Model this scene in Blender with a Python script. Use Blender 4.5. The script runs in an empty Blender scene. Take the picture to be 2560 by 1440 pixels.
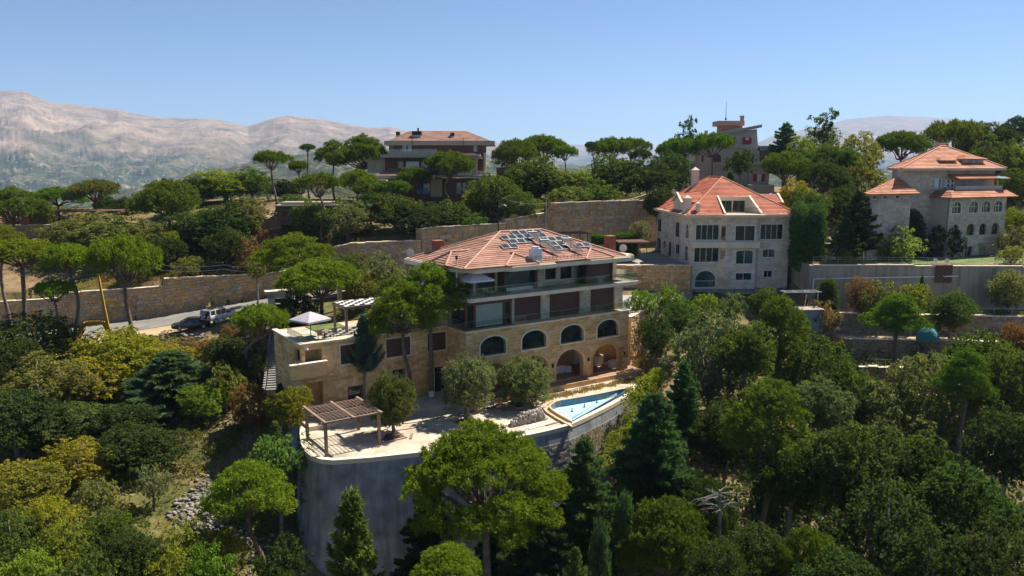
import bpy, bmesh, math, random
import numpy as np
from mathutils import Vector, Matrix, noise as mnoise
from mathutils.geometry import tessellate_polygon
random.seed(7); RNG = np.random.default_rng(7)
scene = bpy.context.scene
COL = scene.collection
R = math.radians

# ---------------------------------------------------------------- camera, sky, sun, exposure
PITCH = 8.975644
cam_d = bpy.data.cameras.new('camera'); cam = bpy.data.objects.new('camera', cam_d); COL.objects.link(cam)
cam.location = (0, 0, 0); cam.rotation_euler = (R(90 - PITCH), 0, 0)
cam_d.sensor_width = 36; cam_d.lens = 36 * 1950 / 2560
cam_d.clip_start = 0.5; cam_d.clip_end = 60000
scene.camera = cam
SUN_EL, SUN_AZ = 54.0, 52.0            # degrees; azimuth clockwise from the view direction (+Y)
world = bpy.data.worlds.new('World'); scene.world = world; world.use_nodes = True
wn = world.node_tree.nodes; bg = wn['Background']
sky = wn.new('ShaderNodeTexSky'); sky.sky_type = 'NISHITA'; sky.sun_disc = False
sky.sun_elevation = R(SUN_EL); sky.sun_rotation = R(SUN_AZ)
sky.altitude = 2600; sky.air_density = 1.0; sky.dust_density = 0.0; sky.ozone_density = 6.0
world.node_tree.links.new(sky.outputs[0], bg.inputs[0]); bg.inputs[1].default_value = 0.062
sun_d = bpy.data.lights.new('sun', 'SUN'); sun_d.energy = 5.0; sun_d.angle = R(0.53); sun_d.color = (1.0, 0.93, 0.82)
sun = bpy.data.objects.new('sun', sun_d); COL.objects.link(sun); sun.location = (60, 60, 90)
sd = Vector((math.sin(R(SUN_AZ)) * math.cos(R(SUN_EL)), math.cos(R(SUN_AZ)) * math.cos(R(SUN_EL)), math.sin(R(SUN_EL))))
sun.rotation_euler = sd.to_track_quat('Z', 'Y').to_euler()
scene.view_settings.view_transform = 'Standard'; scene.view_settings.look = 'None'
scene.view_settings.exposure = 1.0; scene.view_settings.gamma = 1.0; scene.view_settings.use_curve_mapping = False
cy = scene.cycles
cy.max_bounces = 6; cy.diffuse_bounces = 4; cy.glossy_bounces = 2; cy.transmission_bounces = 3; cy.volume_bounces = 0
cy.transparent_max_bounces = 8; cy.caustics_reflective = False; cy.caustics_refractive = False
cy.use_denoising = True
try: cy.denoiser = 'OPENIMAGEDENOISE'; cy.denoising_prefilter = 'NONE'
except Exception: pass
cy.use_adaptive_sampling = True; cy.adaptive_threshold = 0.012

# ---------------------------------------------------------------- reading positions off the photograph (2560 x 1440)
_F = 1950.0; _c, _s = math.cos(R(PITCH)), math.sin(R(PITCH))
def ray(px, py):
    a = (px - 1280) / _F; b = (720 - py) / _F
    return Vector((a, _c + b * _s, -_s + b * _c))
def atd(px, py, d): return ray(px, py) * d
def atz(px, py, z):
    r = ray(px, py); return r * (z / r.z)

# ---------------------------------------------------------------- scene bookkeeping
def tag(o, label=None, cat=None, group=None, kind=None):
    if label: o['label'] = label
    if cat: o['category'] = cat
    if group: o['group'] = group
    if kind: o['kind'] = kind
    return o
def empty(name, loc=(0, 0, 0), rz=0.0, label=None, cat=None, group=None, parent=None):
    o = bpy.data.objects.new(name, None); COL.objects.link(o)
    o.location = loc; o.rotation_euler = (0, 0, rz); o.empty_display_size = 0.3
    if parent: o.parent = parent
    return tag(o, label, cat, group)
def link(name, mesh, parent=None, loc=None):
    o = bpy.data.objects.new(name, mesh); COL.objects.link(o)
    if parent: o.parent = parent
    if loc is not None: o.location = loc
    return o
def copy_tree(o, parent=None):
    c = o.copy(); COL.objects.link(c); c.parent = parent
    for ch in o.children: copy_tree(ch, c)
    return c

# ---------------------------------------------------------------- materials
def nt(name):
    m = bpy.data.materials.new(name); m.use_nodes = True
    n = m.node_tree.nodes; l = m.node_tree.links
    return m, n, l, n['Principled BSDF']
def mixrgb(n, l, fac, a, b, typ='MIX'):
    x = n.new('ShaderNodeMix'); x.data_type = 'RGBA'; x.blend_type = typ
    for i, v in ((0, fac), (6, a), (7, b)):
        if hasattr(v, 'is_linked'): l.new(v, x.inputs[i])
        elif i == 0: x.inputs[0].default_value = v
        else: x.inputs[i].default_value = (*v, 1) if len(v) == 3 else v
    return x.outputs[2]
def texco(n, l, scale=1.0, kind='Object'):
    t = n.new('ShaderNodeTexCoord'); m = n.new('ShaderNodeMapping'); l.new(t.outputs[kind], m.inputs[0])
    m.inputs['Scale'].default_value = (scale, scale, scale) if not isinstance(scale, tuple) else scale
    return m.outputs[0]
def noise(n, l, co, scale, detail=4, rough=.55):
    t = n.new('ShaderNodeTexNoise'); t.inputs['Scale'].default_value = scale; t.inputs['Detail'].default_value = detail
    t.inputs['Roughness'].default_value = rough; l.new(co, t.inputs['Vector']); return t.outputs[0]
def ramp(n, l, fac, stops):
    r = n.new('ShaderNodeValToRGB'); e = r.color_ramp.elements
    while len(e) < len(stops): e.new(.5)
    for k, (p, c) in enumerate(stops):
        e[k].position = p; e[k].color = (*c, 1) if len(c) == 3 else c
    l.new(fac, r.inputs[0]); return r.outputs[0]
def bump(n, l, h, strength, dist, bs):
    b = n.new('ShaderNodeBump'); b.inputs['Strength'].default_value = strength; b.inputs['Distance'].default_value = dist
    l.new(h, b.inputs['Height']); l.new(b.outputs[0], bs.inputs['Normal'])
def rnd_fac(n, l):
    """per-piece random value: object random + face attribute rnd, wrapped to 0..1"""
    oi = n.new('ShaderNodeObjectInfo'); at = n.new('ShaderNodeAttribute'); at.attribute_name = 'rnd'
    a = n.new('ShaderNodeMath'); a.operation = 'ADD'; l.new(oi.outputs['Random'], a.inputs[0]); l.new(at.outputs['Fac'], a.inputs[1])
    f = n.new('ShaderNodeMath'); f.operation = 'FRACT'; l.new(a.outputs[0], f.inputs[0]); return f.outputs[0]
MATS = {}
def mat(name, col, rough=.7, var=.15, scale=1.5, metal=0.0, bmp=0.0, bscale=None, spec=.4, streak=0.0):
    """one plain surface with soft uneven colour, fine relief and optional rain streaks"""
    if name in MATS: return MATS[name]
    m, n, l, b = nt(name); co = texco(n, l)
    f = noise(n, l, co, scale, 5)
    dk = tuple(c * (1 - var) for c in col); lt = tuple(min(1, c * (1 + var)) for c in col)
    c = ramp(n, l, f, [(.3, dk), (.7, lt)])
    if streak:
        s = noise(n, l, texco(n, l, (1.6, 1.6, .12)), 1.0, 4)
        c = mixrgb(n, l, ramp(n, l, s, [(.45, (0, 0, 0)), (.72, (streak,) * 3)]), c, tuple(q * .35 for q in col))
    l.new(c, b.inputs['Base Color']); b.inputs['Roughness'].default_value = rough; b.inputs['Metallic'].default_value = metal
    b.inputs['Specular IOR Level'].default_value = spec
    if bmp: bump(n, l, noise(n, l, co, bscale or scale * 6, 4), bmp, .05, b)
    MATS[name] = m; return m
def piece_mat(name, stops, rough=.85, grain=.25, gscale=6, bmp=.4):
    """stone, tile, board: each piece takes its own colour from the ramp"""
    if name in MATS: return MATS[name]
    m, n, l, b = nt(name); co = texco(n, l)
    c = ramp(n, l, rnd_fac(n, l), stops)
    g = noise(n, l, co, gscale, 5)
    c = mixrgb(n, l, 1.0, c, ramp(n, l, g, [(.25, (1 - grain,) * 3), (.75, (1 + grain * .6,) * 3)]), 'MULTIPLY')
    st = noise(n, l, co, .45, 6, .62)
    c = mixrgb(n, l, 1.0, c, ramp(n, l, st, [(.36, (.70, .69, .68)), (.52, (1.0, 1.0, 1.0)), (.70, (1.10, 1.09, 1.07))]), 'MULTIPLY')
    l.new(c, b.inputs['Base Color']); b.inputs['Roughness'].default_value = rough; b.inputs['Specular IOR Level'].default_value = .25
    if bmp: bump(n, l, g, bmp, .04, b)
    MATS[name] = m; return m
def glass_mat(name, col, rough=.04, spec=.6, metal=0.0):
    if name in MATS: return MATS[name]
    m, n, l, b = nt(name)
    c = ramp(n, l, noise(n, l, texco(n, l), .9, 3), [(.35, tuple(q * .5 for q in col)), (.65, tuple(q * 1.5 for q in col))])
    l.new(c, b.inputs['Base Color']); b.inputs['Roughness'].default_value = rough
    b.inputs['Specular IOR Level'].default_value = spec; b.inputs['IOR'].default_value = 1.52
    MATS[name] = m; return m
def clear_mat(name, tint=(.90, .95, .95), gl=.02):
    """thin sheet of railing glass: mostly see-through, a little mirror"""
    m, n, l, b = nt(name); n.remove(b)
    t = n.new('ShaderNodeBsdfTransparent'); t.inputs[0].default_value = (*tint, 1)
    g = n.new('ShaderNodeBsdfGlossy'); g.inputs[0].default_value = (.9, .95, 1, 1); g.inputs[1].default_value = .03
    fr = n.new('ShaderNodeFresnel'); fr.inputs[0].default_value = 1.5
    ad = n.new('ShaderNodeMath'); ad.operation = 'MULTIPLY_ADD'; l.new(fr.outputs[0], ad.inputs[0]); ad.inputs[1].default_value = .55; ad.inputs[2].default_value = gl
    mx = n.new('ShaderNodeMixShader'); l.new(ad.outputs[0], mx.inputs[0]); l.new(t.outputs[0], mx.inputs[1]); l.new(g.outputs[0], mx.inputs[2])
    l.new(mx.outputs[0], n['Material Output'].inputs[0]); MATS[name] = m; return m

# ---------------------------------------------------------------- mesh builder
class MB:
    def __init__(s): s.v = []; s.f = []; s.m = []; s.r = []
    def poly(s, pts, m=0, r=0.0):
        k = len(s.v); s.v += [tuple(p) for p in pts]; s.f.append(tuple(range(k, k + len(pts)))); s.m.append(m); s.r.append(r)
    def hexa(s, p, m=0, r=0.0):
        """eight corners: bottom four counter-clockwise, then top four"""
        k = len(s.v); s.v += [tuple(q) for q in p]
        for f in ((3, 2, 1, 0), (4, 5, 6, 7), (0, 1, 5, 4), (1, 2, 6, 5), (2, 3, 7, 6), (3, 0, 4, 7)):
            s.f.append(tuple(k + i for i in f)); s.m.append(m); s.r.append(r)
        return s
    def box(s, x0, x1, y0, y1, z0, z1, m=0, r=0.0):
        return s.hexa([(x0, y0, z0), (x1, y0, z0), (x1, y1, z0), (x0, y1, z0), (x0, y0, z1), (x1, y0, z1), (x1, y1, z1), (x0, y1, z1)], m, r)
    def bar(s, p, q, w, h, m=0, r=0.0, up=(0, 0, 1)):
        """rectangular bar from p to q, w wide, h high, centred"""
        p = Vector(p); q = Vector(q); d = (q - p).normalized(); sd_ = d.cross(Vector(up))
        if sd_.length < 1e-4: sd_ = d.cross(Vector((0, 1, 0)))
        sd_.normalize(); u = sd_.cross(d)
        a = sd_ * w / 2; b = u * h / 2
        return s.hexa([p - a - b, p + a - b, q + a - b, q - a - b, p - a + b, p + a + b, q + a + b, q - a + b], m, r)
    def prism(s, poly, z0, z1, m=0, r=0.0, mtop=None):
        if sum(poly[i][0] * poly[(i + 1) % len(poly)][1] - poly[(i + 1) % len(poly)][0] * poly[i][1] for i in range(len(poly))) < 0: poly = poly[::-1]
        n = len(poly); k = len(s.v)
        zz0 = z0 if hasattr(z0, '__len__') else [z0] * n; zz1 = z1 if hasattr(z1, '__len__') else [z1] * n
        s.v += [(p[0], p[1], zz0[i]) for i, p in enumerate(poly)] + [(p[0], p[1], zz1[i]) for i, p in enumerate(poly)]
        for i in range(n):
            j = (i + 1) % n; s.f.append((k + i, k + j, k + n + j, k + n + i)); s.m.append(m); s.r.append(r)
        tris = tessellate_polygon([[Vector((p[0], p[1], 0)) for p in poly]])
        for t in tris:
            a, b_, c_ = t
            ar = (poly[b_][0] - poly[a][0]) * (poly[c_][1] - poly[a][1]) - (poly[c_][0] - poly[a][0]) * (poly[b_][1] - poly[a][1])
            if ar < 0: b_, c_ = c_, b_
            s.f.append((k + n + a, k + n + b_, k + n + c_)); s.m.append(m if mtop is None else mtop); s.r.append(r)
            s.f.append((k + a, k + c_, k + b_)); s.m.append(m); s.r.append(r)
        return s
    def tube(s, path, rad, n=6, m=0, r=0.0, cap=True):
        path = [Vector(p) for p in path]; rad = rad if hasattr(rad, '__len__') else [rad] * len(path)
        k = len(s.v); ref = Vector((.31, .87, .2))
        for i, p in enumerate(path):
            d = (path[min(i + 1, len(path) - 1)] - path[max(i - 1, 0)])
            d = d.normalized() if d.length > 1e-9 else Vector((0, 0, 1))
            a = d.cross(ref); a = a.normalized() if a.length > 1e-3 else d.orthogonal().normalized(); b = d.cross(a)
            for j in range(n):
                t = 2 * math.pi * j / n; s.v.append(tuple(p + (a * math.cos(t) + b * math.sin(t)) * rad[i]))
        for i in range(len(path) - 1):
            for j in range(n):
                q = k + i * n; s.f.append((q + j, q + (j + 1) % n, q + n + (j + 1) % n, q + n + j)); s.m.append(m); s.r.append(r)
        if cap:
            s.f.append(tuple(k + j for j in range(n))[::-1]); s.m.append(m); s.r.append(r)
            q = k + (len(path) - 1) * n; s.f.append(tuple(q + j for j in range(n))); s.m.append(m); s.r.append(r)
        return s
    def cyl(s, c, r0, z0, z1, n=12, r1=None, m=0): return s.tube([(c[0], c[1], z0), (c[0], c[1], z1)], [r0, r0 if r1 is None else r1], n, m)
    def mesh(s, name, mats, smooth=False):
        me = bpy.data.meshes.new(name); me.from_pydata(s.v, [], s.f); me.update()
        for m_ in (mats if isinstance(mats, (list, tuple)) else [mats]): me.materials.append(m_)
        me.polygons.foreach_set('material_index', s.m)
        if any(s.r):
            at = me.attributes.new('rnd', 'FLOAT', 'FACE'); at.data.foreach_set('value', s.r)
        if smooth: me.polygons.foreach_set('use_smooth', [True] * len(s.f))
        return me
    def build(s, name, mats, parent=None, smooth=False, loc=None): return link(name, s.mesh(name, mats, smooth), parent, loc)

def fill_loops(loops):
    """triangulate an outline with holes; falls back to a constrained fill when the quick one leaves a hole covered"""
    ar = lambda lp: abs(sum(lp[i][0] * lp[(i + 1) % len(lp)][1] - lp[(i + 1) % len(lp)][0] * lp[i][1] for i in range(len(lp)))) / 2
    flat = [q for lp in loops for q in lp]; want = ar(loops[0]) - sum(ar(h) for h in loops[1:])
    tri_ar = lambda T_: sum(ar([flat[i] for i in t]) for t in T_)
    T_ = tessellate_polygon([[Vector((q[0], q[1], 0)) for q in lp] for lp in loops])
    if abs(tri_ar(T_) - want) < .01 * want: return T_
    bm = bmesh.new(); vs = [bm.verts.new((q[0], q[1], 0)) for q in flat]; bm.verts.index_update(); k = 0; es = []
    for lp in loops:
        n = len(lp); es += [bm.edges.new((vs[k + i], vs[k + (i + 1) % n])) for i in range(n)]; k += n
    bmesh.ops.triangle_fill(bm, edges=es, use_beauty=True, use_dissolve=False)
    out = [tuple(v.index for v in f.verts) for f in bm.faces]; bm.free(); return out
def panel(mb, p0, p1, z0, z1, holes=(), t=.35, m=0, back=False, ends=True, z1b=None, mreveal=None):
    """upright wall from p0 to p1 (plan); its face looks to the right of p0->p1; holes are polygons of (s, z)"""
    p0 = Vector((p0[0], p0[1])); p1 = Vector((p1[0], p1[1])); L = (p1 - p0).length; d = (p1 - p0) / L
    n = Vector((d.y, -d.x))                       # outward
    outer = [(0, z0), (L, z0), (L, z1 if z1b is None else z1b), (0, z1)]
    loops = [outer] + [list(h) for h in holes]
    flat = [q for lp in loops for q in lp]
    tris = fill_loops(loops)
    def P(q, off): w = p0 + d * q[0] - n * off; return (w.x, w.y, q[1])
    k = len(mb.v); mb.v += [P(q, 0) for q in flat]; kb = len(mb.v); mb.v += [P(q, t) for q in flat]
    for a, b, c in tris:
        ar = (flat[b][0] - flat[a][0]) * (flat[c][1] - flat[a][1]) - (flat[c][0] - flat[a][0]) * (flat[b][1] - flat[a][1])
        if ar < 0: b, c = c, b
        mb.f.append((k + a, k + b, k + c)); mb.m.append(m); mb.r.append(0.0)
        if back: mb.f.append((kb + a, kb + c, kb + b)); mb.m.append(m); mb.r.append(0.0)
    i0 = 0
    for li, lp in enumerate(loops):
        N = len(lp)
        if li or ends:
            for i in range(N):
                j = (i + 1) % N; q = (k + i0 + i, kb + i0 + i, kb + i0 + j, k + i0 + j)
                mb.f.append(q); mb.m.append(m if mreveal is None or not li else mreveal); mb.r.append(0.0)
        i0 += N
    return mb
def rect(a, b, z0, z1): return [(a, z0), (b, z0), (b, z1), (a, z1)]
def arch(a, b, z0, zs, zt, kind='round', n=12):
    c = (a + b) / 2; h = (b - a) / 2; pts = [(a, z0), (b, z0)]
    for i in range(n + 1):
        t = i / n
        if kind == 'round':
            an = math.pi * t; pts.append((c + h * math.cos(an), zs + (zt - zs) * math.sin(an)))
        else:                                        # pointed: two arcs
            if t <= .5:
                an = (t * 2) * math.pi / 2; x = 1 - (1 - math.cos(an)) ; z = math.sin(an) ; pts.append((c + h * (x ** .85), zs + (zt - zs) * (z ** 1.0) * (.88 + .12 * t * 2)))
            else:
                an = (1 - (t - .5) * 2) * math.pi / 2; x = math.cos(an); z = math.sin(an); pts.append((c - h * (x ** .85), zs + (zt - zs) * z * (.88 + .12 * (1 - (t - .5) * 2))))
    return pts
def offset_ring(mb, p0, p1, poly, w, out, m=0, t0=0.0):
    """flat trim band round an opening polygon (s,z), w wide, standing `out` proud"""
    p0 = Vector((p0[0], p0[1])); p1 = Vector((p1[0], p1[1])); d = (p1 - p0).normalized(); n = Vector((d.y, -d.x))
    N = len(poly); big = []
    for i in range(N):
        a = Vector(poly[i - 1]); b = Vector(poly[i]); c = Vector(poly[(i + 1) % N])
        e1 = (b - a); e2 = (c - b)
        e1 = e1.normalized() if e1.length > 1e-6 else e2.normalized(); e2 = e2.normalized() if e2.length > 1e-6 else e1
        n1 = Vector((e1.y, -e1.x)); n2 = Vector((e2.y, -e2.x)); bi = (n1 + n2)
        bi = bi.normalized() if bi.length > 1e-6 else n1
        k = 1 / max(.5, bi.dot(n1)); big.append(b + bi * w * k)
    def P(q, off): ww = p0 + d * q[0] + n * off; return (ww.x, ww.y, q[1])
    for i in range(N):
        j = (i + 1) % N
        mb.poly([P(poly[i], out), P(big[i], out), P(big[j], out), P(poly[j], out)][::-1], m)
        mb.poly([P(big[i], out), P(big[i], -t0), P(big[j], -t0), P(big[j], out)][::-1], m)
        mb.poly([P(poly[i], -.12), P(poly[i], out), P(poly[j], out), P(poly[j], -.12)][::-1], m)
def fill(mb, p0, p1, poly, off, m=0, r=0.0):
    """a pane filling an opening, set `off` behind the wall face"""
    p0 = Vector((p0[0], p0[1])); p1 = Vector((p1[0], p1[1])); d = (p1 - p0).normalized(); n = Vector((d.y, -d.x))
    pts = []
    for q in poly: w = p0 + d * q[0] - n * off; pts.append((w.x, w.y, q[1]))
    pts2 = [(p[0] - n.x * .03, p[1] - n.y * .03, p[2]) for p in pts]
    mb.poly(pts, m, r); mb.poly(pts2[::-1], m, r)
    for i in range(len(pts)):
        j = (i + 1) % len(pts); mb.poly([pts[i], pts2[i], pts2[j], pts[j]], m, r)
def clip_half(poly, f):
    out = []
    for i in range(len(poly)):
        a, b = poly[i], poly[(i + 1) % len(poly)]; fa, fb = f(a), f(b)
        if fa >= 0: out.append(a)
        if (fa >= 0) != (fb >= 0):
            t = fa / (fa - fb); out.append(a + (b - a) * t)
    return out
def tiled(mb, poly, step=.36, rise=.055, m=0, seg=2.2):
    """roof plane laid with stepped tile courses; poly is convex and planar, wound so that its normal looks up"""
    P = [Vector(p) for p in poly]; nrm = sum((P[i].cross(P[(i + 1) % len(P)]) for i in range(len(P))), Vector()).normalized()
    if nrm.z < 0: P = P[::-1]; nrm = -nrm
    h = Vector((0, 0, 1)).cross(nrm); h.normalize(); g = nrm.cross(h)
    if g.z < 0: g = -g
    o = P[0]; t0 = min((p - o).dot(g) for p in P); t1 = max((p - o).dot(g) for p in P)
    k = 0
    while t0 + k * step < t1 - .02:
        lo = t0 + k * step; hi = min(lo + step, t1); k += 1
        q = clip_half(P, lambda p: (p - o).dot(g) - lo); q = clip_half(q, lambda p: hi - (p - o).dot(g)) if len(q) > 2 else q
        if len(q) < 3: continue
        s0 = min((p - o).dot(h) for p in q); s1 = max((p - o).dot(h) for p in q); ns = max(1, int((s1 - s0) / seg))
        for i in range(ns):
            a = s0 + (s1 - s0) * i / ns; b = s0 + (s1 - s0) * (i + 1) / ns
            qq = clip_half(q, lambda p: (p - o).dot(h) - a); qq = clip_half(qq, lambda p: b - (p - o).dot(h)) if len(qq) > 2 else qq
            if len(qq) < 3: continue
            r = random.random()
            up = [p + nrm * (.005 + rise * (hi - (p - o).dot(g)) / step) for p in qq]
            mb.poly(up, m, r)
            low = [(p, u) for p, u in zip(qq, up) if (p - o).dot(g) < lo + .01]
            if len(low) >= 2:
                (pa, ua), (pb, ub) = min(low, key=lambda t: (t[0] - o).dot(h)), max(low, key=lambda t: (t[0] - o).dot(h))
                mb.poly([pa, pb, ub, ua], m, r)
    mb.poly(P, m, .5); mb.poly([p - nrm * .12 for p in P][::-1], m, .5)
    for i in range(len(P)):
        a, b = P[i], P[(i + 1) % len(P)]; mb.poly([a - nrm * .12, b - nrm * .12, b, a], m, .5)
    return mb
# ---------------------------------------------------------------- surfaces of the setting
def terrain_mat():
    m, n, l, b = nt('dry_hillside'); co = texco(n, l)
    big = noise(n, l, co, .055, 6, .6); mid = noise(n, l, co, .35, 6, .65); fine = noise(n, l, co, 3.0, 5, .7)
    soil = ramp(n, l, mid, [(.3, (.17, .095, .05)), (.5, (.27, .18, .10)), (.72, (.36, .27, .16))])
    grass = ramp(n, l, mid, [(.3, (.045, .06, .018)), (.6, (.15, .14, .045)), (.8, (.30, .24, .10))])
    c = mixrgb(n, l, ramp(n, l, big, [(.42, (0, 0, 0)), (.58, (1, 1, 1))]), soil, grass)
    c = mixrgb(n, l, 1.0, c, ramp(n, l, fine, [(.25, (.5, .5, .5)), (.75, (1.25, 1.25, 1.25))]), 'MULTIPLY')
    l.new(c, b.inputs['Base Color']); b.inputs['Roughness'].default_value = .95; b.inputs['Specular IOR Level'].default_value = .1
    bump(n, l, fine, .8, .15, b); return m
def mountain_mat():
    m, n, l, b = nt('bare_mountain'); co = texco(n, l)
    geo = n.new('ShaderNodeNewGeometry'); sx = n.new('ShaderNodeSeparateXYZ'); l.new(geo.outputs['Position'], sx.inputs[0])
    wob = noise(n, l, co, .0016, 6, .62)
    ad = n.new('ShaderNodeMath'); ad.operation = 'MULTIPLY_ADD'; l.new(wob, ad.inputs[0]); ad.inputs[1].default_value = 620; l.new(sx.outputs[2], ad.inputs[2])
    mr = n.new('ShaderNodeMapRange'); mr.inputs[1].default_value = 110; mr.inputs[2].default_value = 740; l.new(ad.outputs[0], mr.inputs[0])
    rock = ramp(n, l, noise(n, l, co, .006, 12, .76), [(.38, (.17, .125, .10)), (.47, (.25, .185, .14)), (.54, (.31, .23, .175)), (.66, (.39, .30, .235))])
    beds = noise(n, l, texco(n, l, (.0012, .0012, .022)), 1.0, 7, .65)
    rock = mixrgb(n, l, 1.0, rock, ramp(n, l, beds, [(.35, (.80, .82, .86)), (.62, (1.07, 1.05, 1.03))]), 'MULTIPLY')
    scr = noise(n, l, co, .012, 8, .78)
    low = ramp(n, l, scr, [(.44, (.030, .042, .024)), (.53, (.06, .07, .04)), (.60, (.17, .14, .09)), (.70, (.34, .265, .18))])
    vil = n.new('ShaderNodeTexVoronoi'); vil.inputs['Scale'].default_value = .035; l.new(co, vil.inputs[0])
    low = mixrgb(n, l, ramp(n, l, vil.outputs[0], [(.10, (.75, .75, .75)), (.16, (0, 0, 0))]), low, (.55, .47, .38))
    scrub = mixrgb(n, l, ramp(n, l, noise(n, l, co, .009, 10, .78), [(.50, (0, 0, 0)), (.62, (.65, .65, .65))]), rock, (.085, .095, .06))
    c = mixrgb(n, l, ramp(n, l, mr.outputs[0], [(.32, (0, 0, 0)), (.62, (1, 1, 1))]), low, scrub)
    l.new(c, b.inputs['Base Color']); b.inputs['Roughness'].default_value = 1; b.inputs['Specular IOR Level'].default_value = 0
    return m
M_TERR = terrain_mat(); M_MTN = mountain_mat()
def wooded_mat():
    m, n, l, b = nt('wooded_slope'); co = texco(n, l)
    f = noise(n, l, co, .035, 8, .75)
    c = ramp(n, l, f, [(.38, (.022, .032, .014)), (.50, (.06, .07, .03)), (.57, (.13, .12, .07)), (.66, (.33, .26, .17))])
    l.new(c, b.inputs['Base Color']); b.inputs['Roughness'].default_value = 1; b.inputs['Specular IOR Level'].default_value = 0
    bump(n, l, noise(n, l, co, .12, 6, .7), 1.0, 6.0, b); return m
M_WOOD = wooded_mat()
M_ASPH = mat('worn_asphalt', (.20, .185, .165), .9, .22, .5, bmp=.3, bscale=20)
M_DIRT = mat('sandy_dirt', (.40, .29, .17), .95, .35, .35, bmp=.5, bscale=6)
M_PAVE = mat('pale_dusty_paving', (.47, .39, .29), .9, .34, .45, bmp=.25, bscale=8)
M_CONC = mat('grey_concrete', (.285, .295, .305), .9, .38, .55, bmp=.6, bscale=5, streak=.7)
M_CONCB = mat('beige_concrete', (.34, .295, .235), .9, .18, .3, bmp=.25, bscale=5, streak=.6)
M_COPING = mat('pale_stone_coping', (.71, .585, .425), .75, .10, 1.2, bmp=.15)
M_LAWN = mat('lawn_grass', (.10, .14, .028), .95, .4, .5, bmp=.9, bscale=14)

# ---------------------------------------------------------------- terrain heights
WALL_XY = [(-140, 93), (-90, 101.5), (-63, 108.5), (-49.4, 111), (-37.5, 116.5), (-25, 119.6), (-14, 121.5), (-11.5, 123.5), (0, 126),
           (5.4, 129.5), (6.9, 128), (25, 135), (40, 137), (41.4, 118), (41.6, 107), (69, 104.4), (140, 97)]
_wx = np.array([p[0] for p in WALL_XY], float); _wy = np.array([p[1] for p in WALL_XY], float)
UP = np.array([(-140, 96, -20), (-90, 104, -19), (-63, 111, -17.9), (-49, 113.5, -16.4), (-37.5, 119, -16.5), (-25, 122.5, -12.3), (-14, 124, -11.8),
    (-9.5, 126, -9.9), (0, 128.5, -9.5), (8, 131, -6.4), (25, 138, -6.2), (-60, 125, -13.5), (-40, 127, -12.8), (-70, 135, -10.2), (-50, 140, -8.6),
    (-30, 140, -7.6), (-42, 141, -6.4), (-100, 120, -15), (-100, 150, -9), (-15, 150, -9), (10, 150, -7), (30, 160, -6), (50, 170, -6), (70, 160, -7),
    (42.5, 110, -13.7), (69, 107, -13.5), (95, 105, -13.4), (60, 125, -14), (85, 125, -13.8), (80, 145, -10), (100, 150, -7), (105, 175, -3),
    (60, 185, -5), (0, 180, -6), (-60, 180, -8), (46, 142, -9), (44, 125, -14), (0, 230, -28), (-120, 230, -28), (120, 230, -18),
    (0, 330, -90), (-150, 330, -90), (150, 330, -80)], float)
DN = np.array([(-140, 80, -28), (-100, 92, -25.2), (-75, 98, -23.8), (-55, 104, -22.3), (-46, 106.5, -21.3), (-37.5, 110, -20.3), (-38, 100, -20.2), (-44, 98.5, -21.1),
    (-55, 96, -22.3), (-25, 113.5, -18.6), (-10, 117, -17.1), (5, 120, -16), (18, 124, -15.2), (22, 112, -18.3), (15, 107, -18.2), (20, 100, -19), (24, 128, -15),
    (38, 128, -15), (-20, 78, -24.9), (14, 91, -24.9), (0, 85, -25), (5, 95, -25), (-15, 96, -17.7), (-8, 100, -17.5), (-20, 101, -18.4), (-3, 105, -17.4), (18.5, 93.5, -24.2), (22, 97, -22.5),
    (26, 110, -19), (40, 112, -19.3), (33, 106, -20.6), (27, 100, -22.5), (42, 104, -21), (69, 102, -20), (95, 100, -19.6), (140, 95, -19),
    (42, 95, -26.5), (69, 93, -26.5), (95, 92, -26), (50, 85, -29), (75, 83, -29.5), (100, 80, -29), (60, 70, -32), (82, 70, -31), (40, 70, -33.5), (25, 70, -33.5),
    (20, 60, -37), (45, 55, -37.5), (70, 55, -35), (10, 64, -35), (0, 60, -38), (5, 45, -41), (30, 45, -41), (60, 45, -39), (15, 80, -29.5), (20, 88, -26.5),
    (28, 92, -25.5), (35, 85, -28.5), (-17, 58, -35.5), (-8, 61, -37.5), (3, 67, -36), (-20.5, 66, -31.5), (-22, 62, -30.5), (-23, 72, -28), (-22.5, 80, -26),
    (-25, 88, -23), (-27, 96, -20), (-30, 92, -22), (-40, 92, -22.8), (-55, 88, -24), (-30, 80, -25.5), (-45, 78, -26.8), (-60, 76, -27), (-30, 70, -28),
    (-45, 65, -28.5), (-28, 58, -30), (-38, 52, -30), (-52, 52, -29.5), (-20, 48, -35), (-30, 40, -34), (-45, 40, -31.5), (-10, 45, -41), (-65, 60, -28),
    (-90, 70, -29), (-90, 85, -26.5), (0, 20, -54), (-40, 20, -44), (45, 20, -54), (0, -40, -62), (110, 50, -36), (-110, 40, -34)], float)
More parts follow.
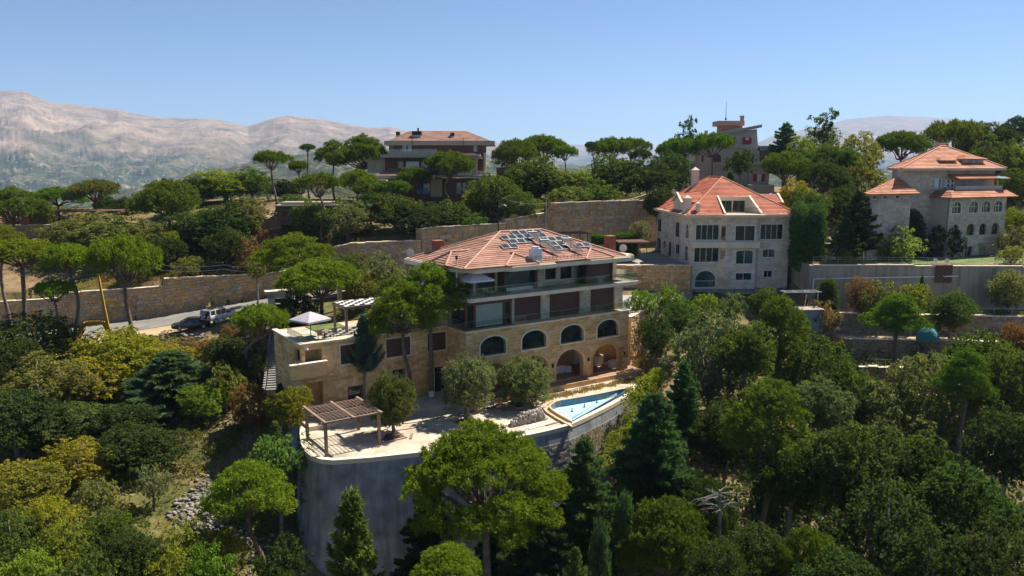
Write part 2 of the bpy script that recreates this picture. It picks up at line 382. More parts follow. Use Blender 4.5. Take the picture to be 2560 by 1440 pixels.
def rbf(P):
    n = len(P); d = np.hypot(P[:, None, 0] - P[None, :, 0], P[:, None, 1] - P[None, :, 1])
    A = np.zeros((n + 3, n + 3)); A[:n, :n] = d - np.eye(n) * .6; A[:n, n] = 1; A[:n, n + 1:] = P[:, :2]; A[n:, :n] = A[:n, n:].T
    w = np.linalg.solve(A, np.r_[P[:, 2], 0, 0, 0])
    def f(x, y):
        s = np.shape(x); x = np.ravel(x); y = np.ravel(y); out = np.empty(len(x))
        for i in range(0, len(x), 4000):
            xx = x[i:i + 4000]; yy = y[i:i + 4000]
            out[i:i + 4000] = np.hypot(xx[:, None] - P[:, 0], yy[:, None] - P[:, 1]) @ w[:n] + w[n] + w[n + 1] * xx + w[n + 2] * yy
        return out.reshape(s)
    return f
f_up, f_dn = rbf(UP), rbf(DN)
ROAD = [(-140, 84, -28.2), (-100, 92.5, -25), (-75, 98.3, -23.6), (-54, 104.2, -22.1), (-46, 106.7, -21.2), (-37.5, 110.2, -20.15), (-25, 113.7, -18.4),
        (-10, 117.2, -16.9), (5, 120.3, -15.8), (18, 124, -15)]
def resample(pts, step):
    out = []
    for a, b in zip(pts, pts[1:]):
        a = Vector(a); b = Vector(b); k = max(1, int((b - a).length / step))
        out += [a + (b - a) * i / k for i in range(k)]
    return out + [Vector(pts[-1])]
def smooth_path(pts, step, it=6):
    p = [Vector(q) for q in resample(pts, step)]
    for _ in range(it): p = [p[0]] + [(p[i - 1] + p[i] * 2 + p[i + 1]) / 4 for i in range(1, len(p) - 1)] + [p[-1]]
    return p
road_p = smooth_path(ROAD, 2.0); _rp = np.array([tuple(p) for p in road_p])
def ground(x, y):
    """terrain height at arrays or scalars x, y"""
    x = np.asarray(x, float); y = np.asarray(y, float)
    up = f_up(x, y); dn = f_dn(x, y)
    sel = y > np.interp(x, _wx, _wy) + .9
    z = np.where(sel, up, dn)
    sh = z.shape; xf = x.ravel(); yf = y.ravel(); zf = z.ravel().copy(); sf = sel.ravel()
    near = np.where((~sf) & (xf < 22) & (xf > -142) & (yf > 78) & (yf < 130))[0]
    if len(near):
        d2 = (xf[near, None] - _rp[:, 0]) ** 2 + (yf[near, None] - _rp[:, 1]) ** 2
        k = d2.argmin(1); dd = np.sqrt(d2[np.arange(len(near)), k]); t = np.clip((9.5 - dd) / 3.0, 0, 1)
        zf[near] = zf[near] * (1 - t) + (_rp[k, 2] - .14) * t
    return zf.reshape(sh)
def gz(x, y): return float(ground(np.array([x]), np.array([y]))[0])
gx = np.arange(-135, 135.1, 1.0); gy = np.concatenate([np.arange(-45, 30, 5.0), np.arange(30, 150, 1.0), np.arange(150, 335, 3.0)])
X, Y = np.meshgrid(gx, gy); Zt = ground(X, Y)
bumps = np.array([[mnoise.noise((a * .16, b_ * .16, 0)) * .35 + mnoise.noise((a * .5, b_ * .5, 4)) * .14 for a in gx] for b_ in gy])
flat_d = np.full(X.shape, 99.0)
for p in _rp[::2]: flat_d = np.minimum(flat_d, np.hypot(X - p[0], Y - p[1]))
Zt += bumps * np.clip((flat_d - 6) / 4, 0, 1)
def grid_mesh(name, X, Y, Z, m, smooth=True):
    ny, nx = X.shape; me = bpy.data.meshes.new(name)
    v = np.stack([X, Y, Z], -1).reshape(-1, 3)
    i = np.arange(ny * nx).reshape(ny, nx); q = np.stack([i[:-1, :-1], i[:-1, 1:], i[1:, 1:], i[1:, :-1]], -1).reshape(-1, 4)
    fast_mesh(me, v, q); me.materials.append(m)
    me.polygons.foreach_set('use_smooth', np.full(len(q), smooth)); return me
def fast_mesh(me, v, q):
    k = q.shape[1]; me.vertices.add(len(v)); me.vertices.foreach_set('co', np.ascontiguousarray(v, np.float32).ravel())
    me.loops.add(q.size); me.loops.foreach_set('vertex_index', q.ravel().astype(np.int32))
    me.polygons.add(len(q)); me.polygons.foreach_set('loop_start', (np.arange(len(q)) * k).astype(np.int32))
    me.update(calc_edges=True); me.validate(verbose=False) if False else None
terrain = tag(link('terrain', grid_mesh('terrain', X, Y, Zt, M_TERR)), kind='structure')

# ---------------------------------------------------------------- far hills and mountains: real relief kilometres away
def crest(pts, rng):
    """silhouette read as (photo column, photo row) -> azimuth tangent, height at distance rng"""
    a = np.array([(p[0] - 1280) / (_F * _c) for p in pts]); z = np.array([(412 - p[1]) / (_F * _c) for p in pts]) * rng
    return a, z
def fbm(u, v, oct_=6, seed=0.0, ridged=False):
    s = 0; amp = 1; fr = 1; tot = 0
    for o in range(oct_):
        q = mnoise.noise((u * fr + seed, v * fr - seed * 1.7, seed * .37 + o * 9.1))
        s += (1 - 2 * abs(q) if ridged else q) * amp; tot += amp; amp *= .5; fr *= 2.05
    return s / tot
def range_mesh(name, sil, r_c, r_n, z_n, mtl, na=300, nr=54, amp=.25, freq=.0012, a0=-1.15, a1=1.15, back=.25):
    """a mountain range: crest at distance r_c, falling towards the valley (z_n) at r_n and away behind"""
    sa, sz = crest(sil, r_c); av = np.linspace(a0, a1, na); V = np.zeros((nr, na, 3))
    for i, a in enumerate(av):
        zc = np.interp(a, sa, sz)
        for j in range(nr):
            t = j / (nr - 1)
            tt = t / (1 - back) if t <= 1 - back else 1 + (t - 1 + back) / back
            y = r_n + (r_c - r_n) * tt if tt <= 1 else r_c * (1 + (tt - 1) * .22)
            x = a * y
            if tt <= 1:
                e = tt ** 1.55; z = z_n + (zc - z_n) * e
                w = math.sin(math.pi * min(1, tt)) ** .8
                z += (zc - z_n) * amp * w * (fbm(x * freq, y * freq, 7, 3.3, True) * .8 - .3 + .45 * fbm(x * freq * 3.2, y * freq * .9, 5, 8.1, True) + .16 * fbm(x * freq * 9, y * freq * 1.6, 4, 5.5, True))
            else: z = zc - (tt - 1) * 260
            V[j, i] = (x, y, z)
    return tag(link(name, grid_mesh(name, V[..., 0], V[..., 1], V[..., 2], mtl)), kind='structure')
SIL1 = [(-1000, 300), (-300, 262), (-100, 245), (0, 239), (60, 236), (105, 236), (140, 252), (170, 264), (215, 268), (262, 272), (300, 279), (330, 278), (352, 287), (400, 296),
        (440, 299), (520, 301), (570, 304), (612, 313), (640, 320), (672, 310), (705, 300), (742, 293), (775, 298), (830, 305), (880, 314), (925, 322), (960, 324), (985, 321),
        (1020, 330), (1150, 352), (1240, 372), (1340, 392), (1430, 410), (1700, 430), (3600, 430)]
SIL1B = [(-1000, 420), (600, 400), (900, 372), (1050, 362), (1240, 357), (1340, 364), (1430, 362), (1500, 366), (1600, 371), (1700, 376), (1840, 378), (1890, 352), (1920, 338), (1980, 327), (2040, 316), (2090, 302),
        (2150, 296), (2190, 293), (2260, 296), (2340, 300), (2400, 307), (2450, 308), (2520, 303), (2560, 300), (2800, 305), (3600, 330)]
range_mesh('mountain', SIL1, 6200, 1700, -330, M_MTN, 820, 120, .20, .0011, -.85, .3)
range_mesh('mountain', SIL1B, 12500, 4200, -340, M_MTN, 320, 50, .18, .0007, -.3, 1.0)
SIL2 = [(-1000, 520), (0, 520), (230, 505), (330, 470), (450, 446), (520, 428), (640, 404), (740, 388), (830, 377), (920, 372), (1000, 378), (1150, 392), (1400, 412), (1700, 420), (2000, 420), (2560, 420), (3600, 420)]
range_mesh('hills', SIL2, 2300, 700, -260, M_WOOD, 260, 40, .22, .003)
SIL3 = [(-1000, 560), (0, 545), (230, 512), (300, 494), (360, 478), (430, 462), (500, 447), (560, 440), (640, 432), (760, 436), (900, 440), (1200, 446), (1700, 452), (2560, 450), (3600, 460)]
range_mesh('wooded_hill', SIL3, 780, 330, -120, M_WOOD, 200, 30, .12, .01)
gv = MB()
for i in range(48):
    a, b_ = 2 * math.pi * i / 48, 2 * math.pi * (i + 1) / 48
    for r0, r1, z0, z1 in ((120, 1700, -70, -345), (1700, 16000, -345, -400)):
        gv.poly([(r0 * math.cos(a), r0 * math.sin(a) - 40, z0), (r1 * math.cos(a), r1 * math.sin(a) - 40, z1), (r1 * math.cos(b_), r1 * math.sin(b_) - 40, z1), (r0 * math.cos(b_), r0 * math.sin(b_) - 40, z0)])
tag(gv.build('valley_ground', M_WOOD), kind='structure')

# ---------------------------------------------------------------- road
def ribbon(name, path, w0, w1, mtl, dz, kind='structure', sub=3):
    mb = MB()
    sec = []
    for i, p in enumerate(path):
        d = path[min(i + 1, len(path) - 1)] - path[max(i - 1, 0)]; d = Vector((d.x, d.y, 0)).normalized(); nn = Vector((-d.y, d.x, 0))
        sec.append([p + nn * (w0 + (w1 - w0) * k / sub) + Vector((0, 0, dz)) for k in range(sub + 1)])
    for a, b in zip(sec, sec[1:]):
        for k in range(sub): mb.poly([a[k + 1], a[k], b[k], b[k + 1]])
    return tag(mb.build(name, mtl, smooth=True), kind=kind)
ribbon('road', road_p, -3.9, 4.6, M_ASPH, .03)
ribbon('road_shoulder', [p for p in road_p if -62 < p.x < -28], -9.3, -3.95, M_DIRT, .0)
# ---------------------------------------------------------------- building materials
SAND = [(0, (.50, .295, .115)), (.25, (.66, .42, .19)), (.5, (.73, .48, .235)), (.75, (.58, .355, .145)), (1, (.79, .56, .31))]
M_ASH = piece_mat('honey_sandstone', SAND, gscale=3, grain=.22)
M_ASHB = mat('sandstone_wall', (.62, .39, .175), .9, .15, 1.5, bmp=.2)
PALE = [(0, (.58, .475, .345)), (.5, (.68, .565, .42)), (1, (.74, .635, .495))]
M_PALE = piece_mat('pale_limestone', PALE, gscale=3, grain=.12, bmp=.2)
M_PALEB = mat('limestone_wall', (.66, .55, .41), .85, .10, 1.0, bmp=.15)
M_RUBBLE = piece_mat('rubble_stone', [(0, (.34, .225, .125)), (.2, (.58, .39, .18)), (.4, (.45, .34, .24)), (.55, (.62, .375, .12)), (.7, (.53, .40, .26)), (.85, (.33, .30, .28)), (1, (.66, .50, .31))], gscale=4, grain=.3)
M_MORTAR = mat('dusty_mortar', (.42, .30, .175), .95, .25, 2)
M_WOODB = mat('brown_shutter', (.105, .042, .026), .55, .12, 1.2)
M_WOODP = mat('weathered_timber', (.25, .165, .115), .8, .25, 2.5, bmp=.3)
M_TILE = piece_mat('terracotta_tiles', [(0, (.30, .145, .10)), (.5, (.36, .185, .13)), (1, (.43, .24, .175))], gscale=1.2, grain=.16, bmp=.2, rough=.8)
M_TILER = piece_mat('red_tiles', [(0, (.38, .095, .045)), (.5, (.44, .125, .062)), (1, (.50, .17, .09))], gscale=1.2, grain=.14, bmp=.2, rough=.75)
M_TILEP = piece_mat('faded_pink_tiles', [(0, (.33, .18, .135)), (1, (.40, .24, .185))], gscale=1.2, grain=.1, bmp=.2)
M_RIDGE = mat('mortared_ridge_tile', (.47, .285, .20), .85, .2, 3)
M_GLASS = glass_mat('dark_window_glass', (.012, .022, .024))
M_GLASST = glass_mat('teal_tinted_glass', (.02, .06, .065))
M_GLASSB = glass_mat('sky_painted_glass', (.06, .19, .31), rough=.06, spec=.9)  # blue sky reflection is put into the base colour
M_BLIND = mat('pale_green_blind', (.30, .36, .32), .35, .12, .8)
M_RAIL = clear_mat('railing_glass')
M_STEEL = mat('brushed_steel', (.55, .56, .57), .35, .08, 3, metal=.9)
M_WHITE = mat('white_paint', (.72, .71, .69), .5, .06, 2)
M_WFRAME = mat('white_window_frame', (.70, .70, .68), .45, .05, 2)
M_BLACK = mat('black_paint', (.012, .012, .013), .5, .1, 3)
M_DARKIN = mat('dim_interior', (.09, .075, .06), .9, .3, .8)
M_CREAM = mat('cream_render', (.46, .385, .29), .9, .10, .8, streak=.25)
M_CANVAS = mat('pale_pink_canvas', (.66, .58, .575), .85, .06, 1.5)
M_REDPAINT = mat('red_paint', (.36, .018, .022), .5, .12, 2)
M_REDFLOOR = mat('terracotta_floor', (.30, .165, .10), .8, .15, 1.5, bmp=.1)
M_SOLAR = glass_mat('photovoltaic_cells', (.009, .012, .024), rough=.6, spec=.06)
M_ALU = mat('aluminium_frame', (.48, .49, .50), .55, .05, 4, metal=.2)
def pool_mats():
    m, n, l, b = nt('blue_pool_tiles'); co = texco(n, l)
    br = n.new('ShaderNodeTexBrick'); br.offset = 0; br.inputs['Scale'].default_value = 3.2; br.inputs['Brick Width'].default_value = .5; br.inputs['Row Height'].default_value = .5
    br.inputs['Mortar Size'].default_value = .03; br.inputs['Color1'].default_value = (.02, .27, .52, 1); br.inputs['Color2'].default_value = (.03, .36, .60, 1); br.inputs['Mortar'].default_value = (.25, .38, .42, 1)
    l.new(co, br.inputs[0]); l.new(br.outputs[0], b.inputs['Base Color']); b.inputs['Roughness'].default_value = .25; return m
M_POOLT = pool_mats()
M_POOLF = mat('pale_blue_pool_floor', (.36, .63, .80), .5, .07, .6)

class Build:
    """parts of one thing; heights are given above sea-like datum (camera = 0) and moved to the thing's own base"""
    def __init__(s, root): s.root = root; s.z = root.location.z
    def part(s, mb, name, mats, parent=None, smooth=False, kind=None):
        mb.v = [(p[0], p[1], p[2] - s.z) for p in mb.v]
        o = mb.build(name, mats, parent or s.root, smooth)
        if kind: o['kind'] = kind
        return o
_unit = {}
def unit_block(mtl):
    if mtl.name not in _unit:
        mb = MB(); e = .04
        mb.hexa([(0, 0, 0), (1, 0, 0), (1, 1, 0), (0, 1, 0), (0, 0, 1), (1, 0, 1), (1, 1, 1), (0, 1, 1)])
        _unit[mtl.name] = mb.mesh('stone_block', mtl)
    return _unit[mtl.name]
def hole_span(hole, za, zb):
    """widest s-range a hole takes between heights za and zb (None when it does not reach in)"""
    zz = [p[1] for p in hole]
    if zb <= min(zz) + .02 or za >= max(zz) - .02: return None
    lo = hi = None
    for zq in np.linspace(max(za, min(zz)) + .001, min(zb, max(zz)) - .001, 4):
        xs = []
        for i in range(len(hole)):
            (x0, z0), (x1, z1) = hole[i], hole[(i + 1) % len(hole)]
            if (z0 - zq) * (z1 - zq) <= 0 and abs(z1 - z0) > 1e-9: xs.append(x0 + (x1 - x0) * (zq - z0) / (z1 - z0))
        if len(xs) >= 2:
            lo = min(xs) if lo is None else min(lo, min(xs)); hi = max(xs) if hi is None else max(hi, max(xs))
    return None if lo is None else (lo, hi)
def ashlar(bd, p0, p1, z0, z1, holes, mtl, hc=.36, lmin=.55, lmax=1.05, singles=0, name='stone_block', parent=None, proud=.035, gap=.012):
    """face a wall with coursed blocks of their own; the largest ones stand alone, the rest are joined"""
    p0 = Vector((p0[0], p0[1])); p1 = Vector((p1[0], p1[1])); L = (p1 - p0).length; d = (p1 - p0) / L; nn = Vector((d.y, -d.x))
    blocks = []; nc = max(1, round((z1 - z0) / hc)); h = (z1 - z0) / nc
    for c in range(nc):
        za = z0 + c * h; zb = za + h; cuts = sorted([q for q in (hole_span(hh, za, zb) for hh in holes) if q])
        free = []; x = 0
        for a, b in cuts:
            if a > x: free.append((x, a))
            x = max(x, b)
        if x < L: free.append((x, L))
        for a, b in free:
            x = a; first = True
            while x < b - .02:
                w = random.uniform(lmin, lmax) * (.5 if first and c % 2 else 1); first = False
                e = x + w
                if b - e < .3: e = b
                blocks.append((x, e, za, zb, proud * random.uniform(.5, 1.1))); x = e
    order = sorted(range(len(blocks)), key=lambda i: -(blocks[i][1] - blocks[i][0]))
    solo = set(order[:singles]); mb = MB(); ang = math.atan2(d.y, d.x)
    for i, (a, b, za, zb, pr) in enumerate(blocks):
        if i in solo:
            q = p0 + d * (a + gap / 2) + nn * pr
            o = link(name, unit_block(mtl), parent or bd.root); o.location = (q.x, q.y, za + gap / 2 - bd.z); o.rotation_euler = (0, 0, ang)
            o.scale = (b - a - gap, pr + .02, zb - za - gap)
        else:
            q0 = p0 + d * (a + gap / 2); q1 = p0 + d * (b - gap / 2); f = nn * pr; bk = nn * -.02; A_, B_ = za + gap / 2, zb - gap / 2
            mb.hexa([(*(q0 + f), A_), (*(q1 + f), A_), (*(q1 + bk), A_), (*(q0 + bk), A_), (*(q0 + f), B_), (*(q1 + f), B_), (*(q1 + bk), B_), (*(q0 + bk), B_)], 0, random.random() * .98 + .01)
    if mb.v: bd.part(mb, 'stone_facing', mtl, parent, kind='stuff')

# ---------------------------------------------------------------- the arcaded villa
UA = math.atan2(.558, .83)
VO = Vector((-4.72, 78.3, -24.6))
def uvw(u, v, z): return Vector((VO.x + u * .83 - v * .558, VO.y + u * .558 + v * .83, z))
villa = empty('arcaded_villa', VO, UA, 'honey stone villa with arcade, glass-railed terraces and terracotta hip roof above drained pool', 'villa')
vb = Build(villa); L0 = 22.35; F0, F1, F2, F3 = -24.1, -20.45, -17.05, -13.45
arches = [arch(a, b, F0 + .02, -22.3, t, 'pointed', 16) for a, b, t in ((1.45, 5.0, -20.75), (6.6, 10.55, -20.6), (11.65, 15.5, -20.6), (16.95, 21.1, -20.65))]
wins = [arch(a, b, -19.8, -18.75, -17.78, 'round', 14) for a, b in ((1.7, 4.9), (6.95, 10.2), (12.2, 15.5), (17.5, 20.8))]
mb = MB(); panel(mb, (0, 0), (L0, 0), F0, F2, arches + wins, .6, back=True)
side_hole = arch(.9, 4.6, F0 + .02, -22.3, -20.75, 'pointed', 16)
panel(mb, (L0, 0), (L0, 12), F0, F2, [side_hole], .6, back=True)
panel(mb, (0, 12), (0, 0), F0, F2, [], .5, back=True); panel(mb, (L0, 12), (0, 12), F0, F2, [], .5)
vb.part(mb, 'lower_wall', M_ASHB)
ashlar(vb, (0, 0), (L0, 0), F0, F2, arches + wins, M_ASH, .36, .5, 1.0, 190)
ashlar(vb, (L0, 0), (L0, 12), F0, F2, [side_hole], M_ASH, .36)
ashlar(vb, (0, 4.4), (0, 0), F0, F2, [], M_ASH, .36, singles=30)
for a in arches:
    mb = MB(); offset_ring(mb, (0, 0), (L0, 0), a[2:] if False else a, .26, .06); vb.part(mb, 'arch_ring', M_ASH)
for w in wins:
    mb = MB(); offset_ring(mb, (0, 0), (L0, 0), w, .15, .08); fr = vb.part(mb, 'arched_window_frame', M_COPING)
    mb = MB(); fill(mb, (0, 0), (L0, 0), w, .38); vb.part(mb, 'pane', M_GLASS, fr)
    mb = MB(); c = (w[0][0] + w[1][0]) / 2; mb.box(c - .035, c + .035, .33, .38, -19.8, -17.85)
    for zz in (-19.78,): mb.box(w[0][0], w[1][0], .33, .38, zz, zz + .07)
    vb.part(mb, 'mullion', M_GLASST if c < 15 else M_GLASS, fr)
mb = MB(); mb.box(-.35, 23.6, -1.3, 9, -24.75, F0); vb.part(mb, 'arcade_floor', M_REDFLOOR)
mb = MB(); mb.box(-.36, 23.62, -1.42, -1.3, -24.9, F0 + .02); vb.part(mb, 'plinth_edge', M_ASHB)
mb = MB(); mb.box(.62, L0 - .62, .62, 11.5, F1, F1 + .35); mb.box(.62, L0 - .62, 5.2, 5.5, F0, F1)
for k in range(3): mb.box(5.4 + k * 5.3, 6.0 + k * 5.3, .62, 5.2, -21.5, F1)
vb.part(mb, 'arcade_ceiling', M_ASHB)
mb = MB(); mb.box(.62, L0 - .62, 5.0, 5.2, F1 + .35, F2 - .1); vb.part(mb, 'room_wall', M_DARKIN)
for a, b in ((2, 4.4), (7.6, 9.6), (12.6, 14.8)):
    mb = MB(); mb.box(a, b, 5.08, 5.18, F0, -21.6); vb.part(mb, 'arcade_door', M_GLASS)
mb = MB(); mb.box(18.2, 19.0, 5.06, 5.18, F0, -21.9); vb.part(mb, 'white_door', M_WHITE)
for u in (6.1, 11.1, 16.2, 21.7):
    mb = MB(); mb.box(u - .07, u + .07, -.22, -.03, -22.3, -21.95); mb.box(u - .1, u + .1, -.25, -.02, -21.95, -21.9); vb.part(mb, 'wall_lamp', M_BLACK)
# terrace over the arcade and the shuttered storey
mb = MB(); mb.box(-.18, L0 + .2, -.16, 12.1, F2, F2 + .14); vb.part(mb, 'coping', M_COPING)
mb = MB()
for a, b in ((6.05, 6.73), (10.31, 11.46), (15.87, 17.35), (21.03, 22.3)): mb.box(a, b, 1.1, 1.7, F2 + .14, -13.85)
mb.box(6.05, 22.3, 1.45, 1.7, -14.25, -13.85)
vb.part(mb, 'shutter_pier', M_PALEB)
for a, b in ((6.05, 6.73), (10.31, 11.46), (15.87, 17.35), (21.03, 22.3)): ashlar(vb, (a, 1.1), (b, 1.1), F2 + .15, -13.86, [], M_PALE, .37, .5, .9, 3)
def shutter(bd, u0, u1, v, z0, z1, slat=.14, parent=None, mtl=None):
    mb = MB(); k = int((z1 - z0) / slat); h = (z1 - z0) / k
    mb.box(u0, u1, v + .04, v + .09, z0, z1)
    for i in range(k):
        za = z0 + i * h
        mb.hexa([(u0, v, za + .012), (u1, v, za + .012), (u1, v + .05, za + .012), (u0, v + .05, za + .012), (u0, v + .022, za + h - .012), (u1, v + .022, za + h - .012), (u1, v + .05, za + h - .012), (u0, v + .05, za + h - .012)])
    mb.box(u0, u0 + .07, v - .02, v + .06, z0, z1); mb.box(u1 - .07, u1, v - .02, v + .06, z0, z1)
    return bd.part(mb, 'roller_shutter', mtl or M_WOODB, parent)
for a, b in ((6.75, 10.3), (11.48, 15.85), (17.37, 21.0)): shutter(vb, a, b, 1.35, F2 + .15, -13.87)
panelm = MB(); panel(panelm, (22.3, 1.1), (22.3, 12), F2 + .14, -13.85, [], .3); panel(panelm, (22.3, 12), (.3, 12), F2 + .14, -13.85, [], .3); panel(panelm, (.3, 12), (.3, 3.2), F2 + .14, -13.85, [], .3)
vb.part(panelm, 'shuttered_storey_wall', M_PALEB)
# timber-framed glass corner room
mb = MB()
for u in (.25, 1.25, 4.95, 5.75): mb.box(u, u + .28, .55, .8, F2 + .14, -13.85)
mb.box(.25, 6.05, .5, .85, -14.4, -13.86); mb.box(.25, 6.05, .55, .8, F2 + .14, F2 + .34)
mb.box(.25, .5, .8, 3.4, -14.4, -13.86)
for v in (2.0, 3.2): mb.box(.25, .5, v, v + .25, F2 + .14, -14.4)
cr = vb.part(mb, 'timber_room_frame', M_WOODB)
mb = MB(); mb.box(1.55, 4.95, .66, .70, F2 + .36, -14.42); vb.part(mb, 'blind_pane', M_BLIND, cr)
for a, b in ((.55, 1.24), (5.24, 5.74)):
    mb = MB(); mb.box(a, b, .66, .69, F2 + .36, -14.42); vb.part(mb, 'pane', M_GLASS, cr)
mb = MB(); mb.box(.35, .38, .82, 3.2, F2 + .16, -14.42); vb.part(mb, 'pane', M_GLASS, cr)
mb = MB(); mb.box(1.6, 4.9, .62, .66, F2 + .36, F2 + .44); vb.part(mb, 'pale_sill', M_WHITE, cr)
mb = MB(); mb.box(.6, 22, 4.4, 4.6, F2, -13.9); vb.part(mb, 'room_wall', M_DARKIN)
# upper terrace slab and storey
mb = MB(); mb.prism([(-.85, 12.2), (-.85, 1.6), (.2, -.75), (L0 + .75, -.75), (L0 + .75, 12.2)], -13.85, F3); vb.part(mb, 'terrace_slab', M_COPING)
mb = MB(); mb.box(.2, 22.4, -.1, 2.2, F3 + .002, F3 + .03); vb.part(mb, 'terrace_paving', M_PAVE)
U3 = [(.6, 2.6), (5.2, 2.2)]
h3 = [rect(11.6, 13.2, -12.75, -11.45), rect(13.75, 15.45, -12.85, -11.45), rect(1.4, 2.0, F3 + .05, -11.2), rect(2.9, 4.6, F3 + .05, -11.1)]
mb = MB(); panel(mb, (0, 2.2), (22.2, 2.2), F3, -10.8, h3, .3)
panel(mb, (22.2, 2.2), (22.2, 11), F3, -10.8, [], .3); panel(mb, (0, 11), (0, 2.2), F3, -10.8, [rect(2, 4.4, F3 + .1, -11.3), rect(5.4, 7.6, F3 + .1, -11.3)], .3); panel(mb, (22.2, 11), (0, 11), F3, -10.8, [], .3)
vb.part(mb, 'upper_wall', M_PALEB)
ashlar(vb, (0, 2.2), (22.2, 2.2), F3, -10.8, h3 + [rect(5.2, 9.8, F3, -10.8), rect(15.6, 20.4, F3, -10.8)], M_PALE, .38, .6, 1.1, 20)
for h in h3[:2]:
    mb = MB(); offset_ring(mb, (0, 2.2), (22.2, 2.2), h, .13, .06); fr = vb.part(mb, 'window_frame', M_COPING)
    mb = MB(); fill(mb, (0, 2.2), (22.2, 2.2), h, .2); vb.part(mb, 'pane', M_GLASS, fr)
    a, b = h[0][0], h[1][0]; mb = MB(); mb.box((a + b) / 2 - .03, (a + b) / 2 + .03, 2.34, 2.4, h[0][1], h[2][1]); vb.part(mb, 'mullion', M_BLACK, fr)
for h in h3[2:]:
    mb = MB(); offset_ring(mb, (0, 2.2), (22.2, 2.2), h, .3 if h is h3[3] else .15, .07); fr = vb.part(mb, 'door_surround', M_WOODB)
    mb = MB(); fill(mb, (0, 2.2), (22.2, 2.2), h, .2); vb.part(mb, 'pane', M_GLASS if h is h3[2] else M_GLASST, fr)
for s0, s1 in ((2, 4.4), (5.4, 7.6)):
    mb = MB(); fill(mb, (0, 11), (0, 2.2), rect(s0, s1, F3 + .1, -11.3), .2); vb.part(mb, 'side_window', M_GLASS)
def portal(bd, u0, u1, v0, v1, z0, z1, t=.32, shut=False):
    mb = MB(); mb.box(u0, u0 + t, v0, v1, z0, z1); mb.box(u1 - t, u1, v0, v1, z0, z1); mb.box(u0 + t, u1 - t, v0, v1, z1 - .38, z1)
    o = bd.part(mb, 'timber_portal', M_WOODB)
    if shut: shutter(bd, u0 + t, u1 - t, v0 + .2, z0 + .02, z1 - .38, parent=o)
    else:
        mb = MB(); mb.box(u0 + t, u1 - t, v0 + .5, v0 + .54, z0 + .35, z1 - .38); bd.part(mb, 'pane', M_GLASST, o)
        mb = MB(); mb.box(u0 + t, u1 - t, v0 + .4, v0 + .6, z0 + .02, z0 + .34); bd.part(mb, 'pale_sill', M_WHITE, o)
    return o
portal(vb, 5.3, 9.75, 1.0, 2.2, F3, -10.85); portal(vb, 16.4, 20.35, .7, 2.2, F3, -10.85, .2, True)
mb = MB(); mb.box(15.7, 16.4, 1.4, 1.44, F3 + .02, -11.0); vb.part(mb, 'glass_door', M_GLASS)
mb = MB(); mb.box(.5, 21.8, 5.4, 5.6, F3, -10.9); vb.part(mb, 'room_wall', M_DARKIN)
# eaves with stepped outline, roof, ridge tiles
EV = [(-1.0, 12.0), (-1.0, 3.2), (.3, 1.0), (.9, -.5), (4.4, -.5), (5.0, -1.15), (10.6, -1.15), (10.9, -.75), (15.2, -.75), (15.6, -1.15), (21.6, -1.15), (21.6, .2), (23.2, .2), (23.2, 2.4), (21.8, 2.6), (21.8, 12.0)]
mb = MB(); mb.prism(EV, -10.95, -10.5)
ring2 = [(u + (.12 if u < 10 else -.12) * 0, v) for u, v in EV]
mb.prism([(11 + (u - 11) * .985, 5.4 + (v - 5.4) * .975) for u, v in EV], -10.5, -10.38)
vb.part(mb, 'eaves', M_COPING)
E0 = -10.36; ex0, ex1, ey0, ey1 = -.6, 21.0, -.75, 11.4; rz, ra, rb, rv = -7.42, 7.6, 13.3, 5.25
roofm = MB()
for face in ([(ex0, ey0, E0), (ex1, ey0, E0), (rb, rv, rz), (ra, rv, rz)], [(ex1, ey0, E0), (ex1, ey1, E0), (rb, rv, rz)], [(ex1, ey1, E0), (ex0, ey1, E0), (ra, rv, rz), (rb, rv, rz)][0:4], [(ex0, ey1, E0), (ex0, ey0, E0), (ra, rv, rz)]):
    tiled(roofm, face)
def gablet(mbm, u0, u1, v0, z0, z1, along='v', deep=3.2, rr=None):
    """little hip roof that runs into the main slope"""
    c = (u0 + u1) / 2
    if along == 'v':
        fr_, ap = v0, v0 + (u1 - u0) * .42
        for f in ([(u0, fr_, z0), (u1, fr_, z0), (c, ap, z1)], [(u1, fr_, z0), (u1, v0 + deep, z0), (c, v0 + deep, z1), (c, ap, z1)], [(u0, v0 + deep, z0), (u0, fr_, z0), (c, ap, z1), (c, v0 + deep, z1)]): tiled(mbm, f)
        return [((u0, fr_, z0), (c, ap, z1)), ((u1, fr_, z0), (c, ap, z1)), ((c, ap, z1), (c, v0 + deep, z1))]
caps = [((ra, rv, rz), (rb, rv, rz)), ((ex0, ey0, E0), (ra, rv, rz)), ((ex1, ey0, E0), (rb, rv, rz)), ((ex1, ey1, E0), (rb, rv, rz)), ((ex0, ey1, E0), (ra, rv, rz))]
caps += gablet(roofm, 4.3, 8.6, -1.0, E0, -9.35, deep=2.6); caps += gablet(roofm, 14.9, 19.0, -1.0, E0, -9.45, deep=2.4)
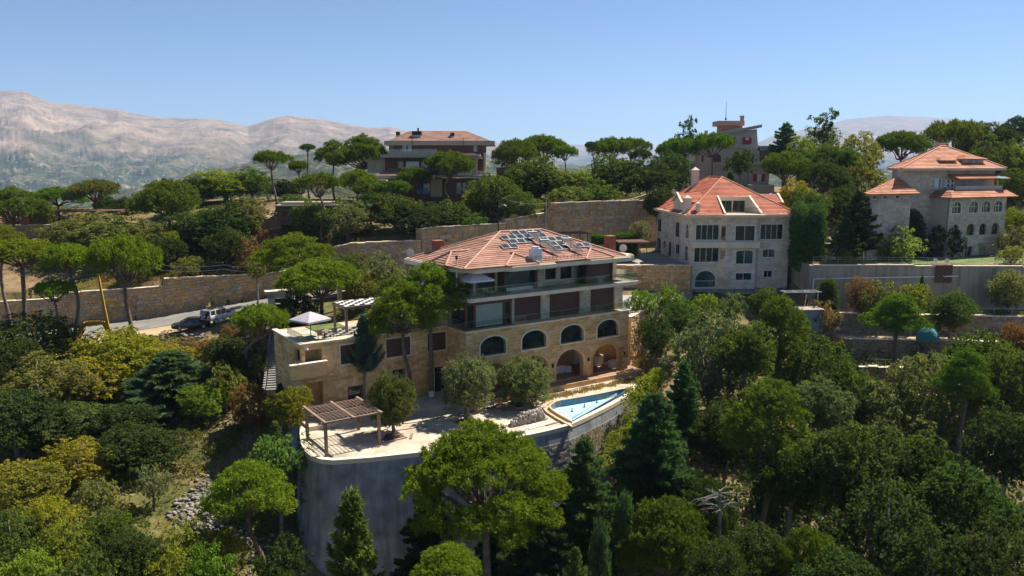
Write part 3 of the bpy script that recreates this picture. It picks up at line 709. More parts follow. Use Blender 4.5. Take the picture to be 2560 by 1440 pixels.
# side hip towards the garden
su = [(-.85, 2.6, E0), (-.85, 6.2, E0), (.9, 4.4, -9.15), (4.2, 4.4, -9.15), (3.6, 2.6, E0 + .25), (3.6, 6.2, E0 + .25)]
tiled(roofm, [su[1], su[0], su[2]]); tiled(roofm, [su[0], su[4], su[3], su[2]]); tiled(roofm, [su[5], su[1], su[2], su[3]])
caps += [(su[0], su[2]), (su[1], su[2]), (su[2], su[3])]
roof = vb.part(roofm, 'tiled_roof', M_TILE)
mb = MB()
for a, b in caps: mb.tube([Vector(a) + Vector((0, 0, .08)), Vector(b) + Vector((0, 0, .08))], .11, 6)
vb.part(mb, 'ridge_tiles', M_RIDGE, roof)
for u, v, h, w in ((20.6, 1.6, -8.3, .95), (2.2, 9.8, -8.5, 1.0)):
    mb = MB(); mb.box(u - w / 2, u + w / 2, v - w / 2, v + w / 2, -10.4, h); mb.box(u - w / 2 - .06, u + w / 2 + .06, v - w / 2 - .06, v + w / 2 + .06, h, h + .1)
    for k in range(5): mb.box(u - w / 2 - .015, u + w / 2 + .015, v - w / 2 - .015, v + w / 2 + .015, -10.3 + k * .38, -10.0 + k * .38)
    vb.part(mb, 'chimney', mat('brick_red_chimney', (.25, .085, .05), .85, .2, 3), roof)
mb = MB(); mb.cyl((-.1, 1.6), .09, F3, -9.6, 8); mb.cyl((-.1, 1.6), .13, -9.6, -9.2, 8, m=1); vb.part(mb, 'flue_pipe', [M_WHITE, M_BLACK])
mb = MB(); mb.box(6.9, 8.8, .35, 2.0, -9.75, -9.70); vb.part(mb, 'roof_hatch_recess', M_WOODB, roof)
mb = MB(); mb.tube([(10.6, 5.25, -7.4), (10.6, 5.25, -6.1)], .02, 5); vb.part(mb, 'lightning_rod', M_STEEL, roof)
# frameless glass railings, pane by pane
def glass_rail(bd, pts, h, name='glass_railing', pane=1.55, steel=True, mtl=None):
    rails = empty(name, (0, 0, 0), parent=bd.root); Z0 = bd.z
    for (x0, y0, z0), (x1, y1, z1) in zip(pts, pts[1:]):
        a = Vector((x0, y0, z0)); b = Vector((x1, y1, z1)); n = max(1, round((b - a).length / pane))
        for i in range(n):
            p = a.lerp(b, (i + .012) / n); q = a.lerp(b, (i + .988) / n)
            mb = MB(); mb.bar(p + Vector((0, 0, h / 2)), q + Vector((0, 0, h / 2)), .02, h); bd.part(mb, 'glass_pane', mtl or M_RAIL, rails)
    mb = MB()
    for (x0, y0, z0), (x1, y1, z1) in zip(pts, pts[1:]):
        mb.bar((x0, y0, z0 + h), (x1, y1, z1 + h), .03, .018)
        a = Vector((x0, y0, z0)); b = Vector((x1, y1, z1)); n = max(1, round((b - a).length / pane))
        for i in range(n + 1): p = a.lerp(b, i / n); mb.bar(p, p + Vector((0, 0, h)), .014, .014)
    bd.part(mb, 'top_rail', M_STEEL, rails)
    return rails
glass_rail(vb, [(-.7, 6, F3), (-.7, 1.7, F3), (.25, -.6, F3), (L0 + .6, -.6, F3), (L0 + .6, 6, F3)], 1.0, pane=2.6)
glass_rail(vb, [(-.05, 3.8, F2 + .14), (-.05, 0, F2 + .14), (L0 + .05, 0, F2 + .14), (L0 + .05, 5, F2 + .14)], .95, pane=2.6)

# ---------------------------------------------------------------- garden wing of the villa
WV = 4.0
wing_h = [rect(a + 15.9, b + 15.9, -19.5, -17.58) for a, b in ((-12.0, -9.5), (-7.1, -4.4), (-2.35, -.15))]
low_h = [rect(.25, 2.0, F0 + .03, -20.85), rect(.2, 2.05, -18.9, -17.62), rect(15.9 - 6.4, 15.9 - 5.2, -21.95, -21.0), rect(15.9 - 1.6, 15.9 - .35, F0 + .03, -21.3), rect(15.9 - 11.3, 15.9 - 9.9, F0 + .03, -22.0)]
mb = MB(); panel(mb, (-15.9, WV), (0, WV), F0 - .4, F2, wing_h + low_h, .35)
panel(mb, (-15.9, 12.5), (-15.9, WV), F0 - .4, F2, [rect(6.3, 8.2, -18.9, -17.62)], .35); panel(mb, (0, 12.5), (-15.9, 12.5), F0 - .4, F2, [], .3)
mb.box(-15.5, -13.5, 5.6, 5.8, F0, F2 - .05); mb.box(-13.7, -13.5, WV + .3, 5.6, F0, F2 - .05); mb.box(-15.5, -13.7, WV + .3, 5.6, -20.8, -20.5)
vb.part(mb, 'wing_wall', M_ASHB)
ashlar(vb, (-15.9, WV), (0, WV), F0 - .3, F2, wing_h + low_h, M_ASH, .36, .5, 1.05, 75)
ashlar(vb, (-15.9, 12.5), (-15.9, WV), F0 - .4, F2, [rect(6.3, 8.2, -18.9, -17.62)], M_ASH, .36)
for a, b in ((-12.0, -9.5), (-7.1, -4.4), (-2.35, -.15)):
    s = shutter(vb, a, b, WV + .12, -19.5, -17.58); mb = MB(); offset_ring(mb, (-15.9, WV), (0, WV), rect(a + 15.9, b + 15.9, -19.5, -17.58), .12, .05); vb.part(mb, 'window_trim', M_COPING, s)
for i in (2, 3, 4):
    mb = MB(); offset_ring(mb, (-15.9, WV), (0, WV), low_h[i], .1, .05); fr = vb.part(mb, 'window_trim', M_COPING if i == 3 else M_WOODB)
    mb = MB(); fill(mb, (-15.9, WV), (0, WV), low_h[i], .22); vb.part(mb, 'pane', M_GLASS, fr)
mb = MB(); panel(mb, (-17.2, 3.4), (-13.6, 3.4), -20.35, -18.85, [], .5); mb.box(-17.2, -13.6, 3.4, 4.0, -20.35, -20.2); vb.part(mb, 'balcony_parapet', M_ASHB)
mb = MB(); mb.box(-17.25, -13.55, 3.3, 3.95, -18.85, -18.72); vb.part(mb, 'balcony_coping', M_COPING)
mb = MB(); mb.box(-16.1, .0, WV - .12, WV + .5, F2, F2 + .13); mb.box(-16.1, -15.55, WV + .5, 12.5, F2, F2 + .13); vb.part(mb, 'wing_coping', M_COPING)
mb = MB(); mb.box(-15.55, -.02, WV + .35, 12.4, F2 - .3, F2 - .02); vb.part(mb, 'roof_deck', M_PAVE)
mb = MB(); mb.box(-12.6, -9.0, 9.6, 12.3, F2 + .0, F2 + .05); vb.part(mb, 'roof_lawn', M_LAWN)
glass_rail(vb, [(-15.75, 8.5, F2 + .13), (-15.75, WV + .1, F2 + .13), (-1, WV + .1, F2 + .13)], .9, pane=2.4)
mb = MB(); mb.bar((-13.2, 3.9, -20.3), (-13.0, 3.6, -20.15), .12, .14); mb.tube([(-13.2, 4, -20.4), (-13.15, 3.85, -20.3)], .03, 5); vb.part(mb, 'security_camera', M_WHITE)
mb = MB(); mb.bar((-15.6, 3.9, -17.5), (-15.4, 3.6, -17.4), .12, .14); vb.part(mb, 'security_camera', M_WHITE)
# ---------------------------------------------------------------- pool terrace on its high retaining wall
TZ = -24.62
tpx = [(752, 1060), (751, 1085), (754, 1108), (764, 1127), (780, 1140), (803, 1147), (832, 1150), (930, 1143), (1040, 1131), (1120, 1122), (1190, 1112), (1252, 1101), (1310, 1089), (1370, 1076), (1420, 1063), (1465, 1043), (1510, 1021), (1560, 994), (1605, 962), (1645, 915)]
tp = [atz(x, y, TZ + .16) for x, y in tpx]
tp += [uvw(27, 4, TZ), uvw(20, 6, TZ), uvw(-13, 6, TZ), uvw(-17, 4.5, TZ)]
tp = [Vector((p.x, p.y)) for p in tp]
pool_px = [(1376, 1017), (1379, 1011), (1389, 1005), (1404, 1001), (1424, 998), (1494, 986), (1556, 973), (1566, 972), (1542, 990), (1430, 1052), (1404, 1038), (1385, 1026)]
pool_in = [atz(x, y, -24.32) for x, y in pool_px]; pool_in = [Vector((p.x, p.y)) for p in pool_in]
def grow(poly, d):
    c = sum(poly, Vector((0, 0))) / len(poly); out = []
    n = len(poly); ccw = sum(poly[i].x * poly[(i + 1) % n].y - poly[(i + 1) % n].x * poly[i].y for i in range(n)) > 0
    for i in range(n):
        e1 = (poly[i] - poly[i - 1]).normalized(); e2 = (poly[(i + 1) % n] - poly[i]).normalized()
        n1 = Vector((e1.y, -e1.x)); n2 = Vector((e2.y, -e2.x)); b = (n1 + n2); b = b.normalized() if b.length > .05 else n1
        if not ccw: b = -b; n1 = -n1
        out.append(poly[i] + b * d / max(.45, b.dot(n1)))
    return out
pool_out = grow(pool_in, .12)
terr = empty('pool_terrace', (-3, 72, -38)); terr['kind'] = 'structure'
mb = MB(); loops = [tp, pool_out]; flat = tp + pool_out
for t in tessellate_polygon([[Vector((p.x, p.y, 0)) for p in lp] for lp in loops]):
    a, b, c = t; A_, B_, C_ = flat[a], flat[b], flat[c]
    if (B_ - A_).cross(C_ - A_) < 0: b, c = c, b
    mb.poly([(*flat[i], TZ) for i in (a, b, c)])
tb = Build(terr); terr.location = (0, 0, -38)
tb.z = -38; tb.part(mb, 'terrace_paving', M_PAVE)
mb = MB(); n = len(tp); bot = grow(tp, 2.2)
front = list(range(0, 20))
for i in range(n):
    j = (i + 1) % n
    ed = (tp[j] - tp[i]); ed.normalize(); on = Vector((ed.y, -ed.x)); nl = 15
    for k in range(nl):                                   # concrete lifts, each a little proud or shy of its neighbours
        f0, f1 = k / nl, (k + 1) / nl; o_ = on * (((k * 37) % 7 - 3) * .004); z0, z1 = TZ - .01 + (-46 - TZ) * f1, TZ - .01 + (-46 - TZ) * f0 - .006
        a0, a1, c0, c1 = tp[i].lerp(bot[i], f1), tp[j].lerp(bot[j], f1), tp[i].lerp(bot[i], f0), tp[j].lerp(bot[j], f0); bk = -on * .3
        mb.hexa([(*(a0 + o_), z0), (*(a1 + o_), z0), (*(a1 + bk), z0), (*(a0 + bk), z0), (*(c0 + o_), z1), (*(c1 + o_), z1), (*(c1 + bk), z1), (*(c0 + bk), z1)])
    mb.poly([(*(bot[i] - on * .25), -46), (*(bot[j] - on * .25), -46), (*(tp[j] - on * .1), TZ - .01), (*(tp[i] - on * .1), TZ - .01)], 0)
tb.part(mb, 'retaining_wall', M_CONC)
mb = MB(); o1 = grow(tp, .06); i1 = grow(tp, -.42)
for i in list(range(0, 19)):
    j = i + 1
    mb.hexa([(*o1[i], TZ - .25), (*o1[j], TZ - .25), (*i1[j], TZ - .25), (*i1[i], TZ - .25), (*o1[i], TZ + .16), (*o1[j], TZ + .16), (*i1[j], TZ + .16), (*i1[i], TZ + .16)])
tb.part(mb, 'coping', M_COPING)
# split-face blocks on the sunny right-hand stretch of the wall
mb = MB()
for i in range(12, 18):
    a, b = tp[i], tp[i + 1]; ba, bb = bot[i], bot[i + 1]; L = (b - a).length; dn = (b - a).normalized(); nn = Vector((dn.y, -dn.x))
    for r in range(14):
        z1 = TZ - 1.3 - r * .32; z0 = z1 - .29; fz0 = (TZ - z0) / (TZ + 46); fz1 = (TZ - z1) / (TZ + 46); k = int(L / .55); k = max(1, k)
        for q in range(k):
            t0 = (q + (.5 if r % 2 else 0)) / k; t1 = min(1, t0 + .93 / k)
            if t0 >= .98: continue
            pr = random.uniform(.02, .09)
            def W(t, f): return (a.lerp(b, t)).lerp(ba.lerp(bb, t), f)
            c = [W(t0, fz0), W(t1, fz0), W(t1, fz1), W(t0, fz1)]
            mb.hexa([(*(c[0] + nn * pr), z0), (*(c[1] + nn * pr), z0), (*(c[1] - nn * .1), z0), (*(c[0] - nn * .1), z0), (*(c[3] + nn * pr), z1), (*(c[2] + nn * pr), z1), (*(c[2] - nn * .1), z1), (*(c[3] - nn * .1), z1)], 0, random.random() * .98 + .01)
tb.part(mb, 'wall_blocks', piece_mat('grey_split_block', [(0, (.20, .18, .155)), (1, (.30, .27, .225))], gscale=5), kind='stuff')
# step between paving and the walkway along the wing
mb = MB(); a = [uvw(-16.5, 1.0, 0), uvw(1.0, -.4, 0), uvw(1.0, 4.2, 0), uvw(-16.5, 4.2, 0)]
mb.prism([(p.x, p.y) for p in a], TZ - .2, -24.2); tag(mb.build('walkway', M_PAVE), kind='structure')

pool = empty('swimming_pool', (pool_in[0].x, pool_in[0].y, -26), 0, 'drained wedge-shaped swimming pool with pale blue floor and dark blue tiled side', 'pool')
pb = Build(pool); px0, py0 = pool.location.x, pool.location.y
def loc_(p): return (p.x - px0, p.y - py0)
RIM = -24.32; mb = MB(); n = len(pool_in)
zf = [-25.1 for p in pool_in]
for i in range(n):
    j = (i + 1) % n; mb.poly([(*loc_(pool_in[j]), zf[j] - .2), (*loc_(pool_in[i]), zf[i] - .2), (*loc_(pool_in[i]), RIM), (*loc_(pool_in[j]), RIM)])
    mb.poly([(*loc_(pool_in[i]), zf[i] - .2), (*loc_(pool_in[j]), zf[j] - .2), (*loc_(pool_in[j]), RIM), (*loc_(pool_in[i]), RIM)])
pb.part(mb, 'tiled_side', M_POOLT)
mb = MB(); mb.prism([loc_(p) for p in pool_in], -26.2, -25.0); pb.part(mb, 'pool_floor', M_POOLF)
mb = MB()
mid = grow(pool_in, .19)
for i in range(n):
    j = (i + 1) % n
    if i in (7, 8): continue
    mb.hexa([(*loc_(mid[i]), TZ - .3), (*loc_(mid[j]), TZ - .3), (*loc_(pool_in[j]), TZ - .3), (*loc_(pool_in[i]), TZ - .3), (*loc_(mid[i]), RIM + .04), (*loc_(mid[j]), RIM + .04), (*loc_(pool_in[j]), RIM + .04), (*loc_(pool_in[i]), RIM + .04)])
    m2 = grow(pool_in, .8); m3 = grow(pool_in, .52)
    if i in (9, 10, 11, 0, 1, 2): mb.hexa([(*loc_(m2[i]), TZ - .3), (*loc_(m2[j]), TZ - .3), (*loc_(m3[j]), TZ - .3), (*loc_(m3[i]), TZ - .3), (*loc_(m2[i]), RIM - .08), (*loc_(m2[j]), RIM - .08), (*loc_(m3[j]), RIM - .08), (*loc_(m3[i]), RIM - .08)])
pb.part(mb, 'coping', mat('sand_coloured_coping', (.50, .37, .23), .8, .15, 1.5))
a, b = pool_in[8], pool_in[9]; k = 7
for i in range(k):
    p = Vector((*loc_(a.lerp(b, (i + .01) / k)), RIM - .1)); q = Vector((*loc_(a.lerp(b, (i + .99) / k)), RIM - .1)); mb = MB(); mb.bar(p, q, .03, .9); pb.part(mb, 'glass_pane', M_RAIL)
mb = MB(); mb.bar((*loc_(a), -24.82), (*loc_(b), -24.82), .16, .5); pb.part(mb, 'overflow_wall', M_CONCB)
for x, y in ((1430, 1029), (1461, 1018), (1492, 1007)):
    p = atz(x, y, -25.0); mb = MB(); mb.tube([(p.x - px0, p.y - py0, -25.0), (p.x - px0, p.y - py0, -24.6)], .05, 6); mb.tube([(p.x - px0, p.y - py0, -25.0), (p.x - px0, p.y - py0, -24.95)], .14, 8); pb.part(mb, 'inlet_post', M_BLACK)

# ---------------------------------------------------------------- rubble walls: stones of their own
def rubble_wall(name, pts, label, singles=0, hs=.42, thick=1.9, step=None, stone=(.35, .9), cat='wall', mtl=None, cap=True, seed=1):
    """retaining wall along pts [(x, y, z_bottom, z_top)]; face looks to the right of the path; the largest stones stand alone"""
    rnd = random.Random(seed); base = min(p[2] for p in pts); root = empty(name, (pts[0][0], pts[0][1], base), 0, label, cat); root['kind'] = 'thing'
    bd = Build(root); ox, oy = pts[0][0], pts[0][1]; core = MB(); stones = []; capm = MB()
    for (x0, y0, b0, t0), (x1, y1, b1, t1) in zip(pts, pts[1:]):
        p = Vector((x0 - ox, y0 - oy)); q = Vector((x1 - ox, y1 - oy)); L = (q - p).length
        if L < .01: continue
        d = (q - p) / L; nn = Vector((d.y, -d.x))
        core.hexa([(*p, b0), (*q, b1), (*(q - nn * thick), b1), (*(p - nn * thick), b0), (*p, t0), (*q, t1), (*(q - nn * thick), t1), (*(p - nn * thick), t0)])
        nk = max(1, int(L / 1.1)) if cap else 0
        for c_ in range(nk):                                   # uneven cap stones
            f0, f1 = c_ / nk, (c_ + .97) / nk; A0, B0 = p.lerp(q, f0), p.lerp(q, f1); za, zc = t0 + (t1 - t0) * f0, t0 + (t1 - t0) * f1; j_ = rnd.uniform(.04, .17); o1 = rnd.uniform(.05, .17); o2 = rnd.uniform(.4, .65)
            capm.hexa([(*(A0 + nn * o1), za + .005), (*(B0 + nn * o1), zc + .005), (*(B0 - nn * o2), zc + .005), (*(A0 - nn * o2), za + .005), (*(A0 + nn * o1), za + j_), (*(B0 + nn * o1), zc + j_), (*(B0 - nn * o2), zc + j_), (*(A0 - nn * o2), za + j_)])
        H = max(t0 - b0, t1 - b1); z = 0
        while z < H - .06:
            h = hs * rnd.uniform(.65, 1.4); h = min(h, H - z); x = -rnd.uniform(0, .3)
            while x < L:
                w = rnd.uniform(*stone) * (1.25 if h > hs else .85); a = max(0, x); e = min(L, x + w)
                if e - a > .06:
                    za = z + rnd.uniform(-.05, .05) * (z > 0); zb = z + h + rnd.uniform(-.05, .05)
                    if rnd.random() < .18 and h > .35:          # split stone
                        s_ = rnd.uniform(.35, .65); stones.append((p, d, nn, a, e, za, za + (zb - za) * s_, b0 + (b1 - b0) * a / L, t0 + (t1 - t0) * a / L, L)); stones.append((p, d, nn, a, e, za + (zb - za) * s_, zb, b0 + (b1 - b0) * a / L, t0 + (t1 - t0) * a / L, L))
                    else: stones.append((p, d, nn, a, e, za, zb, b0 + (b1 - b0) * a / L, t0 + (t1 - t0) * a / L, L))
                x += w
            z += h
    bd.part(core, 'wall_core', M_MORTAR)
    if cap: bd.part(capm, 'wall_cap', M_COPING)
    order = sorted(range(len(stones)), key=lambda i: -((stones[i][4] - stones[i][3]) * (stones[i][6] - stones[i][5])))
    solo = set(order[:singles]); rest = MB(); protos = []
    def stone_shape(mb, w, h, pr, O_=(0, 0, 0), ax=None, r=0.0):
        g = .018; j = lambda s: rnd.uniform(-s, s)
        c = [(g + abs(j(.05)) * w, g + abs(j(.06)) * h), (w - g - abs(j(.05)) * w, g + abs(j(.06)) * h), (w - g - abs(j(.05)) * w, h - g - abs(j(.06)) * h), (g + abs(j(.05)) * w, h - g - abs(j(.06)) * h)]
        mx, mz = w / 2, h / 2; f = [((mx + (x - mx) * .80), (mz + (z_ - mz) * .80)) for x, z_ in c]
        def T(s_, o_, z_): return (O_[0] + ax[0].x * s_ + ax[1].x * o_, O_[1] + ax[0].y * s_ + ax[1].y * o_, O_[2] + z_)
        k = len(mb.v); mb.v += [T(x, 0, z_) for x, z_ in c] + [T(x, pr + j(.02), z_) for x, z_ in f]
        for fc in ((4, 5, 6, 7), (0, 1, 5, 4), (1, 2, 6, 5), (2, 3, 7, 6), (3, 0, 4, 7)): mb.f.append(tuple(k + i for i in fc)); mb.m.append(0); mb.r.append(r)
    mt = mtl or M_RUBBLE
    if singles:
        for _ in range(6):
            mb = MB(); stone_shape(mb, 1, 1, 1, (0, 0, 0), (Vector((1, 0)), Vector((0, -1)))); protos.append(mb.mesh('stone', mt))
    for i, (p, d, nn, a, e, za, zb, b_, t_, L) in enumerate(stones):
        if b_ + zb > t_ + .02: zb = t_ - b_ + .02
        if zb - za < .06: continue
        pr = rnd.uniform(.05, .13); q = p + d * a
        if i in solo:
            o = link('stone', protos[rnd.randrange(6)], root); o.location = (q.x, q.y, b_ + za - base); o.rotation_euler = (0, 0, math.atan2(d.y, d.x)); o.scale = (e - a, pr, zb - za)
        else: stone_shape(rest, e - a, zb - za, pr, (q.x, q.y, b_ + za), (d, nn), rnd.random() * .98 + .01)
    if rest.v: bd.part(rest, 'stone_facing', mt, kind='stuff')
    return root
def wl(x, dy=0): return float(np.interp(x, _wx, _wy)) + dy
def wpts(spec): return [(x, wl(x), b, t) for x, b, t in spec]
rubble_wall('roadside_wall', wpts([(-112, -26.5, -20.2), (-90, -25.4, -19.4), (-75, -24.4, -18.9), (-63.4, -23.4, -18.6)]) + wpts([(-63.2, -23.4, -17.9), (-50.2, -22.4, -17.3)]) + wpts([(-50, -22.4, -16.2), (-37.5, -20.9, -16.3), (-30, -20, -15.4)]),
            'long ochre rubble wall with pale cap along the uphill side of the road', 240, seed=3)
rubble_wall('garden_back_wall', [(-30, wl(-30), -20, -13.2), (-25, wl(-25), -19.3, -12.0), (-14.2, wl(-14.2), -18.3, -11.7)], 'brown stepped rubble wall beside tall trees behind the garden gate', 0, seed=4)
rubble_wall('lit_corner_wall', [(-14.0, wl(-14), -18, -9.9), (-11.5, wl(-11.5), -18, -9.75), (-1, wl(-1), -17.5, -9.35), (-.9, wl(-.9), -17.5, -8.8), (5.4, wl(5.4), -17, -7.9), (6.9, wl(6.9), -16.8, -6.2), (14, wl(14), -16.6, -6.1), (25, wl(25), -16.4, -6.05), (34, wl(34), -16.4, -6.2)],
            'tall rough stone retaining wall behind the solar panel roof', 60, hs=.5, stone=(.3, .8), seed=5)
# ---------------------------------------------------------------- windows with frame, bars and pane
def win(bd, p0, p1, poly, fm, gm, mull=1, trans=None, out=.05, w=.09, off=.16, name='window', shutters=None):
    mb = MB(); offset_ring(mb, p0, p1, poly, w, out)
    q0 = Vector((p0[0], p0[1])); d = (Vector((p1[0], p1[1])) - q0).normalized(); nn = Vector((d.y, -d.x))
    a, b = poly[0][0], poly[1][0]; z0 = poly[0][1]; z1 = max(p[1] for p in poly)
    def bar(s0, zz0, s1, zz1, t=.06):
        A_ = q0 + d * s0 - nn * (off - .03); B_ = q0 + d * s1 - nn * (off - .03)
        mb.bar((A_.x, A_.y, zz0), (B_.x, B_.y, zz1), t if abs(s1 - s0) < .01 else .05, .05 if abs(s1 - s0) < .01 else t, up=(nn.x, nn.y, 0) if abs(s1 - s0) < .01 else (0, 0, 1))
    for k in range(mull):
        s = a + (b - a) * (k + 1) / (mull + 1); zt = z1
        for i in range(len(poly)):
            (x0, y0), (x1, y1) = poly[i], poly[(i + 1) % len(poly)]
            if (x0 - s) * (x1 - s) < 0 and min(y0, y1) > z0 + .01: zt = y0 + (y1 - y0) * (s - x0) / (x1 - x0)
        bar(s, z0, s, zt)
    if trans is not None: bar(a, trans, b, trans)
    f = bd.part(mb, name, fm); mb = MB(); fill(mb, p0, p1, poly, off); bd.part(mb, 'pane', gm, f)
    return f
M_WSTONE = piece_mat('white_limestone_block', [(0, (.58, .49, .385)), (.5, (.67, .575, .455)), (1, (.73, .64, .52))], gscale=3, grain=.1, bmp=.2)
M_WSTONEB = mat('white_limestone', (.66, .565, .445), .85, .08, .8, bmp=.15)
M_GSTONE = piece_mat('grey_limestone_block', [(0, (.42, .36, .31)), (.5, (.50, .43, .37)), (1, (.57, .50, .435))], gscale=3, grain=.12, bmp=.2)
M_GSTONEB = mat('grey_limestone', (.49, .425, .365), .88, .1, .8, bmp=.15)
M_BROWN = mat('brown_cladding', (.125, .052, .035), .6, .18, .8)
M_SLABG = mat('taupe_fascia', (.33, .285, .225), .8, .1, 1)

# ---------------------------------------------------------------- white limestone house, red roof
wh = empty('white_house', (25.79, 112.7, -20.2), R(4.6), 'white limestone house with bright red hip roof and recessed roof balcony', 'house')
wb = Build(wh); WL, WD, ET = 14.85, 18.4, -7.5
fr_h = {'A': rect(.83, 4.2, -10.73, -8.6), 'B': rect(6.45, 9.3, -10.83, -8.72), 'D': rect(4.9, 5.75, -10.75, -8.7), 'C': rect(10.45, 13.77, -10.73, -8.58),
        'A2': rect(.7, 4.3, -13.97, -11.9), 'AC': rect(4.65, 6.05, -13.6, -12.25), 'B2': arch(6.7, 9.2, -14.2, -12.5, -12.27, n=6), 'C2': arch(10.93, 12.73, -13.36, -12.35, -12.2, n=6),
        'AR': arch(.95, 4.0, -17.7, -16.75, -15.28), 'B3': rect(6.76, 9.1, -16.58, -15.6), 'C3': rect(11.24, 12.5, -16.3, -15.38)}
bayx = (4.45, 10.3)
def seg_holes(keys, s0): return [[(p[0] - s0, p[1]) for p in fr_h[k]] for k in keys]
# front in three runs: left flat, middle bay 0.7 m forward, right flat
runs = [((0, 0), (4.45, 0), ('A', 'A2', 'AR'), 0), ((5.2, -.7), (9.6, -.7), ('B', 'B2', 'B3'), 5.2), ((10.3, 0), (WL, 0), ('C', 'C2', 'C3'), 10.3)]
mb = MB(); FB = -17.95
for p0, p1, ks, s0 in runs: panel(mb, p0, p1, FB, ET, seg_holes(ks, s0), .3)
panel(mb, (4.45, 0), (5.2, -.7), FB, ET, [], .3); panel(mb, (9.6, -.7), (10.3, 0), FB, ET, [], .3)
side = [arch(WD - 2.3, WD - .5, -10.6, -9.3, -8.6), arch(WD - 2.3, WD - .5, -13.9, -12.5, -11.75), rect(WD - 7.0, WD - 5.6, -10.8, -8.75), rect(WD - 6.6, WD - 5.2, -13.3, -12.1), rect(WD - 10.5, WD - 9.5, -14.2, -12.1), arch(WD - 17.6, WD - 15.6, -14.6, -12.9, -12.0), rect(WD - 17.3, WD - 15.7, -10.8, -8.95), rect(WD - 13.6, WD - 12.9, -13.2, -12.3)]
panel(mb, (0, WD), (0, 0), FB, ET, side, .3); panel(mb, (WL, 0), (WL, WD), FB, ET, [], .3); panel(mb, (WL, WD), (0, WD), FB, ET, [], .3)
wb.part(mb, 'stone_wall', M_WSTONEB)
for p0, p1, ks, s0 in runs: ashlar(wb, p0, p1, FB, ET, seg_holes(ks, s0), M_WSTONE, .33, .5, .9, 50, proud=.025)
ashlar(wb, (0, WD), (0, 0), FB, ET, side, M_WSTONE, .33, .5, .9, 0, proud=.025)
ashlar(wb, (4.45, 0), (5.2, -.7), FB, ET, [], M_WSTONE, .33, proud=.02); ashlar(wb, (9.6, -.7), (10.3, 0), FB, ET, [], M_WSTONE, .33, proud=.02)
mb = MB(); mb.prism([(.1, .1), (4.4, .1), (5.2, -.5), (9.6, -.5), (10.3, .1), (WL - .1, .1), (WL - .1, WD - .1), (.1, WD - .1)], -20.6, FB); wb.part(mb, 'concrete_base', M_CONC)
for (p0, p1, ks, s0), gl in zip(runs, (M_GLASS, M_GLASST, M_GLASS)):
    for k, h in zip(ks, seg_holes(ks, s0)):
        win(wb, p0, p1, h, M_WFRAME, M_GLASST if k in ('B2', 'AR', 'C2') else M_GLASS, mull={'A': 3, 'A2': 3, 'C': 3, 'AR': 0}.get(k, 1), trans=-16.8 if k == 'AR' else None)
for i, h in enumerate(side): win(wb, (0, WD), (0, 0), h, M_WFRAME if i in (0, 1) else M_BLACK, M_GLASS, mull=1 if i in (0, 1, 2, 6) else 0, w=.07, trans=-12.6 if i == 1 else (-9.4 if i == 0 else None))
for h, s0, zt in ((rect(-.02, .62, -10.75, -8.7), 0, 0),):
    p0, p1 = (4.45, 0), (5.2, -.7); hh = [(p[0] + .2, p[1]) for p in h]
    mb = MB(); fill(mb, p0, p1, hh, -.03); d_ = wb.part(mb, 'narrow_door', M_GLASS)
mb = MB(); offset_ring(mb, (4.45, 0), (5.2, -.7), rect(.12, .95, -13.6, -12.25), .08, .05); f_ = wb.part(mb, 'window', M_WFRAME)
mb = MB(); fill(mb, (4.45, 0), (5.2, -.7), rect(.12, .95, -13.6, -12.25), -.03); wb.part(mb, 'pane', M_GLASS, f_)
mb = MB(); mb.box(4.95, 5.35, -.85, -.4, -13.55, -13.1); wb.part(mb, 'air_conditioner', M_WHITE)
# balcony with bowed front
bal = [(0.1, -.02), (.1, -.85), (4.2, -.85), (5.0, -1.55), (9.8, -1.55), (10.6, -.85), (10.6, -.02)]
mb = MB(); mb.prism(bal, -11.85, -11.6); mb.prism([(p[0], p[1] - .02 * (p[1] < -.1)) for p in bal], -11.6, -10.98); wb.part(mb, 'balcony', M_WSTONEB)
mb = MB(); mb.prism([(9.1, -1.7), (10.75, -1.7), (10.75, -.02), (9.1, -.02)], -10.98, -10.86); wb.part(mb, 'balcony_cap', M_COPING)
for zt in (-11.15, -14.35):
    mb = MB(); mb.box(WL, WL + 1.55, 1.0, 6.5, zt - .55, zt); mb.box(WL, WL + 1.6, .95, 6.55, zt, zt + .1); wb.part(mb, 'side_balcony', M_COPING)
    mb = MB()
    for k in range(6): mb.bar((WL + 1.45, 1.1 + k, zt + .1), (WL + 1.45, 1.1 + k, zt + 1.0), .04, .04)
    mb.bar((WL + 1.45, 1.0, zt + 1.0), (WL + 1.45, 6.4, zt + 1.0), .05, .05); wb.part(mb, 'railing', mat('rusty_red_rail', (.22, .07, .05), .6, .15, 3))
ev = [(-.85, WD + .85), (-.85, -.85), (4.0, -.85), (5.0, -1.6), (9.8, -1.6), (10.8, -.85), (WL + .85, -.85), (WL + .85, WD + .85)]
mb = MB(); mb.prism(ev, ET, ET + .2); mb.prism([(7.4 + (u - 7.4) * 1.03, 9 + (v - 9) * 1.025) for u, v in ev], ET + .2, ET + .45); wb.part(mb, 'cornice', M_COPING)
rm = MB(); e0 = ET + .46; a0, a1, b0, b1 = -.75, WL + .75, -.75, WD + .75; ap = (7.4, 8.4, -1.9); bp = (7.4, WD - 3.6, -1.9)
def zfront(v): return e0 + (ap[2] - e0) * (v - b0) / (ap[1] - b0)
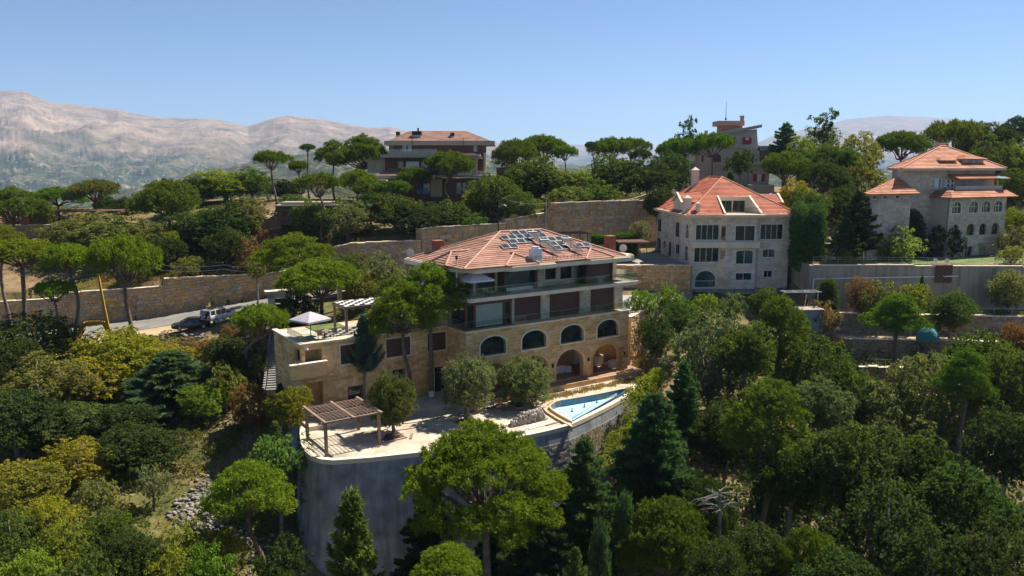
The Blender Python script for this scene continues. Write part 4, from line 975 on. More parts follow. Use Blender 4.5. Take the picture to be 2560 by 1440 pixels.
# front slope with the balcony cut out of it
cz = zfront(3.3)
def fpt(u, v): return (u, v, zfront(v))
def hipx(v, left=True): t = (v - b0) / (ap[1] - b0); return a0 + (ap[0] - a0) * t if left else a1 + (ap[0] - a1) * t
tiled(rm, [fpt(hipx(3.3), 3.3), fpt(hipx(3.3, False), 3.3), ap]); tiled(rm, [fpt(a0, b0), fpt(4.75, b0), fpt(4.75 + .35, 3.3), fpt(hipx(3.3), 3.3)]); tiled(rm, [fpt(10.2, b0), fpt(a1, b0), fpt(hipx(3.3, False), 3.3), fpt(9.95, 3.3)])
tiled(rm, [(a1, b0, e0), (a1, b1, e0), bp, ap]); tiled(rm, [(a1, b1, e0), (a0, b1, e0), bp]); tiled(rm, [(a0, b1, e0), (a0, b0, e0), ap, bp])
wroof = wb.part(rm, 'red_roof', M_TILER)
mb = MB()
for a, b in ((ap, bp), ((a0, b0, e0), ap), ((a1, b0, e0), ap), ((a0, b1, e0), bp), ((a1, b1, e0), bp)): mb.tube([Vector(a) + Vector((0, 0, .06)), Vector(b) + Vector((0, 0, .06))], .11, 6)
wb.part(mb, 'ridge_tiles', mat('red_ridge_tile', (.50, .22, .14), .8, .15, 3), wroof)
# recessed roof balcony
mb = MB(); mb.box(5.1, 9.95, 3.25, 3.45, e0, cz + .05)
for u0, u1 in ((4.62, 4.86), (10.0, 10.3)):
    mb.hexa([(u0, b0 - .1, e0), (u1, b0 - .1, e0), (u1 + (.3 if u0 < 6 else -.3), 3.4, e0), (u0 + (.3 if u0 < 6 else -.3), 3.4, e0), (u0, b0 - .1, e0 + .25), (u1, b0 - .1, e0 + .25), (u1 + (.3 if u0 < 6 else -.3), 3.4, cz + .25), (u0 + (.3 if u0 < 6 else -.3), 3.4, cz + .25)])
rb_ = wb.part(mb, 'roof_balcony_walls', M_COPING, wroof)
mb = MB(); mb.box(4.9, 10.0, b0, 3.3, e0 - .02, e0 + .03); wb.part(mb, 'roof_balcony_floor', M_PAVE, wroof)
for k in range(2):
    for j in range(2):
        u = 5.35 + k * 2.0 + j * .92; mb = MB(); mb.box(u, u + .85, 3.17, 3.21, e0 + .15, e0 + 1.75); wb.part(mb, 'pane', M_GLASS, rb_)
mb = MB()
for u in np.linspace(4.95, 9.95, 28): mb.bar((u, b0 - .05, e0 + .03), (u, b0 - .05, e0 + .9), .02, .02)
mb.bar((4.95, b0 - .05, e0 + .9), (9.95, b0 - .05, e0 + .9), .04, .04); wb.part(mb, 'railing', M_BLACK, rb_)
def stone_chimney(bd, u, v, w, z0, z1, par):
    mb = MB(); mb.box(u - w / 2, u + w / 2, v - w / 2, v + w / 2, z0, z1)
    mb.box(u - w / 2 - .1, u + w / 2 + .1, v - w / 2 - .1, v + w / 2 + .1, z1, z1 + .12)
    c = [(u - w / 2 - .06, v - w / 2 - .06), (u + w / 2 + .06, v - w / 2 - .06), (u + w / 2 + .06, v + w / 2 + .06), (u - w / 2 - .06, v + w / 2 + .06)]
    for i in range(4): mb.poly([(*c[i], z1 + .12), (*c[(i + 1) % 4], z1 + .12), (u, v, z1 + .12 + w * .5)])
    bd.part(mb, 'chimney', M_WSTONEB, par)
stone_chimney(wb, 5.2, 15.0, 1.0, -4.0, -.95, wroof); stone_chimney(wb, -.1, 1.6, .95, e0, -4.9, wroof); stone_chimney(wb, 1.0, .1, .5, e0, -5.6, wroof); stone_chimney(wb, WL + .2, 8, .9, e0, -4.9, wroof)
def side_dormer(bd, u0, u1, v0, v1, z0, z1, mtl, par):
    rm = MB(); c = (v0 + v1) / 2; o = u0
    tiled(rm, [(u0, v0, z0), (u1, v0, z0), (u1, c, z1), (u0, c, z1)] if u0 < u1 else [(u1, v0, z0), (u0, v0, z0), (u0, c, z1), (u1, c, z1)])
    tiled(rm, [(u1, v1, z0), (u0, v1, z0), (u0, c, z1), (u1, c, z1)] if u0 < u1 else [(u0, v1, z0), (u1, v1, z0), (u1, c, z1), (u0, c, z1)])
    s = bd.part(rm, 'dormer_roof', mtl, par); mb = MB(); k = u0 + (.1 if u0 < u1 else -.1); w = .25 if u0 < u1 else -.25
    mb.prism([(k - w, v0 - .1), (k, v0 - .1), (k, v1 + .1), (k - w, v1 + .1)], z0 - 1.6, z0 + .1); bd.part(mb, 'dormer_front', M_COPING, s) if False else None
    mb2 = MB(); mb2.poly([(k, v0, z0), (k, c, z1), (k, v1, z0), (k, v1, z0 - 1.2), (k, v0, z0 - 1.2)]); mb2.poly([(k - .02, v0, z0), (k - .02, v0, z0 - 1.2), (k - .02, v1, z0 - 1.2), (k - .02, v1, z0), (k - .02, c, z1)]); mb2.bar((k - w, v0 - .1, z0), (k - w, c, z1 + .1), .3, .14); mb2.bar((k - w, v1 + .1, z0), (k - w, c, z1 + .1), .3, .14)
    bd.part(mb2, 'dormer_front', M_COPING, par)
side_dormer(wb, -.3, 3.2, 3.2, 8.2, -5.5, -4.2, M_TILER, wroof); side_dormer(wb, WL + .3, WL - 3, 4, 8, -5.6, -4.4, M_TILER, wroof)
# ---------------------------------------------------------------- grey limestone mansion on the lawn
gh = empty('grey_mansion', (56.22, 115.32, -14.4), R(22.5), 'large grey limestone mansion with orange roof and arched windows above the lawn', 'house')
gb = Build(gh); GZ = -14.3
mb = MB(); mh = [rect(7.16, 8.8, -3.4, -2.12), rect(9.25, 10.8, -3.4, -2.12)]
panel(mb, (.8, 0), (20.9, 0), GZ, -.62, mh, .3); panel(mb, (20.9, 0), (24, 10), GZ, -.62, [], .3); panel(mb, (24, 10), (10.4, 10), GZ, -.62, [], .3); panel(mb, (10.4, 10), (.8, 0), GZ, -.62, [], .3)
gb.part(mb, 'stone_wall', M_GSTONEB)
ashlar(gb, (.8, 0), (20.9, 0), GZ, -.62, mh + [rect(7.7 - .8, 19.3, GZ, -4.5)], M_GSTONE, .42, .6, 1.1, 60, proud=.025); ashlar(gb, (10.4, 10), (.8, 0), GZ, -.62, [], M_GSTONE, .42, .6, 1.1, 0, proud=.025)
for h in mh: win(gb, (0, 0), (20, 0), h, M_WFRAME, M_WHITE, mull=1, off=.03)
bv = -3.0; bh = [arch(a, b, -7.1, -6.1, -5.4, n=10) for a, b in ((8.3, 10.2), (11.85, 13.8), (14.55, 16.5), (17.2, 19.15))] + [arch(a, b, -10.5, -9.5, -8.75, n=10) for a, b in ((8.6, 10.1), (11.75, 13.5), (14.5, 16.1), (17.15, 18.8))] + [rect(11.85, 13.4, GZ + .05, -12.2), rect(14.8, 16.2, GZ + .05, -12.35)]
mb = MB(); panel(mb, (7.7, bv), (19.95, bv), GZ, -4.5, [[(p[0] - 7.7, p[1]) for p in h] for h in bh], .3); panel(mb, (7.7, 0), (7.7, bv), GZ, -4.5, [], .3); panel(mb, (19.95, bv), (19.95, 0), GZ, -4.5, [], .3); gb.part(mb, 'bay_wall', M_GSTONEB)
ashlar(gb, (7.7, bv), (19.95, bv), GZ, -4.5, [[(p[0] - 7.7, p[1]) for p in h] for h in bh], M_GSTONE, .42, .6, 1.1, 40, proud=.025)
for i, h in enumerate(bh):
    hh = [(p[0] - 7.7, p[1]) for p in h]
    win(gb, (7.7, bv), (19.95, bv), hh, M_WFRAME if i < 4 else M_GSTONEB, M_GLASST if i < 4 else (M_GLASS if i != 9 else M_SLABG), mull=2 if i < 4 else (1 if i in (4, 8) else 0), trans=-6.15 if i < 4 else None, off=.18 if i < 4 else .28, w=.08)
mb = MB(); mb.hexa([(14.5, bv - 1.1, -12.1), (16.6, bv - 1.1, -12.1), (16.6, bv, -11.85), (14.5, bv, -11.85), (14.5, bv - 1.1, -12.0), (16.6, bv - 1.1, -12.0), (16.6, bv, -11.75), (14.5, bv, -11.75)]); gb.part(mb, 'door_canopy', M_SLABG)
# skirt roof round the bay, balcony and its small roof
rm = MB(); z0, z1 = -4.75, -3.75
for f in ([(7.0, bv - .9, z0), (21.3, bv - .9, z0), (20.3, bv + .6, z1), (8.4, bv + .6, z1)], [(7.0, .1, z0), (7.0, bv - .9, z0), (8.4, bv + .6, z1), (8.4, .1, z1)], [(21.3, bv - .9, z0), (21.3, .1, z0), (20.3, .1, z1), (20.3, bv + .6, z1)]): tiled(rm, f, .4)
gb.part(rm, 'skirt_roof', M_TILER if False else piece_mat('orange_tiles', [(0, (.41, .16, .078)), (.5, (.47, .20, .108)), (1, (.53, .245, .145))], gscale=1.2, grain=.14, bmp=.2, rough=.8))
M_TILEO = MATS['orange_tiles']
mb = MB(); mb.box(9.8, 20.0, -2.1, -1.95, -3.75, -3.15)
for u in np.arange(9.9, 19.9, .45): mb.box(u, u + .18, -2.06, -2.0, -3.75, -3.3)
gb.part(mb, 'balcony_parapet', M_GSTONEB)
rm = MB(); tiled(rm, [(10.2, -2.3, -2.05), (21.4, -2.3, -2.05), (21.0, .1, -1.35), (10.6, .1, -1.35)], .4); gb.part(rm, 'balcony_roof', M_TILEO)
for u, z in ((10.2, -3.1), (11.1, -3.1), (11.1, -3.75), (10.2, -2.5), (11.1, -2.5)):
    mb = MB(); mb.box(u - .42, u + .42, -.5, -.03, z - .25, z + .3); mb.tube([(u, -.52, z + .02), (u, -.5, z + .02)], .22, 10, m=1); gb.part(mb, 'air_conditioner', [M_WHITE, M_BLACK])
# main hip roof and dormers
rm = MB(); ez = -.55; r0, r1, rvv, rz_ = 14.6, 16.0, 4.9, 2.85; eA, eB, eC, eD = (-.5, -1.2, ez), (21.9, -1.2, ez), (25, 11, ez), (10.3, 11, ez)
for f in ([eA, eB, (r1, rvv, rz_), (r0, rvv, rz_)], [eB, eC, (r1, rvv, rz_)], [eC, eD, (r0, rvv, rz_), (r1, rvv, rz_)], [eD, eA, (r0, rvv, rz_)]): tiled(rm, f, .42)
groof = gb.part(rm, 'orange_roof', M_TILEO)
mb = MB()
for a, b in (((r0, rvv, rz_), (r1, rvv, rz_)), (eA, (r0, rvv, rz_)), (eB, (r1, rvv, rz_)), (eC, (r1, rvv, rz_)), (eD, (r0, rvv, rz_))): mb.tube([Vector(a) + Vector((0, 0, .07)), Vector(b) + Vector((0, 0, .07))], .12, 6)
gb.part(mb, 'ridge_tiles', mat('orange_ridge_tile', (.48, .22, .13), .8, .15, 3), groof)
mb = MB(); mb.prism([eA[:2], eB[:2], eC[:2], eD[:2]], ez - .3, ez - .02); gb.part(mb, 'eaves', M_GSTONEB)
for u0, u1, vv, zt in ((9.0, 12.8, .6, 1.0), (13.7, 18.8, .3, 1.25)):
    mb = MB(); mb.box(u0 + .3, u1 - .3, vv, vv + 3.2, -.4, zt - .3); dm = gb.part(mb, 'dormer', M_GSTONEB, groof)
    rm = MB(); c = (u0 + u1) / 2
    tiled(rm, [(u0, vv - .5, zt - .35), (u1, vv - .5, zt - .35), (c + .3, vv + 1.3, zt + .35), (c - .3, vv + 1.3, zt + .35)], .4); tiled(rm, [(u0, vv + 4, zt - .35), (u0, vv - .5, zt - .35), (c - .3, vv + 1.3, zt + .35), (c - .3, vv + 4, zt + .35)], .4); tiled(rm, [(u1, vv - .5, zt - .35), (u1, vv + 4, zt - .35), (c + .3, vv + 4, zt + .35), (c + .3, vv + 1.3, zt + .35)], .4)
    gb.part(rm, 'dormer_roof', M_TILEO, groof); mb = MB(); w_ = (u1 - u0) * .22; mb.box(c - w_, c + w_, vv - .03, vv + .02, -.1, zt - .5); mb.box(c - .04, c + .04, vv - .06, vv - .02, -.1, zt - .5, 1); gb.part(mb, 'dormer_window', [M_GLASS, M_WFRAME], groof)
mb = MB(); mb.box(15.4, 16.6, 5.6, 6.6, 1.6, 3.3); mb.box(15.2, 16.8, 5.4, 6.8, 3.3, 3.5); gb.part(mb, 'chimney', M_GSTONEB, groof)
mb = MB(); mb.cyl((19.5, 5.5), .14, .2, 2.4, 8); gb.part(mb, 'flue_pipe', M_WHITE, groof)
# low tower at the garden end
mb = MB(); th = [rect(a, a + .6, -4.75, -4.45) for a in (.6, 2.6, 5.0)]
panel(mb, (-6.4, -1.5), (1.6, -1.5), GZ, -4.1, th, .3); panel(mb, (1.6, -1.5), (2.6, .2), GZ, -4.1, [], .3); panel(mb, (-3.4, 1.8), (-6.4, -1.5), GZ, -4.1, [], .3); panel(mb, (2.6, 1.8), (-3.4, 1.8), GZ, -4.1, [], .3); gb.part(mb, 'tower_wall', M_GSTONEB)
ashlar(gb, (-6.4, -1.5), (1.6, -1.5), GZ, -4.1, th, M_GSTONE, .42, .6, 1.1, 0, proud=.025)
for h in th: mb = MB(); fill(mb, (-6.4, -1.5), (1.6, -1.5), h, .2); gb.part(mb, 'slit_window', M_GLASS)
rm = MB(); az = -1.75; apx = (.6, .3, az)
for f in ([(-7.6, -2.5, -4.1), (2.2, -2.5, -4.1), apx], [(2.2, -2.5, -4.1), (4.0, 2.0, -4.1), apx], [(4.0, 2, -4.1), (-3.9, 2, -4.1), apx], [(-3.9, 2.0, -4.1), (-7.6, -2.5, -4.1), apx]): tiled(rm, f, .42)
gb.part(rm, 'tower_roof', M_TILEO)

# ---------------------------------------------------------------- houses on the ridge, drawn plane by plane
class Flat:
    """places boxes of a far building from what its facade shows, at facade depth y"""
    def __init__(s, bd, Y): s.b = bd; s.Y = Y; s.o = bd.root.location
    def xz(s, px, py, Y=None): r = ray(px, py); t = (Y or s.Y) / r.y; return r.x * t - s.o.x, r.z * t
    def box(s, mb, px0, px1, py0, py1, back=6, front=0.0, m=0):
        Y = s.Y - front; x0, z1 = s.xz(px0, py0, Y); x1, z0 = s.xz(px1, py1, Y); return mb.box(x0, x1, Y - s.o.y, Y - s.o.y + back, z0, z1, m)
    def part(s, rects, name, mats, parent=None):
        mb = MB()
        for r_ in rects: s.box(mb, *r_)
        return s.b.part(mb, name, mats, parent)
rh = empty('ridge_house', (-14, 152, -12), 0, 'modern brown clad house in stacked terraces with pale pink roof on the ridge', 'house')
rf = Flat(Build(rh), 152)
rf.part([(972, 1212, 362, 392, 9, 0)], 'top_storey', M_BROWN); rf.part([(960, 1237, 352, 363, 12, 1.0)], 'eaves', M_SLABG)
rm = MB(); Y = 152 - 1; q = [rf.xz(972, 352, Y), rf.xz(1226, 352, Y), rf.xz(1163, 327, 157), rf.xz(1025, 327, 157)]
tiled(rm, [(q[0][0], -1 + .1, q[0][1]), (q[1][0], -1 + .1, q[1][1]), (q[2][0], 5, q[2][1]), (q[3][0], 5, q[3][1])], .42); tiled(rm, [(q[1][0], -.9, q[1][1]), (q[1][0], 11, q[1][1]), (q[2][0], 5, q[2][1])], .42); tiled(rm, [(q[0][0], 11, q[1][1]), (q[0][0], -.9, q[1][1]), (q[3][0], 5, q[3][1])], .42); tiled(rm, [(q[1][0], 11, q[1][1]), (q[0][0], 11, q[1][1]), (q[3][0], 5, q[3][1]), (q[2][0], 5, q[2][1])], .42)
rroof = rf.b.part(rm, 'pink_roof', M_TILEP)
for x0, x1, y0, y1, f in ((990, 998, 329, 346, -2), (1030, 1053, 328, 347, -1), (1126, 1135, 332, 348, -1)):
    mb = MB(); rf.box(mb, x0, x1, (y0 + y1) / 2, y1, 1.2, f); rf.box(mb, x0 - .5, x1 + .5, y0, (y0 + y1) / 2, 1.3, f, 1); rf.b.part(mb, 'chimney', [M_CREAM, M_BLACK], rroof)
rf.part([(1043, 1047, 320, 329, .4, -1)], 'flue_pipe', M_BLACK, rroof)
for x0, x1 in ((1006, 1016), (1019, 1029), (1184, 1195)): rf.part([(x0, x1, 361, 379, .1, .06)], 'sky_painted_window', M_GLASSB)
rf.part([(1195.5, 1203, 362, 380, .1, .05), (975, 983, 364, 372, .1, .05)], 'dark_window', M_GLASS)
for x in (1030, 1158): rf.part([(x - .7, x + .7, 345, 362, .15, 1.4)], 'roof_post', M_BLACK)
rf.part([(950, 1200, 386, 394, 12, 4.5)], 'terrace_slab', M_SLABG)
rf.part([(1106, 1200, 385, 390, 4, 4.7)], 'planter_edge', M_SLABG)
mb = MB()
x0, z0 = rf.xz(1105, 393, 147); x1, _ = rf.xz(1206, 393, 147); tiled(rm := MB(), [(x0, -5, z0), (x1, -5, z0), (x1 - 2.0, -1, z0 + .9), (x0, -1, z0 + .9)], .42); rf.b.part(rm, 'lower_roof', M_TILEP)
rf.part([(1102, 1204, 392, 397, 5, 5.3)], 'lower_eaves', M_SLABG)
for k in range(6): x = 968 + k * 21; rf.part([(x, x + 20.5, 373, 386, .03, 4.3)], 'glass_pane', M_RAIL)
rf.part([(962, 1095, 394, 446, 9, 2.0)], 'middle_storey', M_BROWN); rf.part([(918, 963, 395, 432, 6, 1.5)], 'side_wing', M_CREAM); rf.part([(1095, 1178, 394, 440, 8, 1)], 'middle_storey', M_CREAM)
for x0, x1 in ((995, 1012), (1015, 1048), (1052, 1072)): rf.part([(x0, x1, 404, 432, .1, 2.06)], 'dark_window', M_GLASSB if x0 != 995 else M_GLASS)
rf.part([(1177, 1192, 396, 440, 1, 3), (1209, 1215, 382, 440, 1, 3)], 'stone_pier', M_CREAM); rf.part([(1193, 1212, 362, 440, 8, .5)], 'middle_storey', M_BROWN)
x0, z0 = rf.xz(937, 439, 145); x1, _ = rf.xz(993, 439, 145); tiled(rm := MB(), [(x0, -7, z0), (x1, -7, z0), (x1, -2, z0 + 1.3), (x0 + 2, -2, z0 + 1.3)], .42); rf.b.part(rm, 'lower_roof', M_TILEP)
rf.part([(918, 1085, 439, 447, 8, 7.2)], 'lower_eaves', M_SLABG); rf.part([(1060, 1240, 438, 444, 9, 6)], 'terrace_slab', M_SLABG)
rf.part([(905, 1208, 447, 528, 9, 4)], 'lower_storey', M_BROWN); rf.part([(1076, 1105, 448, 492, .3, 4.3)], 'stone_panel', M_CREAM); rf.part([(1207, 1242, 440, 460, 6, 4.5)], 'stone_pier', M_CREAM)
for x0, x1 in ((1041, 1054), (1057, 1075), (1142, 1153), (1157, 1164), (1175, 1186)): rf.part([(x0, x1, 457, 485, .1, 4.08)], 'sky_painted_window', M_GLASSB)
for x in (1145, 1163, 1195, 1218): rf.part([(x, x + 17, 427, 438, .03, 5.6)], 'glass_pane', M_RAIL)
rf.part([(1241, 1284, 418, 450, 4, 3.5), (1262, 1284, 418, 445, 3, 3.8)], 'planter_wall', M_BROWN)
rf.part([(905, 965, 450, 456, 5, 10)], 'garden_slab', M_SLABG)
rf.part([(1007, 1010, 394, 440, .2, 3), (1052, 1054, 394, 440, .2, 3)], 'timber_post', M_BROWN)

eh = empty('red_shutter_house', (50, 172, -12), 0, 'grey stone house with red shutters and steep slanting roof slab on the ridge', 'house')
ef = Flat(Build(eh), 172)
f8 = lambda x, y: (1640 + x / 5.3333, 240 + y / 5.3333)
def e8(*r): return (*[1640 + v / 5.3333 for v in r[:2]], *[240 + v / 5.3333 for v in r[2:4]], *r[4:])
mb = MB(); pts = [f8(700, 560), f8(1345, 440), f8(1362, 690), f8(700, 690)]; P_ = [ef.xz(*p) for p in pts]
mb.v += [(x, 0, z) for x, z in P_] + [(x, 8, z) for x, z in P_]; mb.f += [(3, 2, 1, 0), (4, 5, 6, 7), (0, 1, 5, 4), (1, 2, 6, 5), (2, 3, 7, 6), (3, 0, 4, 7)]; mb.m += [0] * 6; mb.r += [0.] * 6
ef.b.part(mb, 'upper_storey', M_GSTONEB)
mb = MB(); pts = [f8(690, 515), f8(1415, 378), f8(1413, 418), f8(690, 570)]; P_ = [ef.xz(*p, 170.8) for p in pts]
mb.v += [(x, -1.2, z) for x, z in P_] + [(x, 8.5, z) for x, z in P_]; mb.f += [(3, 2, 1, 0), (4, 5, 6, 7), (0, 1, 5, 4), (1, 2, 6, 5), (2, 3, 7, 6), (3, 0, 4, 7)]; mb.m += [0] * 6; mb.r += [0.] * 6
eroof = ef.b.part(mb, 'slanting_roof', M_SLABG)
ef.part([e8(875, 1150, 375, 480, 4, -2)], 'roof_box', mat('pink_render', (.50, .27, .21), .85, .1, 1), eroof); ef.part([e8(830, 1180, 330, 395, 5, -1)], 'roof_box_cap', MATS['pink_render'], eroof)
ef.part([e8(1138, 1172, 275, 360, .9, -1.5), e8(1132, 1178, 262, 278, 1.1, -1.4), e8(660, 690, 460, 520, .9, -1.5)], 'chimney', MATS['pink_render'], eroof)
mb = MB(); p = ef.xz(*f8(980, 315)); q = ef.xz(*f8(990, 55)); mb.tube([(p[0], 3, p[1]), (q[0], 3, q[1])], [.07, .03], 6); mb.tube([(p[0], 3, p[1] + .1), (p[0], 3, p[1] + .5)], .2, 8); ef.b.part(mb, 'antenna_mast', M_BLACK, eroof)
ef.part([e8(590, 1362, 690, 1200, 9, .3)], 'stone_wall', M_GSTONEB); ef.part([e8(520, 640, 770, 1080, 6, -1)], 'stone_wall', M_GSTONEB)
ef.part([e8(1250, 1500, 930, 1230, 6, 1.0)], 'stone_wall', M_GSTONEB); ef.part([e8(1362, 1560, 690, 930, 6, -1)], 'side_wing', M_CREAM); ef.part([e8(1362, 1600, 665, 730, 8, .3)], 'side_wing_roof', M_SLABG)
def red_shutter(x0, x1, y0, y1, f=.4): ef.part([e8(x0, x1, y0, y1, .12, f)], 'red_shutter', M_REDPAINT)
for r_ in ((955, 982, 552, 640), (1027, 1055, 552, 645), (1160, 1272, 552, 650), (612, 632, 790, 880), (1185, 1212, 815, 855), (1300, 1345, 1040, 1140), (1408, 1448, 1040, 1140), (1405, 1500, 815, 870), (1440, 1495, 775, 800)): red_shutter(*r_, f=1.2 if r_[2] > 1000 else .45)
ef.part([e8(982, 1027, 555, 640, .1, .35)], 'window', M_WFRAME); ef.part([e8(1345, 1408, 1040, 1140, .1, 1.1)], 'window', M_WFRAME); ef.part([e8(1195, 1235, 558, 585, .1, .6)], 'vent_window', M_WFRAME)
mb = MB(); a_, b_ = ef.xz(*f8(790, 0))[0], ef.xz(*f8(893, 0))[0]; zb = ef.xz(*f8(0, 880))[1]; zt = ef.xz(*f8(0, 770))[1]
pts = arch(a_, b_, zb, zb + (zt - zb) * .45, zt, n=10); mb.poly([(x, -.42, z) for x, z in pts]); mb.poly([(x, -.36, z) for x, z in pts][::-1]); ef.b.part(mb, 'loggia_shade_sheet', M_DARKIN)  # flat dark arch on the wall stands for the shaded loggia
def balustrade(x0, x1, y0, y1, f):
    mb = MB(); ef.box(mb, x0, x1, y0, y0 + 1.1, .25, f); ef.box(mb, x0, x1, y1 - .9, y1, .25, f); n = int((x1 - x0) / 2.1)
    for k in range(n + 1): x = x0 + (x1 - x0) * k / max(1, n); ef.box(mb, x - .45, x + .45, y0 + 1.1, y1 - .9, .18, f - .03)
    ef.b.part(mb, 'balustrade', M_WSTONEB)
balustrade(*e8(905, 1362, 648, 692), 1.0); balustrade(*e8(800, 895, 880, 918), .9); balustrade(*e8(1250, 1500, 872, 918), 1.8)
mb = MB(); ef.box(mb, 1875, 1935, 462, 488, 5, 6); ef.b.part(mb, 'garden_wall', M_CREAM)
# ---------------------------------------------------------------- foliage
def leaf_mat(name, trans=.32, gloss=0.0):
    m, n, l, b = nt(name); n.remove(b)
    oi = n.new('ShaderNodeObjectInfo'); at = n.new('ShaderNodeAttribute'); at.attribute_name = 'rnd'
    br = ramp(n, l, at.outputs['Fac'], [(0, (.42, .50, .58)), (.42, (.88, .90, .90)), (.78, (1.35, 1.26, .92)), (1, (2.0, 1.7, .95))])
    c = mixrgb(n, l, 1.0, oi.outputs['Color'], br, 'MULTIPLY')
    d = n.new('ShaderNodeBsdfDiffuse'); l.new(c, d.inputs[0]); t = n.new('ShaderNodeBsdfTranslucent')
    l.new(mixrgb(n, l, 1.0, c, (1.5, 1.55, .7), 'MULTIPLY'), t.inputs[0])
    mx = n.new('ShaderNodeMixShader'); mx.inputs[0].default_value = trans; l.new(d.outputs[0], mx.inputs[1]); l.new(t.outputs[0], mx.inputs[2]); out = mx.outputs[0]
    if gloss:
        g = n.new('ShaderNodeBsdfGlossy'); g.inputs[0].default_value = (1, 1, 1, 1); g.inputs[1].default_value = .45
        m2 = n.new('ShaderNodeMixShader'); m2.inputs[0].default_value = gloss; l.new(out, m2.inputs[1]); l.new(g.outputs[0], m2.inputs[2]); out = m2.outputs[0]
    l.new(out, n['Material Output'].inputs[0]); return m
M_LEAF = leaf_mat('broad_leaves', .40, .0); M_NEEDLE = leaf_mat('pine_needles', .26, .0)
M_BARK = mat('pine_bark', (.155, .11, .085), .95, .35, 3, bmp=.8, bscale=12)
M_BARKG = mat('grey_bark', (.20, .175, .15), .95, .3, 3, bmp=.7, bscale=12)
M_DEAD = mat('bleached_deadwood', (.21, .18, .155), .9, .25, 4)

def unit(v): return v / np.maximum(np.linalg.norm(v, axis=-1, keepdims=True), 1e-9)
def sph(n, low=-1.0):
    v = unit(RNG.normal(size=(int(n * 1.9) + 8, 3))); keep = (v[:, 2] > low) | (RNG.random(len(v)) < .25); return v[keep][:n]
def clump_points(clumps, dens, low=-.35, shell=.72, rough=.16):
    P, N, C = [], [], []
    for (c, r, *w) in clumps:
        r = np.asarray(r, float); area = 4 * math.pi * ((r[0] * r[1]) ** 1.6 / 3 + 2 * (r[0] * r[2]) ** 1.6 / 3) ** (1 / 1.6)
        n = int(area * dens * (w[0] if w else 1)); d = sph(n, low); n = len(d)
        rad = np.where(RNG.random(n) < shell, 1 - np.abs(RNG.normal(size=n)) * rough + .06, RNG.random(n) ** .5 * .95)
        lump = 1 + .16 * np.sin(d[:, 0] * 7 + c[0] * 3) * np.sin(d[:, 1] * 6 + c[1] * 5) + .12 * np.sin(d[:, 2] * 9 + c[2])
        P.append(np.asarray(c) + d * r * (rad * lump)[:, None]); N.append(unit(d / r)); C.append(np.full(n, RNG.random()))
    return np.concatenate(P), np.concatenate(N), np.concatenate(C)
def crown_points(clumps, rs, per, m, low=-.3, squash=.85, inner=.62):
    """twig clusters over every clump, each cluster a small burst of leaves: lit heads with dark gaps between"""
    PP, NN, CC = [], [], []
    for (c, r, *w) in clumps:
        r = np.asarray(r, float); area = 4 * math.pi * (((r[0] * r[1]) ** 1.6 + 2 * (r[0] * r[2]) ** 1.6) / 3) ** (1 / 1.6)
        d = sph(max(3, int(area * per)), low); n = len(d); ca = RNG.random()
        pos = np.asarray(c) + d * r * RNG.uniform(inner, 1.12, n)[:, None]; rr = rs * RNG.uniform(.55, 1.45, n)
        e = unit(RNG.normal(size=(n, m, 3)) * .85 + d[:, None, :] * .75 + np.array([0, 0, .55])); q = rr[:, None, None] * RNG.uniform(.35, 1.08, (n, m))[..., None]
        PP.append((pos[:, None, :] + e * q * np.array([1, 1, squash])).reshape(-1, 3)); NN.append(e.reshape(-1, 3)); CC.append(np.repeat(np.clip(ca * .35 + RNG.random(n) * .65, 0, 1), m))
    return np.concatenate(PP), np.concatenate(NN), np.concatenate(CC)
def leaves_mesh(name, P, N, C, size, mtl, kind='leaf', asp=.62, blades=4, up=.25, spread=1.0):
    n = len(P)
    if kind == 'leaf':
        nn = unit(N * .55 + RNG.normal(size=(n, 3)) * .55 + np.array([0, 0, up])); t = unit(np.cross(nn, RNG.normal(size=(n, 3)))); b = np.cross(nn, t)
        s = size * RNG.uniform(.6, 1.35, n)[:, None]
        fold = nn * s * .12
        V = np.stack([P + t * s * .5, P + b * s * .5 * asp + fold, P - t * s * .5, P - b * s * .5 * asp + fold], 1).reshape(-1, 3); q = np.arange(n * 4).reshape(n, 4); rep = 1
    else:
        Pk = np.repeat(P, blades, 0); Nk = np.repeat(N, blades, 0); m = len(Pk)
        d = unit(Nk * 1.0 + RNG.normal(size=(m, 3)) * spread + np.array([0, 0, up])); s = size * RNG.uniform(.6, 1.3, m)[:, None]
        w = unit(np.cross(d, RNG.normal(size=(m, 3)))) * s * asp * .5
        V = np.stack([Pk - w - d * s * .15, Pk + w - d * s * .15, Pk + d * s * .85], 1).reshape(-1, 3); q = np.arange(m * 3).reshape(m, 3); rep = blades
    me = bpy.data.meshes.new(name); fast_mesh(me, V, q); me.materials.append(mtl)
    r = np.clip(np.repeat(C, rep) * .45 + RNG.random(len(q)) * .55, 0, 1)
    at = me.attributes.new('rnd', 'FLOAT', 'FACE'); at.data.foreach_set('value', r.astype(np.float32)); return me
def limb(mb, p, q, r0, r1, bend=.12, n=5, k=5):
    p = Vector(p); q = Vector(q); L = (q - p).length; o = Vector((random.uniform(-1, 1), random.uniform(-1, 1), random.uniform(-.2, .6))) * L * bend
    path = [p.lerp(q, i / k) + o * math.sin(math.pi * i / k) for i in range(k + 1)]
    mb.tube(path, [r0 + (r1 - r0) * i / k for i in range(k + 1)], n); return path
